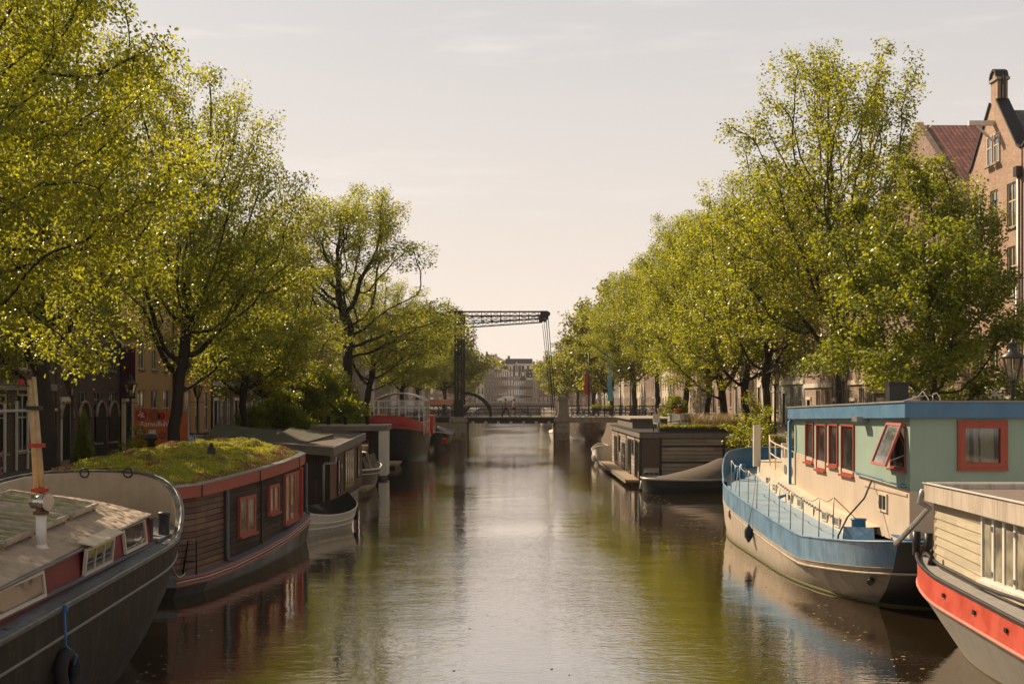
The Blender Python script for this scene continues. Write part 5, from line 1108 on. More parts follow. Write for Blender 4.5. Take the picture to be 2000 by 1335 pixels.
# tufts
def tufts(name, pts, hgt, m, parent, seed, blades=7, wd=.010, spread=.07, bend=.5):
    g = np.random.default_rng(seed); P = np.repeat(np.array(pts, float), blades, axis=0); n = len(P); az = g.uniform(0, 6.283, n); h = hgt*g.uniform(.4, 1.2, n)
    b = P + np.stack([g.normal(0, spread, n), g.normal(0, spread, n), np.zeros(n)], 1); d = np.stack([np.cos(az), np.sin(az), np.zeros(n)], 1); s = np.stack([-np.sin(az), np.cos(az), np.zeros(n)], 1)
    mid = b + d*(h*bend*.35)[:, None]; mid[:, 2] += h*.6; tp = b + d*(h*bend)[:, None]; tp[:, 2] += h; W = wd*g.uniform(.7, 1.4, n)[:, None]
    vs = np.stack([b-s*W, b+s*W, mid+s*W*.8, mid-s*W*.8, tp], 1).reshape(-1, 3); o = np.arange(n)*5
    me = bpy.data.meshes.new(name); f1 = np.stack([o, o+1, o+2, o+3], 1); f2 = np.stack([o+3, o+2, o+4], 1)
    me.from_pydata(vs.tolist(), [], f1.tolist()+f2.tolist()); t = np.clip(g.normal(.5,.25,n),0,1); at_ = me.attributes.new('tone','FLOAT','FACE'); at_.data.foreach_set('value', np.concatenate([t, t]).astype(np.float32))
    me.materials.append(m); me.transform(world_of(parent).inverted()) if parent else None; q = bpy.data.objects.new(name, me); sc.collection.objects.link(q); q.parent = parent; return q
m_tuft = LEAF('sedum tuft', (.30,.30,.04), (.62,.58,.05), .35, .1); m_tuftr = LEAF('red sedum tuft', (.24,.12,.075), (.4,.2,.1), .3, .1); m_dry = LEAF('dry grass', (.28,.20,.11), (.4,.3,.14), .35, .1)
pts = []; ptr = []
for i in range(14000):
    y = rnd.uniform(28.8, 41.3); u = rnd.random(); x = -11.95+(rightx(y)-.08+11.95)*u; z = roofz(u, y)-.01
    k_ = mn.noise(Vector((x*1.3, y*.9, 2))); (ptr if (k_ > .22 or (u > .95 and rnd.random() < .7) or (y < 30 and x < -10.5)) else pts).append((x, y, z))
tufts('sedum_tufts', pts, .055, m_tuft, L2, 1, 6, .011, .04)['kind'] = 'stuff'; tufts('red_sedum_tufts', ptr, .05, m_tuftr, L2, 2, 6, .012, .04)['kind'] = 'stuff'
MB().lathe((at(295,880,36).x, 36, 2.75), [(.13,0),(.13,.62),(.2,.64),(.2,.80),(.05,.82)], 12).build('roof_vent', m_black, L2)
MB().lathe((at(413,885,33.5).x, 33.5, 2.72), [(.13,0),(.11,.1),(.10,.36),(.14,.40),(.10,.44),(.12,.5),(.07,.58),(.03,.68)], 12).build('stove_pipe', m_black, L2)
def sidewin(parent, poly, ya, yb, z0, z1, **kw):
    def xat(y):
        for (a, b), (c, d) in zip(poly, poly[1:]):
            if min(b,d) <= y <= max(b,d) and abs(d-b) > 1e-6: return a+(c-a)*(y-b)/(d-b)
    p0 = Vector((xat(ya), ya, 0)); p1 = Vector((xat(yb), yb, 0)); u = (p1-p0); L = u.length; u.normalize(); n = u.cross(UP)
    return win(parent, p0+n*.02+Vector((0,0,z0)), u, L, z1-z0, **kw)
m_curt = MAT('linen curtain', (.50,.46,.36), .9, .15, 6)
for ya, yb, z0, z1, nx in ((32.05,33.35,1.00,2.02,2),(34.75,35.85,1.32,2.14,2),(36.65,39.05,.84,2.34,3)):
    sidewin(L2, cr2, ya, yb, z0, z1, fm=m_redtrim, gm=m_glass_c, nx=nx, ny=1, ft=.09, d=.08, mull=.10, sill=m_redtrim)
sidewin(L2, cr2, 39.2, 39.85, .88, 2.4, fm=m_redtrim, gm=m_glass_b, nx=1, ny=1, ft=.08, d=.07)
MB().box(-6.77,-6.67,39.0,39.12,.80,2.36).build('open_door_leaf', m_red, L2)
for y, x in ((31.05,-7.20),(40.1,-6.72)): MB().tube([(x,y,wz(y)-.05),(x,y,w0(y)+.1),(x+.12,y-.03,w0(y)+.02)], .055, 10).build('downpipe', MAT('dull zinc', (.11,.115,.12), .5, .2), L2)
MB().box(-6.96,-6.92,34.05,34.11,w0(34),wz(34)-.04).build('cover_strip', m_dark, L2)
MB().tube([(-7.75,28.9,.4),(-7.62,28.9,1.25),(-7.42,28.9,1.25),(-7.42,28.9,.35)], .02, 6).tube([(-7.72,28.9,.78),(-7.42,28.9,.78)], .015, 5).build('ladder_rail', m_black, L2)
# ---------------------------------------------------------------- L3 modern timber houseboat
m_vpl = PLANK('dark vertical planks', (.075,.052,.042), .12, False, .35, .08, .7, .35, (.03,.025,.02)); m_redpl = PLANK('red brown planks', (.15,.065,.04), .12, False, .3, .07, .55, .2, (.05,.03,.025), .006, 'Y')
m_greyw = MAT('grey weathered fascia', (.20,.17,.145), .7, .2, 3, .45, (.09,.075,.06))
m_lid = PLANK('mossy skylight lids', (.060,.056,.028), .35, False, .2, .04, .8, .4, (.07,.07,.04), .004, 'X')
L3 = thing('timber_houseboat', 'dark plank houseboat with grey fascia and two mossy sloping skylights', 'houseboat', (-10, 54, 0))
c3 = [(-13.0,51.6),(-7.25,49.0),(-7.35,60.2),(-13.0,60.2)]
zt3 = lambda x, y: 2.36 + (-7.2-x)*.045 + (y-49)*.02
def wall3(a, b, m, nm='wall', z0=.32): MB().add([(a[0],a[1],z0),(b[0],b[1],z0),(b[0],b[1],zt3(*b)),(a[0],a[1],zt3(*a))], [(0,1,2,3)]).build(nm, m, L3)
wall3(c3[0], c3[1], m_vpl); wall3(c3[1], c3[2], m_redpl); wall3(c3[2], c3[3], m_vpl); wall3(c3[3], c3[0], m_vpl)
ov = [(-13.2,51.35),(-7.05,48.6),(-7.18,60.4),(-13.2,60.4)]
MB().loft([[(x,y,zt3(x,y)-.02) for x,y in ov], [(x,y,zt3(x,y)+.30) for x,y in ov]], smooth=False).build('fascia', m_greyw, L3)
MB().add([(x,y,zt3(x,y)-.02) for x,y in ov], [(0,1,2,3)]).build('soffit', m_greyw, L3)
MB().add([(x,y,zt3(x,y)+.27) for x,y in ov], [(0,1,2,3)]).build('roof', MAT('brown roofing felt', (.13,.10,.08), .9, .3, 3, .3), L3)
MB().loft([[(x,y,zt3(x,y)+.30) for x,y in ov], [(x,y,zt3(x,y)+.33) for x,y in ov]], smooth=False).loft([[(x,y,zt3(x,y)+.33) for x,y in ov], [(x*.97-.3,y*.995+.2,zt3(x,y)+.33) for x,y in ov]], smooth=False).build('roof_edge', m_steel, L3)
MB().box(-13.2,-7.2,49.3,60.6,-.6,.32).build('hull', m_concrete, L3)
for pa, pb, pc, pd in (((395,858,51.2),(540,858,50.8),(541,832,56),(425,831,58)), ((508,862,50.8),(582,862,50.5),(652,843,55.6),(570,831,57.5))):
    Q = [at(*p) for p in (pa, pb, pc, pd)]
    Q = [Vector((q.x, q.y, 0)) for q in Q]
    for q, h in zip(Q, (.26,.26,.46,.60)): q.z = zt3(q.x, q.y) + h
    Q[0].z += .0; b = MB(); b.slab(Q, .07); so = b.build('skylight_lid', m_lid, L3)
    w_ = MB(); base = [Vector((q.x, q.y, zt3(q.x,q.y)+.25)) for q in Q]; w_.loft([base, [q-Vector((0,0,.06)) for q in Q]], smooth=False); w_.build('skylight_curb', m_greyw, so)
for ya, yb, z0, z1, nx in ((51.0,51.7,.55,2.1,1),(53.3,56.6,.62,2.34,4),(58.1,58.9,.85,2.3,1)):
    win(L3, (-7.25-.009*(ya-49)+.025, ya, z0), (-0.009,1,0), yb-ya, z1-z0, m_greyw if nx == 4 else m_dark, m_glass_b if nx == 4 else m_glass, nx, 1, .07, .05, mull=.09)
MB().tube([(-7.0,48.85,2.3),(-7.0,48.85,2.05),(-7.45,48.95,2.02),(-7.5,48.95,1.95),(-7.5,48.95,.4)], .055, 10).build('downpipe', m_steel, L3)
text_mesh('house_number', '60', .26, (-7.24, 52.2, 1.65), (0,1,0), (0,0,1), m_white, L3)
MB().box(-7.14,-6.8,57.5,60.4,.25,.38).build('gangplank', m_wood, L3)
# white clinker rowing boat
def smallboat(name, label, cat, loc, rz, L, B, H, mh, mg=None, sheer=.22, cover=None, clink=True, coverh=.3, pts=True):
    r = thing(name, label, cat, loc, rz); M_ = world_of(r)
    n = 12; zf = lambda y, h: h + sheer*(2*abs(y/L))**2*h/H
    O_ = lambda hb, ya, yb: outline(0, ya, yb, hb, L*.16, L*.45, .8, 1.25 if pts else .9, n, 6)
    lv = [(B*.20,-.15,.86,.86),(B*.36,.0,.92,.90),(B*.43,H*.35,.95,.94),(B*.47,H*.62,.98,.97),(B*.5,H,1.,1.)]
    loops = []; kk = None
    for i, (hb, z, a, b) in enumerate(lv):
        o, kk = O_(hb, -L/2*a, L/2*b); lp_ = lp3(o, lambda y, z=z: zf(y, z) if z > 0 else z)
        if clink and i > 1: loops.append([(x*1.03, y, z_-.02) for x, y, z_ in lp_])
        loops.append(lp_)
    MB().loft(loops, smooth=not clink).build('hull', mh, r, True)
    to = loops[-1]; MB().tube([(x*1.01,y,z) for x,y,z in to+to[:2]], .03, 6, False).build('gunwale', mg or mh, r, True)
    if cover:
        cv = MB(); rows = []
        for q in (0,.25,.5,.75,1.0): rows.append([(x*(1-q)*1.03, y*(1-q*.25)+ (0.05*L*q), z+.02 + coverh*math.sin(q*math.pi/2)*(1 if y > -L*.1 else .75)) for x, y, z in to])
        cv.loft(rows); cv.build('cover', cover, r, True)
    else:
        dd = MB(); deckfill(dd, [(x*.96, y*.98, z-.22) for x,y,z in to], kk); dd.build('floor', m_wood, r, True)
        for y in (-L*.2, L*.08): MB().box(-B*.44, B*.44, y-.13, y+.13, H-.10, H-.06).build('thwart', m_wood, r, True)
    return r
m_clink = MAT('chalky white boat paint', (.74,.68,.58), .55, .1, 3, .3, (.35,.30,.24))
cb = smallboat('rowing_boat', 'white clinker rowing boat with a black cover between the two wooden houseboats', 'boat', (-6.75, 42.6, 0), R(-24), 4.6, 1.7, .62, m_clink, None, .30, MAT('black canvas', (.012,.011,.010), .95, .2, spec=.05), True, .30)
text_mesh('lettering', 'Wolle Marie', .12, (-5.93, 43.25, .57), (.42,1,.05), (0,0,1), m_black, cb)
MB().tube([(-5.72,44.5,.55),(-5.7,44.55,.25)], .12, 10).build('bow_fender', m_rubber, cb)
# L4 curved cabin cruiser
L4 = thing('cabin_boat', 'old wooden cabin boat with slanted white framed windows behind the plank houseboat', 'boat', (-8.9, 65, 0))
zf4 = interp([(60.6,1.05),(64,.98),(68.5,1.18)]); O4 = lambda hb, y0, y1: outline(-8.78, y0, y1, hb, 3.2, 4.0, .8, .9)
m_br = MAT('brown varnished wood', (.10,.055,.035), .35, .3, 5, .3)
l4 = [lp3(O4(1.3,61.2,67.6)[0],-.4), lp3(O4(1.6,60.9,68.0)[0],.0), lp3(O4(1.8,60.6,68.3)[0],.6), lp3(O4(1.85,60.5,68.5)[0],zf4)]
MB().loft(l4).build('hull', MAT('grey brown hull', (.12,.10,.085), .5, .2, 3, .4), L4); o, k4 = O4(1.80,60.6,68.4); d = MB(); deckfill(d, lp3(o, zf4), k4); d.build('deck', m_br, L4)
for dz_, m_ in ((0,m_white),(-.22,m_cream)): q = [(x,y,zf4(y)+dz_) for x,y in O4(1.87,60.45,68.55)[0]]; MB().tube(q+q[:2], .045 if dz_ == 0 else .03, 6, False).build('rub_rail', m_, L4)
ca = O4(1.45,61.2,67.6)[0]; cb_ = O4(1.22,61.6,67.2)[0]; MB().loft([lp3(ca, lambda y: zf4(y)), lp3(cb_, 1.75)]).build('cabin', m_br, L4); d = MB(); deckfill(d, lp3(cb_, 1.76), k4); d.build('cabin_roof', m_cream, L4)
for i in range(6):
    y = 61.9+i*.95; win(L4, (-8.78+1.40, y, 1.08), (0,1,0), .70, .56, m_greyw, m_glass, 1, 1, .035, .03, k=(-.35,0,1))
MB().tube([(-7.05,64.2,.9),(-7.05,64.2,.45)], .10, 10).build('fender', m_rubber, L4)
# L5 houseboat behind
L5 = thing('low_houseboat', 'low dark houseboat with thin overhanging roof and a white corner post', 'houseboat', (-10, 74, 0))
MB().box(-13,-7.55,70.6,75,-.5,2.75).build('wall', m_vpl, L5)
c5 = [(-13.2,69.9),(-9.5,69.7),(-7.7,69.9),(-7.15,70.5),(-7.35,75.3),(-13.2,75.3)]
MB().prism(c5, 2.76, 3.0).build('roof_slab', m_greyw, L5); MB().prism([(x*.98-.15, y) for x, y in c5], 3.002, 3.06).build('roof', MAT('pale roofing', (.24,.21,.18), .9, .2), L5)
MB().box(-7.62,-7.2,70.2,70.6,.2,2.75).box(-7.38,-7.2,70.61,72.2,.2,2.75).build('corner_post', m_white, L5)
for x in (-10.9,-9.9,-8.6): MB().lathe((x,73,3.05), [(.11,0),(.11,.4),(.15,.42),(.15,.5),(.04,.52)], 10).build('roof_vent', m_black, L5)
win(L5, (-12.4,70.58,1.0), (1,0,0), 4.2, 1.4, m_dark, m_glass, 4, 1)
dk_ = thing('floating_dock', 'small dark floating dock in front of the red and black barge', 'dock', (-8,83,0)); MB().box(-8.9,-7.6,80.6,85.0,.18,.32).build('planks', m_wood, dk_); MB().box(-8.8,-7.7,80.8,84.8,-.2,.18).build('float', m_black, dk_)
# L6 red black barge with glasshouse
m_redb = MAT('bright red bulwark paint', (.42,.035,.035), .4, .12, 2, .2, (.2,.05,.04)); m_blkh = MAT('glossy black hull', (.03,.032,.034), .35, .3, 2, .35, (.10,.10,.095))
L6 = thing('glasshouse_barge', 'black barge with red bulwarks and an arched glass wheelhouse near the drawbridge', 'barge', (-8.7, 95, 0))
O6 = lambda hb, y0, a0=4.6: outline(-9.12, y0, 99, hb, a0, 4, .62, .8, 16, 10)
zd6 = interp([(86,2.55),(88,2.25),(92,1.85),(97,1.7),(107,1.8)]); zr6 = interp([(85.8,3.42),(86.5,3.25),(88.5,2.75),(91,2.25),(95,2.05),(107,2.2)])
MB().loft([lp3(O6(2.1,88.2)[0],-.5), lp3(O6(2.55,87.4)[0],0), lp3(O6(2.75,86.6)[0],1.2), lp3(O6(2.85,86.0)[0],zd6)]).build('hull', m_blkh, L6)
t6 = O6(2.88,85.75)[0]; i6, k6 = O6(2.78,85.9); MB().loft([lp3(O6(2.85,86.0)[0],zd6), lp3(t6,zr6), lp3(i6,zr6), lp3(i6,lambda y: zd6(y)-.05)], smooth=True).build('bulwark', m_redb, L6)
q = [(x,y,zd6(y)+.02) for x,y in O6(2.9,85.95)[0]]; MB().tube(q+q[:2], .05, 6, False).build('rub_strake', m_redpink, L6)
d = MB(); deckfill(d, lp3(i6, lambda y: zd6(y)-.03), k6); d.build('deck', m_deckgrey, L6)
x0, x1, y0, y1, zb6, zs6 = -9.95, -6.35, 88.6, 94.0, 2.0, 4.45
fr = MB()
for x in (x0, x0+.35, (x0+x1)/2, x1-.35, x1):
    for y in (y0, y1): fr.box(x-.04, x+.04, y-.04, y+.04, zb6, zs6)
for y in (y0+1.8, y0+3.6):
    for x in (x0, x1): fr.box(x-.04, x+.04, y-.04, y+.04, zb6, zs6)
for z in (zb6+.9, zs6-.5, zs6): fr.box(x0, x1, y0-.035, y0+.035, z-.035, z+.035).box(x0-.035, x0+.035, y0, y1, z-.035, z+.035).box(x1-.035, x1+.035, y0, y1, z-.035, z+.035)
ar = lambda t: (x0+(x1-x0)*t, zs6+.55*math.sin(math.pi*t)**.8)
for y in (y0, y0+1.35, y0+2.7, y0+4.05, y1):
    pts = [(ar(i/10)[0], y, ar(i/10)[1]) for i in range(11)]; fr.tube(pts, .035, 5)
for t in (.25,.5,.75): fr.bar((ar(t)[0], y0, ar(t)[1]), (ar(t)[0], y1, ar(t)[1]), .05)
fr.build('glasshouse_frame', m_white, L6)
gl_ = MB(); gl_.loft([[(ar(i/10)[0], y, ar(i/10)[1]+.01) for i in range(11)] for y in (y0, y1)], False); gl_.add([(x0,y0,zb6),(x1,y0,zb6),(x1,y0,zs6),(x0,y0,zs6),(x0,y1,zb6),(x1,y1,zb6),(x1,y1,zs6),(x0,y1,zs6)], [(0,1,2,3),(1,5,6,2),(4,0,3,7)]); gl_.build('glasshouse_glass', m_clear, L6)
MB().box(x0+.1,x0+.95,y0-.08,y0-.05,zb6+1.15,zb6+1.5).build('orange_sign', MAT('orange sign', (.6,.28,.08), .5), L6)
MB().box(-9.2,-8.4,91,91.6,2,2.9).box(-8,-7.2,90.4,91,2,2.9).build('red_chairs', m_redb, L6)
MB().box(-6.9,-6.1,94.6,98.0,1.9,3.3).build('red_lockers', m_redb, L6)
# L7 dark boat w/ pale bow beyond
b7 = smallboat('dark_motorboat', 'dark motorboat with pale bow moored at the left drawbridge pier', 'boat', (px2x(852,110), 112.5, 0), math.pi, 7.5, 2.6, 1.35, m_blkh, m_white, .3, m_dark, False, .5)
MB().lathe((px2x(868,108),108.3,.8), [(.001,-.3),(.22,-.2),(.26,.1),(.15,.3),(.001,.35)], 10).build('red_fender', m_redb, b7)
# ================================================================ RIGHT SIDE
# R2 blue houseboat
m_hb = MAT('sky blue hull paint', (.12,.235,.36), .42, .22, 1.8, .7, (.30,.40,.48), .004, 7, patch=.16); m_lbdeck = MAT('pale blue deck paint', (.27,.38,.48), .5, .12, 2, .2, (.3,.3,.28), patch=.2)
m_hgrey = MAT('chalky grey hull bottom', (.46,.39,.31), .7, .15, 2, .6, (.12,.10,.08), .004, 8, patch=.3); m_sage = MAT('sage green render', (.30,.40,.325), .7, .09, 1.2, .34, (.25,.31,.26)); m_beige = MAT('warm beige render', (.57,.46,.355), .7, .09, 1.2, .42, (.42,.34,.25))
m_bfas = MAT('blue fascia paint', (.085,.20,.33), .5, .14, 2, .35, (.17,.25,.31), patch=.12); m_dblue = MAT('deep blue paint', (.03,.13,.25), .4, .15, 3, .2, (.1,.15,.2)); m_wred = MAT('brick red window paint', (.36,.075,.045), .45, .12, 4, .15)
m_sternshade = MAT('painted stern shade', (.018,.017,.016), .35, .2, 3, .1)
R2 = thing('blue_houseboat', 'blue hulled houseboat with sage green cabin and red window frames', 'houseboat', (9.6, 35, 0))
cx2 = 10.15
zd2 = interp([(25.5,1.62),(27,1.47),(29.9,1.27),(33.2,1.36),(37,1.52),(42,1.80),(46,2.05)]); zs2 = lambda y: zd2(y)-.56
def O2(hb, y0, y1, a0=5.5, a1=7.5): return outline(cx2, y0, y1, hb, a0, a1, .62, .72, 16, 12)
tp, k2 = O2(3.18,25.3,46.2); md, _ = O2(3.20,25.6,46.1); wl_, _ = O2(3.08,26.9,45.8,6.0,7.5); kl, _ = O2(2.6,28.2,45.2,6,7)
MB().loft([lp3(kl,-.6), lp3(wl_,0), lp3([(cx2+(a[0]-cx2)*.45+(b[0]-cx2)*.55, a[1]*.45+b[1]*.55) for a, b in zip(wl_, md)], lambda y: .42), lp3(md, zs2)]).build('hull', m_hgrey, R2)
MB().loft([lp3(md, zs2), lp3(tp, zd2)]).build('blue_strake', m_hb, R2)
# waterline weed and rubbing strakes
for z_, r_, o_, m_ in ((0.0,.035,md,m_hgrey),(-.13,.03,md,m_hgrey)):
    q = [(x,y,zs2(y)+z_) for x,y in o_[:k2]]; MB().tube([(x-.03,y,z) for x,y,z in q], r_, 6).tube([(2*cx2-x+.03,y,z) for x,y,z in q], r_, 6).build('rub_strake', m_, R2)
m_weed = MAT('green weed', (.10,.095,.03), .8, .4, 12)
q = [(x,y,.03) for x,y in O2(3.09,26.85,45.83,6.0,7.5)[0]]; MB().tube(q+q[:2], .045, 6, False).build('weed_line', m_weed, R2)
# stern facing the camera: its shade painted in as a black skin
st_ = [(x-(0.0),y-.02) for x,y in md[:9]]
mm2 = [(cx2+(a[0]-cx2)*.45+(b[0]-cx2)*.55, a[1]*.45+b[1]*.55) for a, b in zip(wl_, md)]
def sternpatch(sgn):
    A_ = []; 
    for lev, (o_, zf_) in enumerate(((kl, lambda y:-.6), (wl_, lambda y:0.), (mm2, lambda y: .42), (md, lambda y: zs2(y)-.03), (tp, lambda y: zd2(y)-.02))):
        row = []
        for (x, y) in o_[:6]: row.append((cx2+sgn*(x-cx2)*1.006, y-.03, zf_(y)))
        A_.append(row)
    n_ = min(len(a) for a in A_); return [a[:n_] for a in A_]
for sg_ in (1, -1): MB().loft(sternpatch(sg_), False).build('stern_shade', m_sternshade, R2)
d = MB(); deckfill(d, lp3(O2(3.12,25.4,46.1)[0], lambda y: zd2(y)-.02), k2); d.build('deck', m_lbdeck, R2)
q = [(x,y,zd2(y)) for x,y in tp]; MB().tube(q+q[:2], .028, 6, False).build('gunwale', m_hb, R2)
sm = MB()
for i in range(2, k2-2):
    if i % 2: continue
    for sg_ in (1, -1):
        (xa, ya), (xb, yb) = tp[i], md[i]; sm.bar((cx2+sg_*(xa-cx2+.012), ya, zd2(ya)), (cx2+sg_*(xb-cx2+.012), yb, zs2(yb)), .03, .012)
del sm
# cabin with sloped trim
CX = 8.52; CXR = 13.2; Y0, Y1 = 26.3, 37.1; ztop = lambda y: 4.52-.0185*(y-Y0)
zbase = lambda y: 1.45; mbreak = lambda y: 2.62+.035*(y-Y0)
holes2 = []
zw = [(1574.5,1590,824,902),(1596,1614.5,827,917),(1620.5,1637.5,827,910),(1644.5,1669.5,828,927)]
def side_y(px): return CX*F/(px-1000)
wins2 = []
for a, b, t, u_ in zw: yb_, ya_ = side_y(a), side_y(b); ym = (ya_+yb_)/2; wins2.append((ya_, yb_, 4.6-(u_-778)*ym/F, 4.6-(t-778)*ym/F))
yo0, yo1 = side_y(1770), side_y(1740); wins2.append((yo0, yo1, 4.6-(916-778)*27/F, 4.6-(828-778)*27/F))
def wallgrid(y0_, y1_, zlo, zhi, holes, m, nm):
    ysx = sorted({y0_, y1_, *[h[0] for h in holes], *[h[1] for h in holes]}); mb = MB()
    for a, b in zip(ysx, ysx[1:]):
        hs = sorted([(h[2], h[3]) for h in holes if h[0] < (a+b)/2 < h[1]]); za, zb_a = zlo(a), zlo(b)
        for h0, h1 in hs: mb.add([(CX,a,za),(CX,b,zb_a),(CX,b,h0),(CX,a,h0)], [(0,1,2,3)]); za = zb_a = h1
        mb.add([(CX,a,za),(CX,b,zb_a),(CX,b,zhi(b)),(CX,a,zhi(a))], [(0,1,2,3)])
    for h in holes:
        for z in (h[2], h[3]): mb.add([(CX,h[0],z),(CX,h[1],z),(CX+.1,h[1],z),(CX+.1,h[0],z)], [(0,1,2,3)])
        for y in (h[0], h[1]): mb.add([(CX,y,h[2]),(CX,y,h[3]),(CX+.1,y,h[3]),(CX+.1,y,h[2])], [(0,1,2,3)])
    return mb.build(nm, m, R2)
wallgrid(Y0, Y1, mbreak, lambda y: ztop(y)-.3, wins2, m_sage, 'green_wall')
MB().add([(CX-.02,Y0-.02,zbase(0)),(CX-.02,Y1,zbase(0)),(CX-.02,Y1,mbreak(Y1)),(CX-.02,Y0-.02,mbreak(Y0))], [(0,1,2,3)]).add([(CX,Y0,mbreak(Y0)),(CX,Y1,mbreak(Y1)),(CX-.02,Y1,mbreak(Y1)),(CX-.02,Y0,mbreak(Y0))], [(0,1,2,3)]).build('beige_wall', m_beige, R2)
# near end face with hole for the big window
zq = ztop(Y0)-.3; wx0, wx1 = px2x(1873,Y0), px2x(1963,Y0); wz0, wz1 = 4.6-(914-778)*Y0/F, 4.6-(825-778)*Y0/F
mb = MB()
for a, b, c, d_ in ((CX,wx0,mbreak(Y0),zq),(wx1,CXR,mbreak(Y0),zq),(wx0,wx1,mbreak(Y0),wz0),(wx0,wx1,wz1,zq)): mb.add([(a,Y0,c),(b,Y0,c),(b,Y0,d_),(a,Y0,d_)], [(0,1,2,3)])
for z in (wz0, wz1): mb.add([(wx0,Y0,z),(wx1,Y0,z),(wx1,Y0+.1,z),(wx0,Y0+.1,z)], [(0,1,2,3)])
for x in (wx0, wx1): mb.add([(x,Y0,wz0),(x,Y0,wz1),(x,Y0+.1,wz1),(x,Y0+.1,wz0)], [(0,1,2,3)])
mb.build('green_wall', m_sage, R2)
MB().add([(CX-.02,Y0-.02,1.2),(CXR,Y0-.02,1.2),(CXR,Y0-.02,mbreak(Y0)),(CX-.02,Y0-.02,mbreak(Y0))], [(0,1,2,3)]).add([(CX,Y0,mbreak(Y0)),(CXR,Y0,mbreak(Y0)),(CXR,Y0-.02,mbreak(Y0)),(CX-.02,Y0-.02,mbreak(Y0))], [(0,1,2,3)]).build('beige_wall', m_beige, R2)
MB().add([(CX,Y1,1.3),(CXR,Y1,1.3),(CXR,Y1,ztop(Y1)-.3),(CX,Y1,ztop(Y1)-.3)], [(0,1,2,3)]).add([(CXR,Y0,1.3),(CXR,Y1,1.3),(CXR,Y1,4.2),(CXR,Y0,4.2)], [(0,1,2,3)]).build('rear_wall', m_sage, R2)
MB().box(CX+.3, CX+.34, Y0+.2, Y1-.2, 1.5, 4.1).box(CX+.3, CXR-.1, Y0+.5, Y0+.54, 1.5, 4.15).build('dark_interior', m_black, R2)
def fas(x0, x1, y0, y1): return [(x0,y0),(x1,y0),(x1,y1),(x0,y1)]
P_ = fas(CX-.16, CXR+.16, Y0-.16, Y1+.16)
MB().loft([[(x,y,ztop(y)-.33) for x,y in fas(CX-.03,CXR+.03,Y0-.03,Y1+.03)], [(x,y,ztop(y)-.33) for x,y in P_], [(x,y,ztop(y)) for x,y in P_]], smooth=False).build('fascia', m_bfas, R2)
Pa = fas(CX-.19, CXR+.19, Y0-.19, Y1+.19)
MB().loft([[(x,y,ztop(y)) for x,y in Pa], [(x,y,ztop(y)+.035) for x,y in Pa]], smooth=False).add([(x,y,ztop(y)) for x,y in Pa], [(0,1,2,3)]).add([(x,y,ztop(y)+.035) for x,y in Pa], [(0,1,2,3)]).build('roof', MAT('pale roof trim', (.26,.25,.24), .6, .15), R2)
m_dim = MAT('dim room curtain', (.42,.38,.30), .9, .3, 5)
for ya_, yb_, z0, z1 in wins2[:4]:
    win(R2, (CX+.06, yb_, z0), (0,-1,0), yb_-ya_, z1-z0, m_wred, m_glass_b, 1, 1, .055, .10, sill=m_wred)
# open top hung window
ya_, yb_, z0, z1 = wins2[4]; f = win(R2, (CX+.06, yb_, z0), (0,-1,0), yb_-ya_, z1-z0, m_wred, m_glass, 1, 1, .05, .09, sill=m_wred)
win(R2, (CX-.42, yb_, z0+.08), (0,-1,0), yb_-ya_, (z1-z0)*1.0, m_redtrim, m_glass_b, 1, 1, .06, .05, 'open_sash', (.36,0,.93))
MB().bar((CX-.33,ya_+.1,z0+.2),(CX+.05,ya_+.1,z0+.35), .02).build('window_stay', m_steel, R2)
bw = win(R2, (wx0, Y0+.05, wz0), (1,0,0), wx1-wx0, wz1-wz0, m_wred, m_clear, 1, 1, .12, .12, curtain=None)
MB().box(wx0-.04, wx1+.04, Y0-.09, Y0-.003, wz0-.05, wz0).box(wx0-.04, wx1+.04, Y0-.06, Y0-.003, wz1, wz1+.05).box(wx0-.04, wx0+.0, Y0-.06, Y0-.003, wz0, wz1).box(wx1, wx1+.04, Y0-.06, Y0-.003, wz0, wz1).build('outer_frame', m_wred, bw)
for a, b in ((.05,.24),(.36,.50),(.56,.95)):
    c = MB(); n_ = 24; vs = []
    for i in range(n_+1): x = wx0+.12+(wx1-wx0-.24)*(a+(b-a)*i/n_); yy = Y0+.22+.035*math.sin(i*1.9); vs += [(x+.03*a,yy,wz0+.1),(x,yy,wz1-.12)]
    c.add(vs, [(2*i,2*i+2,2*i+3,2*i+1) for i in range(n_)], True).build('curtain', m_curt, bw)
fx_ = px2x(1693, 29.2); MB().box(CX-.30,CX-.02,29.3,29.75,4.05,4.17).build('floodlight', m_steel, R2)
MB().tube([(CX-.10,Y1-.05,ztop(Y1)-.4),(CX-.16,Y1-.1,3.9),(CX-.16,Y1-.1,1.75),(CX-.5,Y1-.1,1.62)], .06, 10).build('downpipe', MAT('blue pipe', (.05,.18,.32), .35, .1), R2)
MB().tube([(CX-.12,Y0-.1,2.72),(CX-.12,30.2,2.80)], .022, 6).build('grab_rail', m_dblue, R2)
for y in (26.6, 28.3, 30.0): MB().bar((CX-.12,y,2.75),(CX,y,2.75), .02).build('rail_bracket', m_dblue, R2)
MB().box(CX-.045,CX-.02,Y0+.1,29.6,2.50,2.56).build('drip_rail', m_beige, R2)
def portbox(y, z, w_, h): 
    f = win(R2, (CX-.02, y+w_/2, z), (0,-1,0), w_, h, m_cream, m_glass, 2, 1, .05, .04, 'small_window', mull=.02)
portbox(28.1, 2.02, .62, .42)
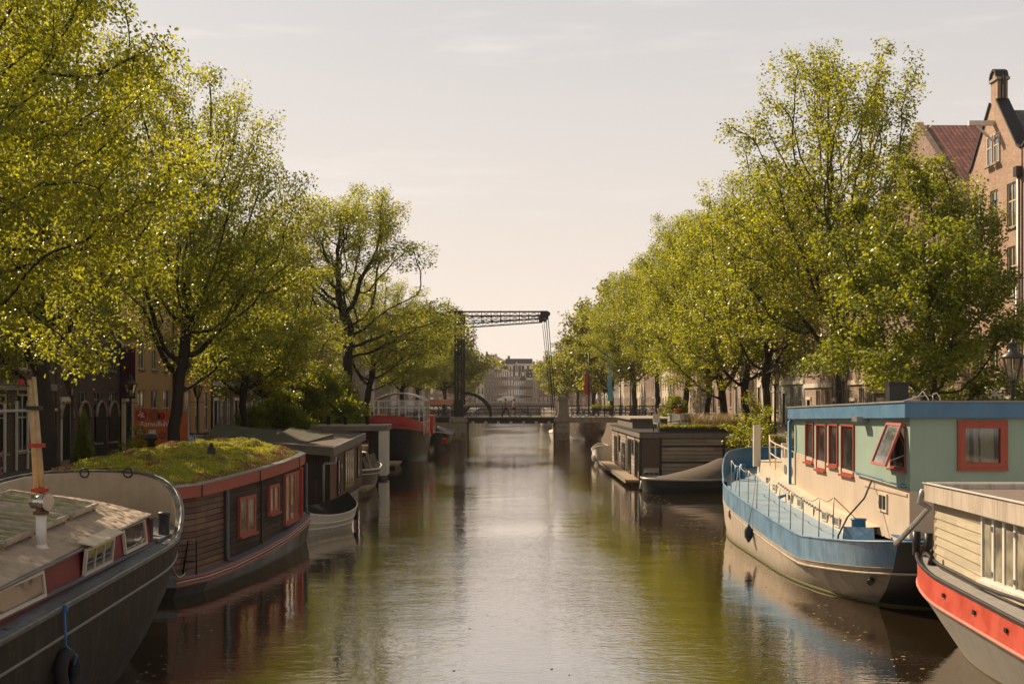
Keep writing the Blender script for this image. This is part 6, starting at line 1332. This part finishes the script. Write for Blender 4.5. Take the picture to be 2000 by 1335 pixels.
# cream trunk (lower coaming) along the deck
tx = 8.22
cm2 = interp([(28,1.50),(33,1.62),(36,1.82),(38,2.0),(43.6,2.28)])
for ya2, yb2 in ((28.4,44.0),):
    yy = [ya2+(yb2-ya2)*i/10 for i in range(11)]
    MB().loft([[(tx-.0+max(0,y-38)*.09,y,zd2(y)-.05) for y in yy], [(tx+.06+max(0,y-38)*.09,y,cm2(y)+.12) for y in yy], [(CX+.2+max(0,y-38)*.09,y,cm2(y)+.14) for y in yy]], False, False).build('trunk_side', m_cream, R2)
for y in (31.0, 32.2, 35.0, 36.2, 38.6, 40.4): win(R2, (tx+.01+max(0,y-38)*.09, y+.35, zd2(y)+.06), (0,-1,0), .5, .26, m_cream, m_glass, 1, 1, .04, .03, 'small_window')
b = MB(); 
for i in range(24): y = 31+i*.3; b.tube([(tx-.02,y,cm2(y)-.0),(tx+.03,y,cm2(y)-.0)], .035, 8)
b.build('rivet_row', m_steel, R2)
# raised cream foredeck with railing, portholes
fd = MB(); fp_ = [(8.55,37.2),(8.75,41.0),(9.3,44.2),(11.2,44.2),(12.6,41),(12.8,37.2)]; fd.loft([[(x,y,1.5) for x,y in fp_], [(x,y,cm2(y)+.16) for x,y in fp_]], smooth=False).add([(x,y,cm2(y)+.16) for x,y in fp_], [tuple(range(6))]).build('raised_foredeck', m_cream, R2)
MB().box(8.6,10.4,37.15,39.2,1.6,2.72).build('companionway', m_cream, R2)
for y in (37.8, 38.6): MB().tube([(8.60,y,2.38),(8.57,y,2.38)], .15, 16, True, False).build('porthole', m_steel, R2)
def railing(P, parent, h=.85, m=m_cream, nm='railing', r_=.022, posts=None):
    b = MB()
    for p in P: b.tube([p, Vector(p)+UP*h], r_, 6)
    for k_ in (.5, 1.): b.tube([Vector(p)+UP*h*k_ for p in P], r_, 6)
    return b.build(nm, m, parent)
railing([(8.62+max(0,y-41)*.2, y, cm2(y)+.16) for y in (37.4,38.8,40.2,41.6,43.0,44.1)] + [(9.9,44.2,cm2(44)+.16)], R2)
for px, Y, zt4 in ((1478,43.5,4.6-52*43.5/F),(1534,39.8,4.6-87*39.8/F)): x = px2x(px,Y); MB().box(x-.12,x+.12,Y-.1,Y+.1,2.2,zt4).build('deck_post', m_cream, R2)
# blue bow bulwark
bo = [p for p in tp if p[1] > 41.0]; zr2 = lambda y: zd2(y)+.10+.62*sstep(41.0,44.5,y)
idx = [i for i, p in enumerate(tp) if p[1] > 40.6]; seg = [tp[i] for i in idx]; sgi = [(cx2+(x-cx2)*.975, y-.07) for x, y in seg]
MB().loft([[(x,y,zd2(y)) for x,y in seg], [(x+(cx2-x)*-.01,y,zr2(y)) for x,y in seg], [(x,y,zr2(y)) for x,y in sgi], [(x,y,zd2(y)-.02) for x,y in sgi]], False).build('bow_bulwark', m_dblue, R2)
q = [(x,y,zr2(y)) for x,y in seg]; MB().tube(q, .03, 6).build('bow_rail', m_hb, R2)
for x, y in ((7.75,42.3),(8.0,42.6)): MB().cyl((x,y), .09, zd2(y), zd2(y)+.5, 12).build('bollard', m_dblue, R2)
# stanchions and rope
sp = []; 
for px in (1424,1440,1457,1474,1497,1517,1539,1563,1594,1626):
    L_ = [(2*cx2-x, y) for x, y in tp[:k2]]; cand = []
    for (xa, ya), (xb, yb) in zip(L_, L_[1:]):
        for t in [j/30 for j in range(30)]:
            x, y = xa+(xb-xa)*t, ya+(yb-ya)*t
            if 28 < y < 43.8 and x < cx2-.3: cand.append((abs(1000+F*x/y-px), x, y))
    c_ = min(cand); 
    if c_[0] < 6 and all(abs(c_[2]-q_[1]) > .3 for q_ in sp): sp.append(c_[1:])
stn = MB(); tops = []
for x, y in sp: a = Vector((x+.06,y,zd2(y))); b_ = a+Vector((.02,0,.95)); stn.tube([a,b_], .014, 6); tops.append(b_)
stn.build('stanchion', m_steel, R2)
tops.sort(key=lambda v: v.y)
rp = MB()
for a, b in zip(tops, tops[1:]): rp.tube([a+(b-a)*t+Vector((0,0,-.10*math.sin(math.pi*t))) for t in (0,.25,.5,.75,1)], .012, 5)
if tops: rp.tube([tops[0], Vector((CX-.3,28.6,1.6))], .012, 5)
rp.build('safety_rope', m_rope, R2)
# stern deck gear
MB().lathe((px2x(1677,28.4),28.4,zd2(28.4)), [(.16,0),(.16,.42),(.18,.42),(.18,.46),(.03,.47)], 18).build('capstan', m_dblue, R2)
xx = px2x(1652,27.9); MB().slab([(xx-.14,27.75,zd2(28)-.18),(xx+.48,27.3,zd2(28)-.14),(xx+.50,27.45,zd2(28)+.32),(xx-.05,27.9,zd2(28)+.30)], .02).build('bent_steel_plate', m_hb, R2)
MB().slab([(8.35,26.3,1.60),(9.0,25.9,1.58),(9.0,26.2,1.62),(8.3,26.9,1.64)], .03).build('loose_board', m_dblue, R2)
MB().tube([(px2x(1636,27.8),27.8,1.05),(px2x(1637,27.8),27.8,1.5),(px2x(1655,28),28,1.9),(px2x(1688,28.4),28.4,2.3),(CX-.06,28.9,2.68)], .022, 6).build('hose', m_dark, R2)
MB().tube([(px2x(1700,26.9)-.05,26.75,.60),(px2x(1700,26.9)+.12,27.1,.64)], .07, 10).build('exhaust', m_black, R2)
for y in (26.6,29.0,31.5,33.5): MB().box(tx+.0,tx+.02,y,y+.05,1.4,1.6).build('deck_vent', m_dark, R2)
for (px, py, h, m_, l) in ((1430,1003,.36,MAT('maroon fender', (.10,.022,.02), .5),'maroon boat fender hanging at the bow of the blue houseboat'), (1462,1041,.40,MAT('navy fender', (.015,.035,.06), .45),'navy boat fender hanging on the blue houseboat')):
    Y = 39.3 if px == 1430 else 35.6; p = at(px, py, Y); p.x -= .0
    t = thing('boat_fender', l, 'fender', p, 0, 'fenders of the blue houseboat'); r_ = .12
    MB().lathe(p, [(.02,-h/2-.06),(.06,-h/2),(r_,-h/2+.1),(r_,h/2-.1),(.06,h/2),(.03,h/2+.06)], 14).build('fender_body', m_, t); MB().tube([p+Vector((0,0,h/2+.05)), (p.x+.12, p.y, zd2(Y)+.1), (p.x+.2,p.y,zd2(Y)+.75)], .012, 5).build('rope', m_rope, t)
# things on the roof
sp_ = thing('solar_panel', 'tilted solar panel frame on the roof of the blue houseboat', 'solar panel', (10.2, 33, 4.5))
a, b, c, d_ = at(1741,788,33), at(1795,772,33.2), at(1822,770,35), at(1765,783,35); MB().slab([a,b,c,d_], .03).build('panel', m_glass_b, sp_)
for p in (a,b,c,d_): MB().tube([(p.x,p.y,4.42),p], .02, 5).build('support_leg', m_steel, sp_)
MB().tube([b,(b.x+.1,b.y,b.z+.12),(b.x+.25,b.y,b.z-.1),(b.x+.25,b.y,4.4)], .018, 5).tube([c,(c.x+.1,c.y,c.z+.05),(c.x+.2,c.y,c.z-.1),(c.x+.2,c.y,4.4)], .018, 5).build('bent_pipe', m_white, sp_)
bx_ = thing('dark_crate', 'dark box standing on the blue houseboat roof behind the solar panel', 'crate', (at(1752,760,36).x, 36, 4.4)); q = at(1752,760,36); MB().box(q.x-.28,q.x+.28,35.8,36.2,4.4,5.05).build('box', m_dark, bx_); MB().box(q.x-.30,q.x+.30,35.78,36.22,4.98,5.08).build('lid', m_black, bx_)
# R1 near clapboard houseboat on red and grey hull
m_clapc = PLANK('pale weathered clapboard', (.58,.50,.355), .16, True, .12, .0, .75, .32, (.33,.28,.17), .003)
m_redh = MAT('signal red hull paint', (.50,.055,.026), .5, .18, 2, .45, (.42,.14,.08), .003, 8, patch=.12); m_ghull = MAT('grey primer hull', (.30,.275,.245), .65, .15, 2, .45, (.16,.135,.11), .004, 8, patch=.15)
R1 = thing('clapboard_houseboat', 'cream clapboard houseboat with white glazed doors on a red and grey hull, lower right', 'houseboat', (10, 18, 0))
cx1 = 10.35
zr1 = interp([(8,1.08),(18.2,1.28),(22,1.42),(24.5,1.60),(27,1.8)]); zm1 = lambda y: zr1(y)-.47
def O1(hb, y1, a1=4.2): return outline(cx1, 5.5, y1, hb, 4, a1, .7, .66, 16, 14)
tp1, k1 = O1(2.82,25.7); md1, _ = O1(2.86,25.55); w1, _ = O1(2.45,24.2); kk1, _ = O1(2.2,23.8)
MB().loft([lp3(kk1,-.6), lp3(w1,0), lp3([(x*.5+a*.5, y*.5+b*.5) for (x,y),(a,b) in zip(w1,md1)], lambda y: zm1(y)*.5), lp3(md1, zm1)]).build('hull', m_ghull, R1)
MB().loft([lp3(md1, zm1), lp3(tp1, zr1)]).build('red_strake', m_redh, R1)
q = [(x,y,zm1(y)) for x,y in md1]; MB().tube(q+q[:2], .035, 6, False).build('rub_strake', MAT('pinkish worn strake', (.50,.20,.15), .6, .2), R1)
q = [(x,y,zr1(y)) for x,y in tp1]; MB().tube(q+q[:2], .04, 8, False).build('black_rail', m_black, R1)
MB().loft([lp3(w1, -.02), lp3([(cx1+(x-cx1)*1.012,y+.01) for x,y in w1], .09)]).build('weed_band', m_weed, R1)
d = MB(); deckfill(d, lp3(O1(2.78,25.6)[0], lambda y: zr1(y)-.04), k1); d.build('deck', MAT('grey gangway deck', (.30,.28,.26), .7, .15, 4, .0, patch=.2), R1)
for i in (19,22,25): x, y = tp1[i] if i < len(tp1) else tp1[-1]
for y in (18.6, 19.9, 21.3): MB().box(7.475,7.50,y,y+.09,zr1(y)-.24,zr1(y)-.17).build('scupper', m_black, R1)
WX = 8.10; WY = 23.5; z0w = lambda y: zr1(y)-.03; z1w = lambda y: 2.66-.012*(WY-y)
ysw = [8, 17.3, 21.1, WY]
c = MB(); clapwall(c, (WX,WY), (WX,21.15), z0w, z1w, .155, .020); clapwall(c, (WX,21.15), (WX,8), z0w, lambda y: 1.50, .155, .020); clapwall(c, (WX,13.4), (WX,8), lambda y: 1.5, z1w, .155, .02); c.build('clapboard_wall', m_clapc, R1)
MB().box(WX-.012,WX+.1,WY-.06,WY+.06,1.35,2.66).build('corner_board', m_wood, R1)
c = MB(); clapwall(c, (13.0,WY), (WX,WY), z0w, z1w, .155, .02); c.build('clapboard_wall', m_clapc, R1)
for i in range(4):
    f = win(R1, (WX+.02, 21.1-i*1.9, 1.50), (0,-1,0), 1.88, 1.12, m_white, m_glass_c, 4, 1, .05, .07, 'glazed_doors', mull=.085)
    b = MB()
    for k_ in (1,3): b.box(WX-.065,WX-.045,21.1-i*1.9-.47*k_-.03,21.1-i*1.9-.47*k_+.03,1.62,1.70).box(WX-.065,WX-.045,21.1-i*1.9-.47*k_-.03,21.1-i*1.9-.47*k_+.03,2.38,2.46)
    b.build('hinge', m_steel, f)
MB().box(WX-.14,WX+.0,13.4,21.25,2.62,2.66).build('window_hood', m_white, R1)
MB().box(WX-.09,WX+.0,13.4,21.2,1.44,1.50).build('door_sill', m_white, R1)
m_fasc = MAT('stained cream fascia', (.55,.47,.38), .6, .1, 2, .75, (.20,.15,.11))
ft1 = lambda y: 2.97-.006*(WY-y)
PA = fas(WX-.16,13.2,7,WY+.18)
MB().loft([[(x,y,ft1(y)-.33) for x,y in fas(WX-.01,13.1,7.1,WY+.02)], [(x,y,ft1(y)-.33) for x,y in PA], [(x,y,ft1(y)) for x,y in PA], [(x,y,ft1(y)) for x,y in fas(WX+.0,13.0,7.2,WY+.02)], [(x,y,ft1(y)-.12) for x,y in fas(WX+.02,13.0,7.2,WY)]], smooth=False).build('fascia', m_fasc, R1)
MB().add([(x,y,ft1(y)-.10) for x,y in fas(WX-.02,13.05,7.15,WY+.03)], [(0,1,2,3)]).build('roof', MAT('brown grey roofing felt', (.20,.16,.13), .95, .15, 6, .2), R1)
MB().box(WX-.17,13.21,WY+.12,WY+.2,ft1(WY)-.01,ft1(WY)+.02).box(WX-.19,WX-.11,7,WY+.2,2.975,2.99).build('roof_edge', m_white, R1)
MB().tube([(WX-.02,WY+.22,2.83),(WX-.17,WY+.24,2.81),(WX-.22,WY+.26,2.60),(px2x(1809,24.3),24.1,2.46),(px2x(1738,25.6),25.2,1.62)], .055, 10).build('downpipe', m_steel, R1)
for x, y in ((7.95,24.15),(8.12,23.95)): MB().cyl((x,y), .08, zr1(y)-.04, zr1(y)+.42, 14).build('bollard', m_black, R1)
MB().tube([(7.98,23.7,1.62)]+[(7.93,23.7-i*.9,1.50-i*.012+.03*math.sin(i*1.4)) for i in range(1,14)], .035, 6).build('mooring_hose', m_dark, R1)
for x, y in ((7.93,23.2),): MB().lathe((x,y,zr1(y)-.04), [(.09,0),(.07,.1),(.02,.2),(.05,.24),(.01,.3)], 8).build('cleat', m_black, R1)
# R4 grey plank houseboat
m_gpl = PLANK('silver grey planks', (.42,.34,.27), .21, True, .25, .13, .8, .35, (.17,.14,.11))
R4 = thing('grey_houseboat', 'flat roofed grey plank houseboat with dark battens and a roof garden', 'houseboat', (9.3, 73, 0))
x0, x1, y0, y1, zt4 = 6.75, 12.0, 64.2, 83.0, 2.55
MB().box(x0,x1,y0+.02,y1,.25,zt4).build('wall', m_gpl, R4); MB().box(x0-.1,x1+.1,y0-.1,y1+.1,zt4,zt4+.26).build('fascia', m_greyw, R4); MB().box(x0-.12,x1+.12,y0-.12,y1+.12,zt4+.262,zt4+.30).build('roof_edge', m_dark, R4)
MB().box(x0-.02,x1+.05,y0,y1,-.6,.25).build('hull', m_concrete, R4); MB().box(x0-.75,x0-.06,y0+.3,y1+1,.22,.34).build('gangway', m_wood, R4); MB().box(x0-.8,x0-.76,y0+.3,y1+1,.16,.38).build('gangway_edge', m_greyw, R4)
for i in range(6): MB().bar((x0-.55,y0+.8+i*3.2,.22),(x0-.05,y0+.8+i*3.2,-.3), .06).build('gangway_bracket', m_dark, R4)
b = MB()
for z in (2.12,1.28,.42): b.box(x0+1.05,x1,y0-.045,y0+.018,z-.05,z+.05)
for x in (x0-.04,x0+1.0,x1-.95): b.box(x-.05,x+.07,y0-.05,y0+.016,.0 if x < x0 else .25,2.55)
b.build('dark_battens', m_black, R4)
MB().box(x0+.07,x0+.95,y0-.03,y0+.017,.95,2.5).build('porch_screen', MAT('brown porch panel', (.12,.085,.06), .7), R4); win(R4, (x0+.12,y0-.04,.38), (1,0,0), .8, .6, m_steel, m_glass, 3, 3, .03, .03)
for a, b_, z0, z1 in ((65.0,65.9,.35,2.3),(66.3,66.8,.35,2.35),(68.2,68.9,1.5,2.3),(69.6,71.4,.35,2.3),(73.4,75.2,.35,1.95),(76.6,77.2,1.3,2.3),(79,80.6,.4,2.2)):
    win(R4, (x0-.003,b_,z0), (0,-1,0), b_-a, z1-z0, m_dark, m_glass, 2 if b_-a > 1 else 1, 1, .07, .05)
for y in (67.3,72.4,78): MB().box(x0-.04,x0+.0,y,y+.12,.25,2.55).build('wall_post', m_dark, R4)
up_ = MB(); up_.box(7.1,9.6,72.5,82.5,2.85,3.35); up_.build('upper_cabin', m_greyw, R4); MB().box(6.95,9.75,72.3,82.7,3.35,3.45).build('upper_roof', m_stone, R4)
MB().box(9.75,12.1,68.0,69.0,2.85,3.35).box(9.0,12.4,66.0,66.1,2.85,3.1).build('dark_parapet', m_black, R4)
MB().tube([(7.6,66,2.83),(7.6,66,3.25),(8.0,66,3.3),(10.2,66,3.5)], .03, 6).build('handrail', m_dark, R4)
pl = thing('roof_planter', 'long dark trough of dry grasses on the roof of the grey houseboat', 'planter', (10, 65, 2.85))
MB().box(7.75,11.6,64.6,65.4,2.85,3.12).build('trough', m_black, pl)
gp_ = [(rnd.uniform(9.6,12.2), rnd.uniform(65.4,68.6), 2.9) for _ in range(900)]; tufts('grasses', gp_, .85, m_dry, pl, 4, 6, .010, .09, .45)['kind'] = 'stuff'
gp_ = [(rnd.uniform(7.8,11.6), rnd.uniform(64.55,64.7), 3.05) for _ in range(120)]; tufts('trailing_plants', gp_, .22, m_tuft, pl, 5, 8, .012, .06, 1.6)['kind'] = 'stuff'
sp2 = thing('stone_planter', 'square stone planter with a terracotta pot on top, on the grey houseboat roof', 'planter', (9.1,67,2.85)); xa, xb = px2x(1308,66.5), px2x(1346,66.5); MB().box(xa,xb,66.5,67.4,2.85,3.72).build('block', m_stone, sp2); MB().box(xa-.05,xb+.05,66.45,67.45,3.72,3.78).build('rim', m_concrete, sp2)
pt_ = thing('terracotta_pot', 'terracotta pot standing on the square stone planter', 'flower pot', (px2x(1324,66.9),66.9,3.78)); MB().lathe((px2x(1324,66.9),66.9,3.78), [(.15,0),(.20,.2),(.23,.2),(.23,.27),(.18,.27)], 14).build('pot', MAT('terracotta', (.32,.10,.05), .8, .2), pt_)
def chair(loc, rz, label):
    r = thing('garden_chair', label, 'chair', loc, rz, 'white chairs on the grey houseboat roof')
    MB().box(-.22,.22,-.22,.22,.40,.44).build('seat', m_white, r, True); MB().slab([(-.22,.22,.44),(.22,.22,.44),(.20,.32,.92),(-.20,.32,.92)], .03).build('backrest', m_white, r, True)
    for x in (-.2,.2):
        for y in (-.2,.2): MB().tube([(x,y,0),(x,y,.4)], .016, 6).build('leg', m_white, r, True)
    return r
c1 = chair((px2x(1287,65.9),65.9,2.85), .4, 'white garden chair left of the stone planter'); dup(c1, (px2x(1316,65.9),65.9,2.85), -.5, 'white garden chair in front of the stone planter'); dup(c1, (px2x(1341,65.9),65.9,2.85), .9, 'white garden chair beside the dry grasses')
# R3 covered sloop across the houseboat end
m_cov = MAT('taupe boat cover', (.125,.098,.078), .8, .15, 3, .2); m_navy = MAT('navy black hull', (.02,.024,.03), .35, .2)
R3 = thing('covered_sloop', 'dark sloop under a taupe cover moored at the end of the grey houseboat', 'boat', (8.7, 60.9, 0))
def tl(a): return a
O3 = lambda hb, a, b: outline(0, a, b, hb, 1.2, 1.6, .8, .9, 12, 6)
R3.rotation_euler = (0,0,R(-90))
zf3 = lambda y: .62+.028*y*y*.5
lv = [lp3(O3(.7,-2.1,2.1)[0],-.2), lp3(O3(.95,-2.2,2.3)[0],.0), lp3(O3(1.05,-2.25,2.4)[0],.35), lp3(O3(1.1,-2.3,2.5)[0],zf3)]
MB().loft(lv).build('hull', m_navy, R3, True); q = lv[-1]; MB().tube([(x,y,z) for x,y,z in q+q[:2]], .05, 6, False).build('gunwale', m_steel, R3, True)
_, k3 = O3(1,-2,2); d = MB(); deckfill(d, [(x*.96,y*.97,z-.02) for x,y,z in q], k3); d.build('deck', m_wood, R3, True)
MB().loft([[(x,y,zz) for x,y,zz in ((-1.08,yy,zf3(yy)),(-.85,yy,zf3(yy)+hh*.45),(-.3,yy,zf3(yy)+hh*.95),(0,yy,zf3(yy)+hh),(.3,yy,zf3(yy)+hh*.95),(.85,yy,zf3(yy)+hh*.45),(1.08,yy,zf3(yy)))] for yy, hh in ((-1.55,.05),(-1.0,.18),(0,.45),(.9,.72),(1.5,.98),(1.75,1.0),(2.2,.9),(2.45,.1))], False).build('cover', m_cov, R3, True)
for y in (-2.2,-1.9): MB().tube([(-.9+(-y-1.9)*1.4,y,.5),(-1.0+(-y-1.9)*1.4,y-.05,.1)], .08, 8).build('fender', m_white, R3, True)
# R5 small boat beyond grey houseboat, barge bow behind the bridge, dinghy
r5 = smallboat('moored_dinghy', 'pale dinghy with fenders tied at the far end of the grey houseboat', 'boat', (6.5, 87.5, 0), 0, 5.5, 1.6, .95, m_clink, m_white, .4, None, False, .3)
for y in (85.6, 86.8): MB().lathe((5.75,y,.45), [(.02,-.3),(.13,-.2),(.13,.15),(.03,.28)], 10).build('fender', m_white, r5)
b8 = smallboat('round_bowed_barge', 'big dark round bowed barge moored just beyond the right drawbridge pier', 'barge', (8.3, 138.6, 0), math.pi, 16, 4.6, 2.0, MAT('grey sheen hull', (.22,.19,.16), .25, .3, 3, .3, (.3,.26,.2)), m_white, .35, m_dark, False, .7, False)
smallboat('white_sloop', 'small white sloop seen between the deck and the right pier', 'boat', (4.9, 131, 0), math.pi, 5, 1.8, .95, m_white, m_cream, .3, m_cream, False, .3)
smallboat('white_tender', 'white open boat moored under the railing left of the right pier', 'boat', (px2x(1068,200), 200, 0), math.pi, 7, 2.4, 1.0, m_white, m_cream, .3, None, False)
# ================================================================ SMALL EXTRAS
def floaters():
    g = random.Random(4); mb = MB(); n = 0
    while n < 520:
        if g.random() < .65: y = g.uniform(16, 60); x = (-6.3 + abs(g.gauss(0, .5))) if g.random() < .45 else (7.0 - abs(g.gauss(0, .45)))
        else: y = g.uniform(14, 90); x = g.uniform(-6, 6.8)
        r_ = g.uniform(.012, .035); a = g.uniform(0, 6.28); c, s = math.cos(a), math.sin(a)
        mb.add([(x+c*r_*1.6, y+s*r_*1.6, .006), (x-s*r_, y+c*r_, .006), (x-c*r_*1.6, y-s*r_*1.6, .006), (x+s*r_, y-c*r_, .006)], [(0,1,2,3)]); n += 1
    tag(mb.build('floating_leaves', MAT('floating leaf', (.28,.24,.12), .7, .3, 9), recalc=False), kind='stuff')
floaters()
# litter of fallen elm seeds on the near barge roof and deck
g_ = random.Random(8); mb = MB()
for i in range(420):
    if g_.random() < .6: x = g_.uniform(cxl+.1, cxr-.1); y = g_.uniform(13, 21.8); z = arch_(x, y)+.032
    else: x = g_.uniform(-6.42, -6.12); y = g_.uniform(14, 23.5); z = dz(y)+.012
    r_ = g_.uniform(.008, .022); a = g_.uniform(0, 6.28); c, s = math.cos(a), math.sin(a)
    mb.add([(x+c*r_*1.8, y+s*r_*1.8, z), (x-s*r_, y+c*r_, z+.004), (x-c*r_*1.8, y-s*r_*1.8, z), (x+s*r_, y-c*r_, z+.004)], [(0,1,2,3)])
mb.build('fallen_leaves', MAT('dry leaf litter', (.22,.17,.08), .8, .4, 9), L1, recalc=False)['kind'] = 'stuff'
# coil of rope and hose on near barge foredeck
MB().tube([(-7.6+.22*math.cos(t), 23.6+.22*math.sin(t), dz(23.6)+.03+t*.004) for t in [i*.45 for i in range(56)]], .022, 6).build('rope_coil', m_rope, L1)
# scaffold of flower pots and crates on the plank houseboat roof side, bollards along quays
bol = thing('quay_bollard', 'short black iron bollard on the quay edge', 'bollard', (-12.2, 84, QZ(84)), 0, 'bollards on the quay edges')
MB().lathe((0,0,0), [(.12,0),(.12,.1),(.09,.15),(.08,.65),(.12,.7),(.12,.78),(.03,.84)], 12).build('post', m_black, bol, True)
for s in (-1, 1):
    for y in range(88, 118, 5): dup(bol, (s*12.25, y, QZ(y)+.03), 0)
car((-17.2, 84, 1.3), 1.6, 'dark grey car beneath the low elm on the left quay', MAT('dark grey car paint', (.05,.05,.055), .3, .05), 'cars on the left quay')
car((-17.4, 92, 1.5), 1.6, 'white car left of the no entry sign on the left quay', MAT('white car paint', (.55,.54,.5), .3, .05), 'cars on the left quay')
car((-17.0, 63.5, 1.3), 1.6, 'black car in front of the ochre house', MAT('black car paint', (.015,.015,.018), .25, .05), 'cars on the left quay')

# mooring ropes
for i, (a, b, l) in enumerate((((-6.55,22.95,2.35),(-7.6,28.6,.55),'sagging mooring rope between the black barge and the sedum roofed houseboat'), ((8.05,24.1,1.95),(9.6,26.0,1.75),'mooring rope between the clapboard houseboat and the blue stern'), ((7.85,42.4,2.3),(11.9,47.5,1.4),'mooring rope from the blue bow to the right quay'))):
    a, b = Vector(a), Vector(b); r = MB().tube([a+(b-a)*t+Vector((0,0,-.5*math.sin(math.pi*t)*(1 if i != 1 else .3))) for t in [k/10 for k in range(11)]], .018, 6).build('mooring_rope', m_rope); tag(r, l, 'rope')
# walkers and bicycles on the quays, seen between the trunks
person((px2x(560,88), 88, QZ(88)), 1.2, 'person in a white top walking left of the no entry sign', walk(.25,.2), c_white, c_blue, h_dark, m_black, sleeves=.4)
person((px2x(1395,82), 82, QZ(82)), -1.2, 'person in a dark jacket walking between the trunks on the right quay', walk(.3,.2), c_navy, c_black, h_dark, m_black, sleeves=.9)
person((px2x(1290,104), 104, QZ(104)), 1.7, 'person in a pale yellow top standing by the bicycles on the right quay', walk(.12,.1), c_yel, c_blue, h_blond, m_white, sleeves=.5)
b4 = dup(bp, (13.0, 46.5, 1.3), 1.3, 'bicycle leaning beneath the tallest elm on the right quay', 'bicycles beneath the tallest elm')
for i in range(6): dup(b4, (12.9+.1*(i % 2), 47.4+i*.8, 1.3), 1.2+rnd.uniform(-.3,.5))
# ================================================================ HAZE
def haze():
    m = bpy.data.materials.new('haze'); m.use_nodes = True; nt = m.node_tree; nt.nodes.remove(nt.nodes['Principled BSDF'])
    v = N(nt, 'ShaderNodeVolumePrincipled'); v.inputs['Color'].default_value = (1, .93, .83, 1); v.inputs['Density'].default_value = HAZE_D; v.inputs['Anisotropy'].default_value = .3
    nt.links.new(v.outputs[0], nt.nodes['Material Output'].inputs['Volume'])
    o = MB().box(-750, 750, -70, 2650, -5, 30).build('haze', m); o['kind'] = 'stuff'; return o
HAZE_D = .00013
haze()
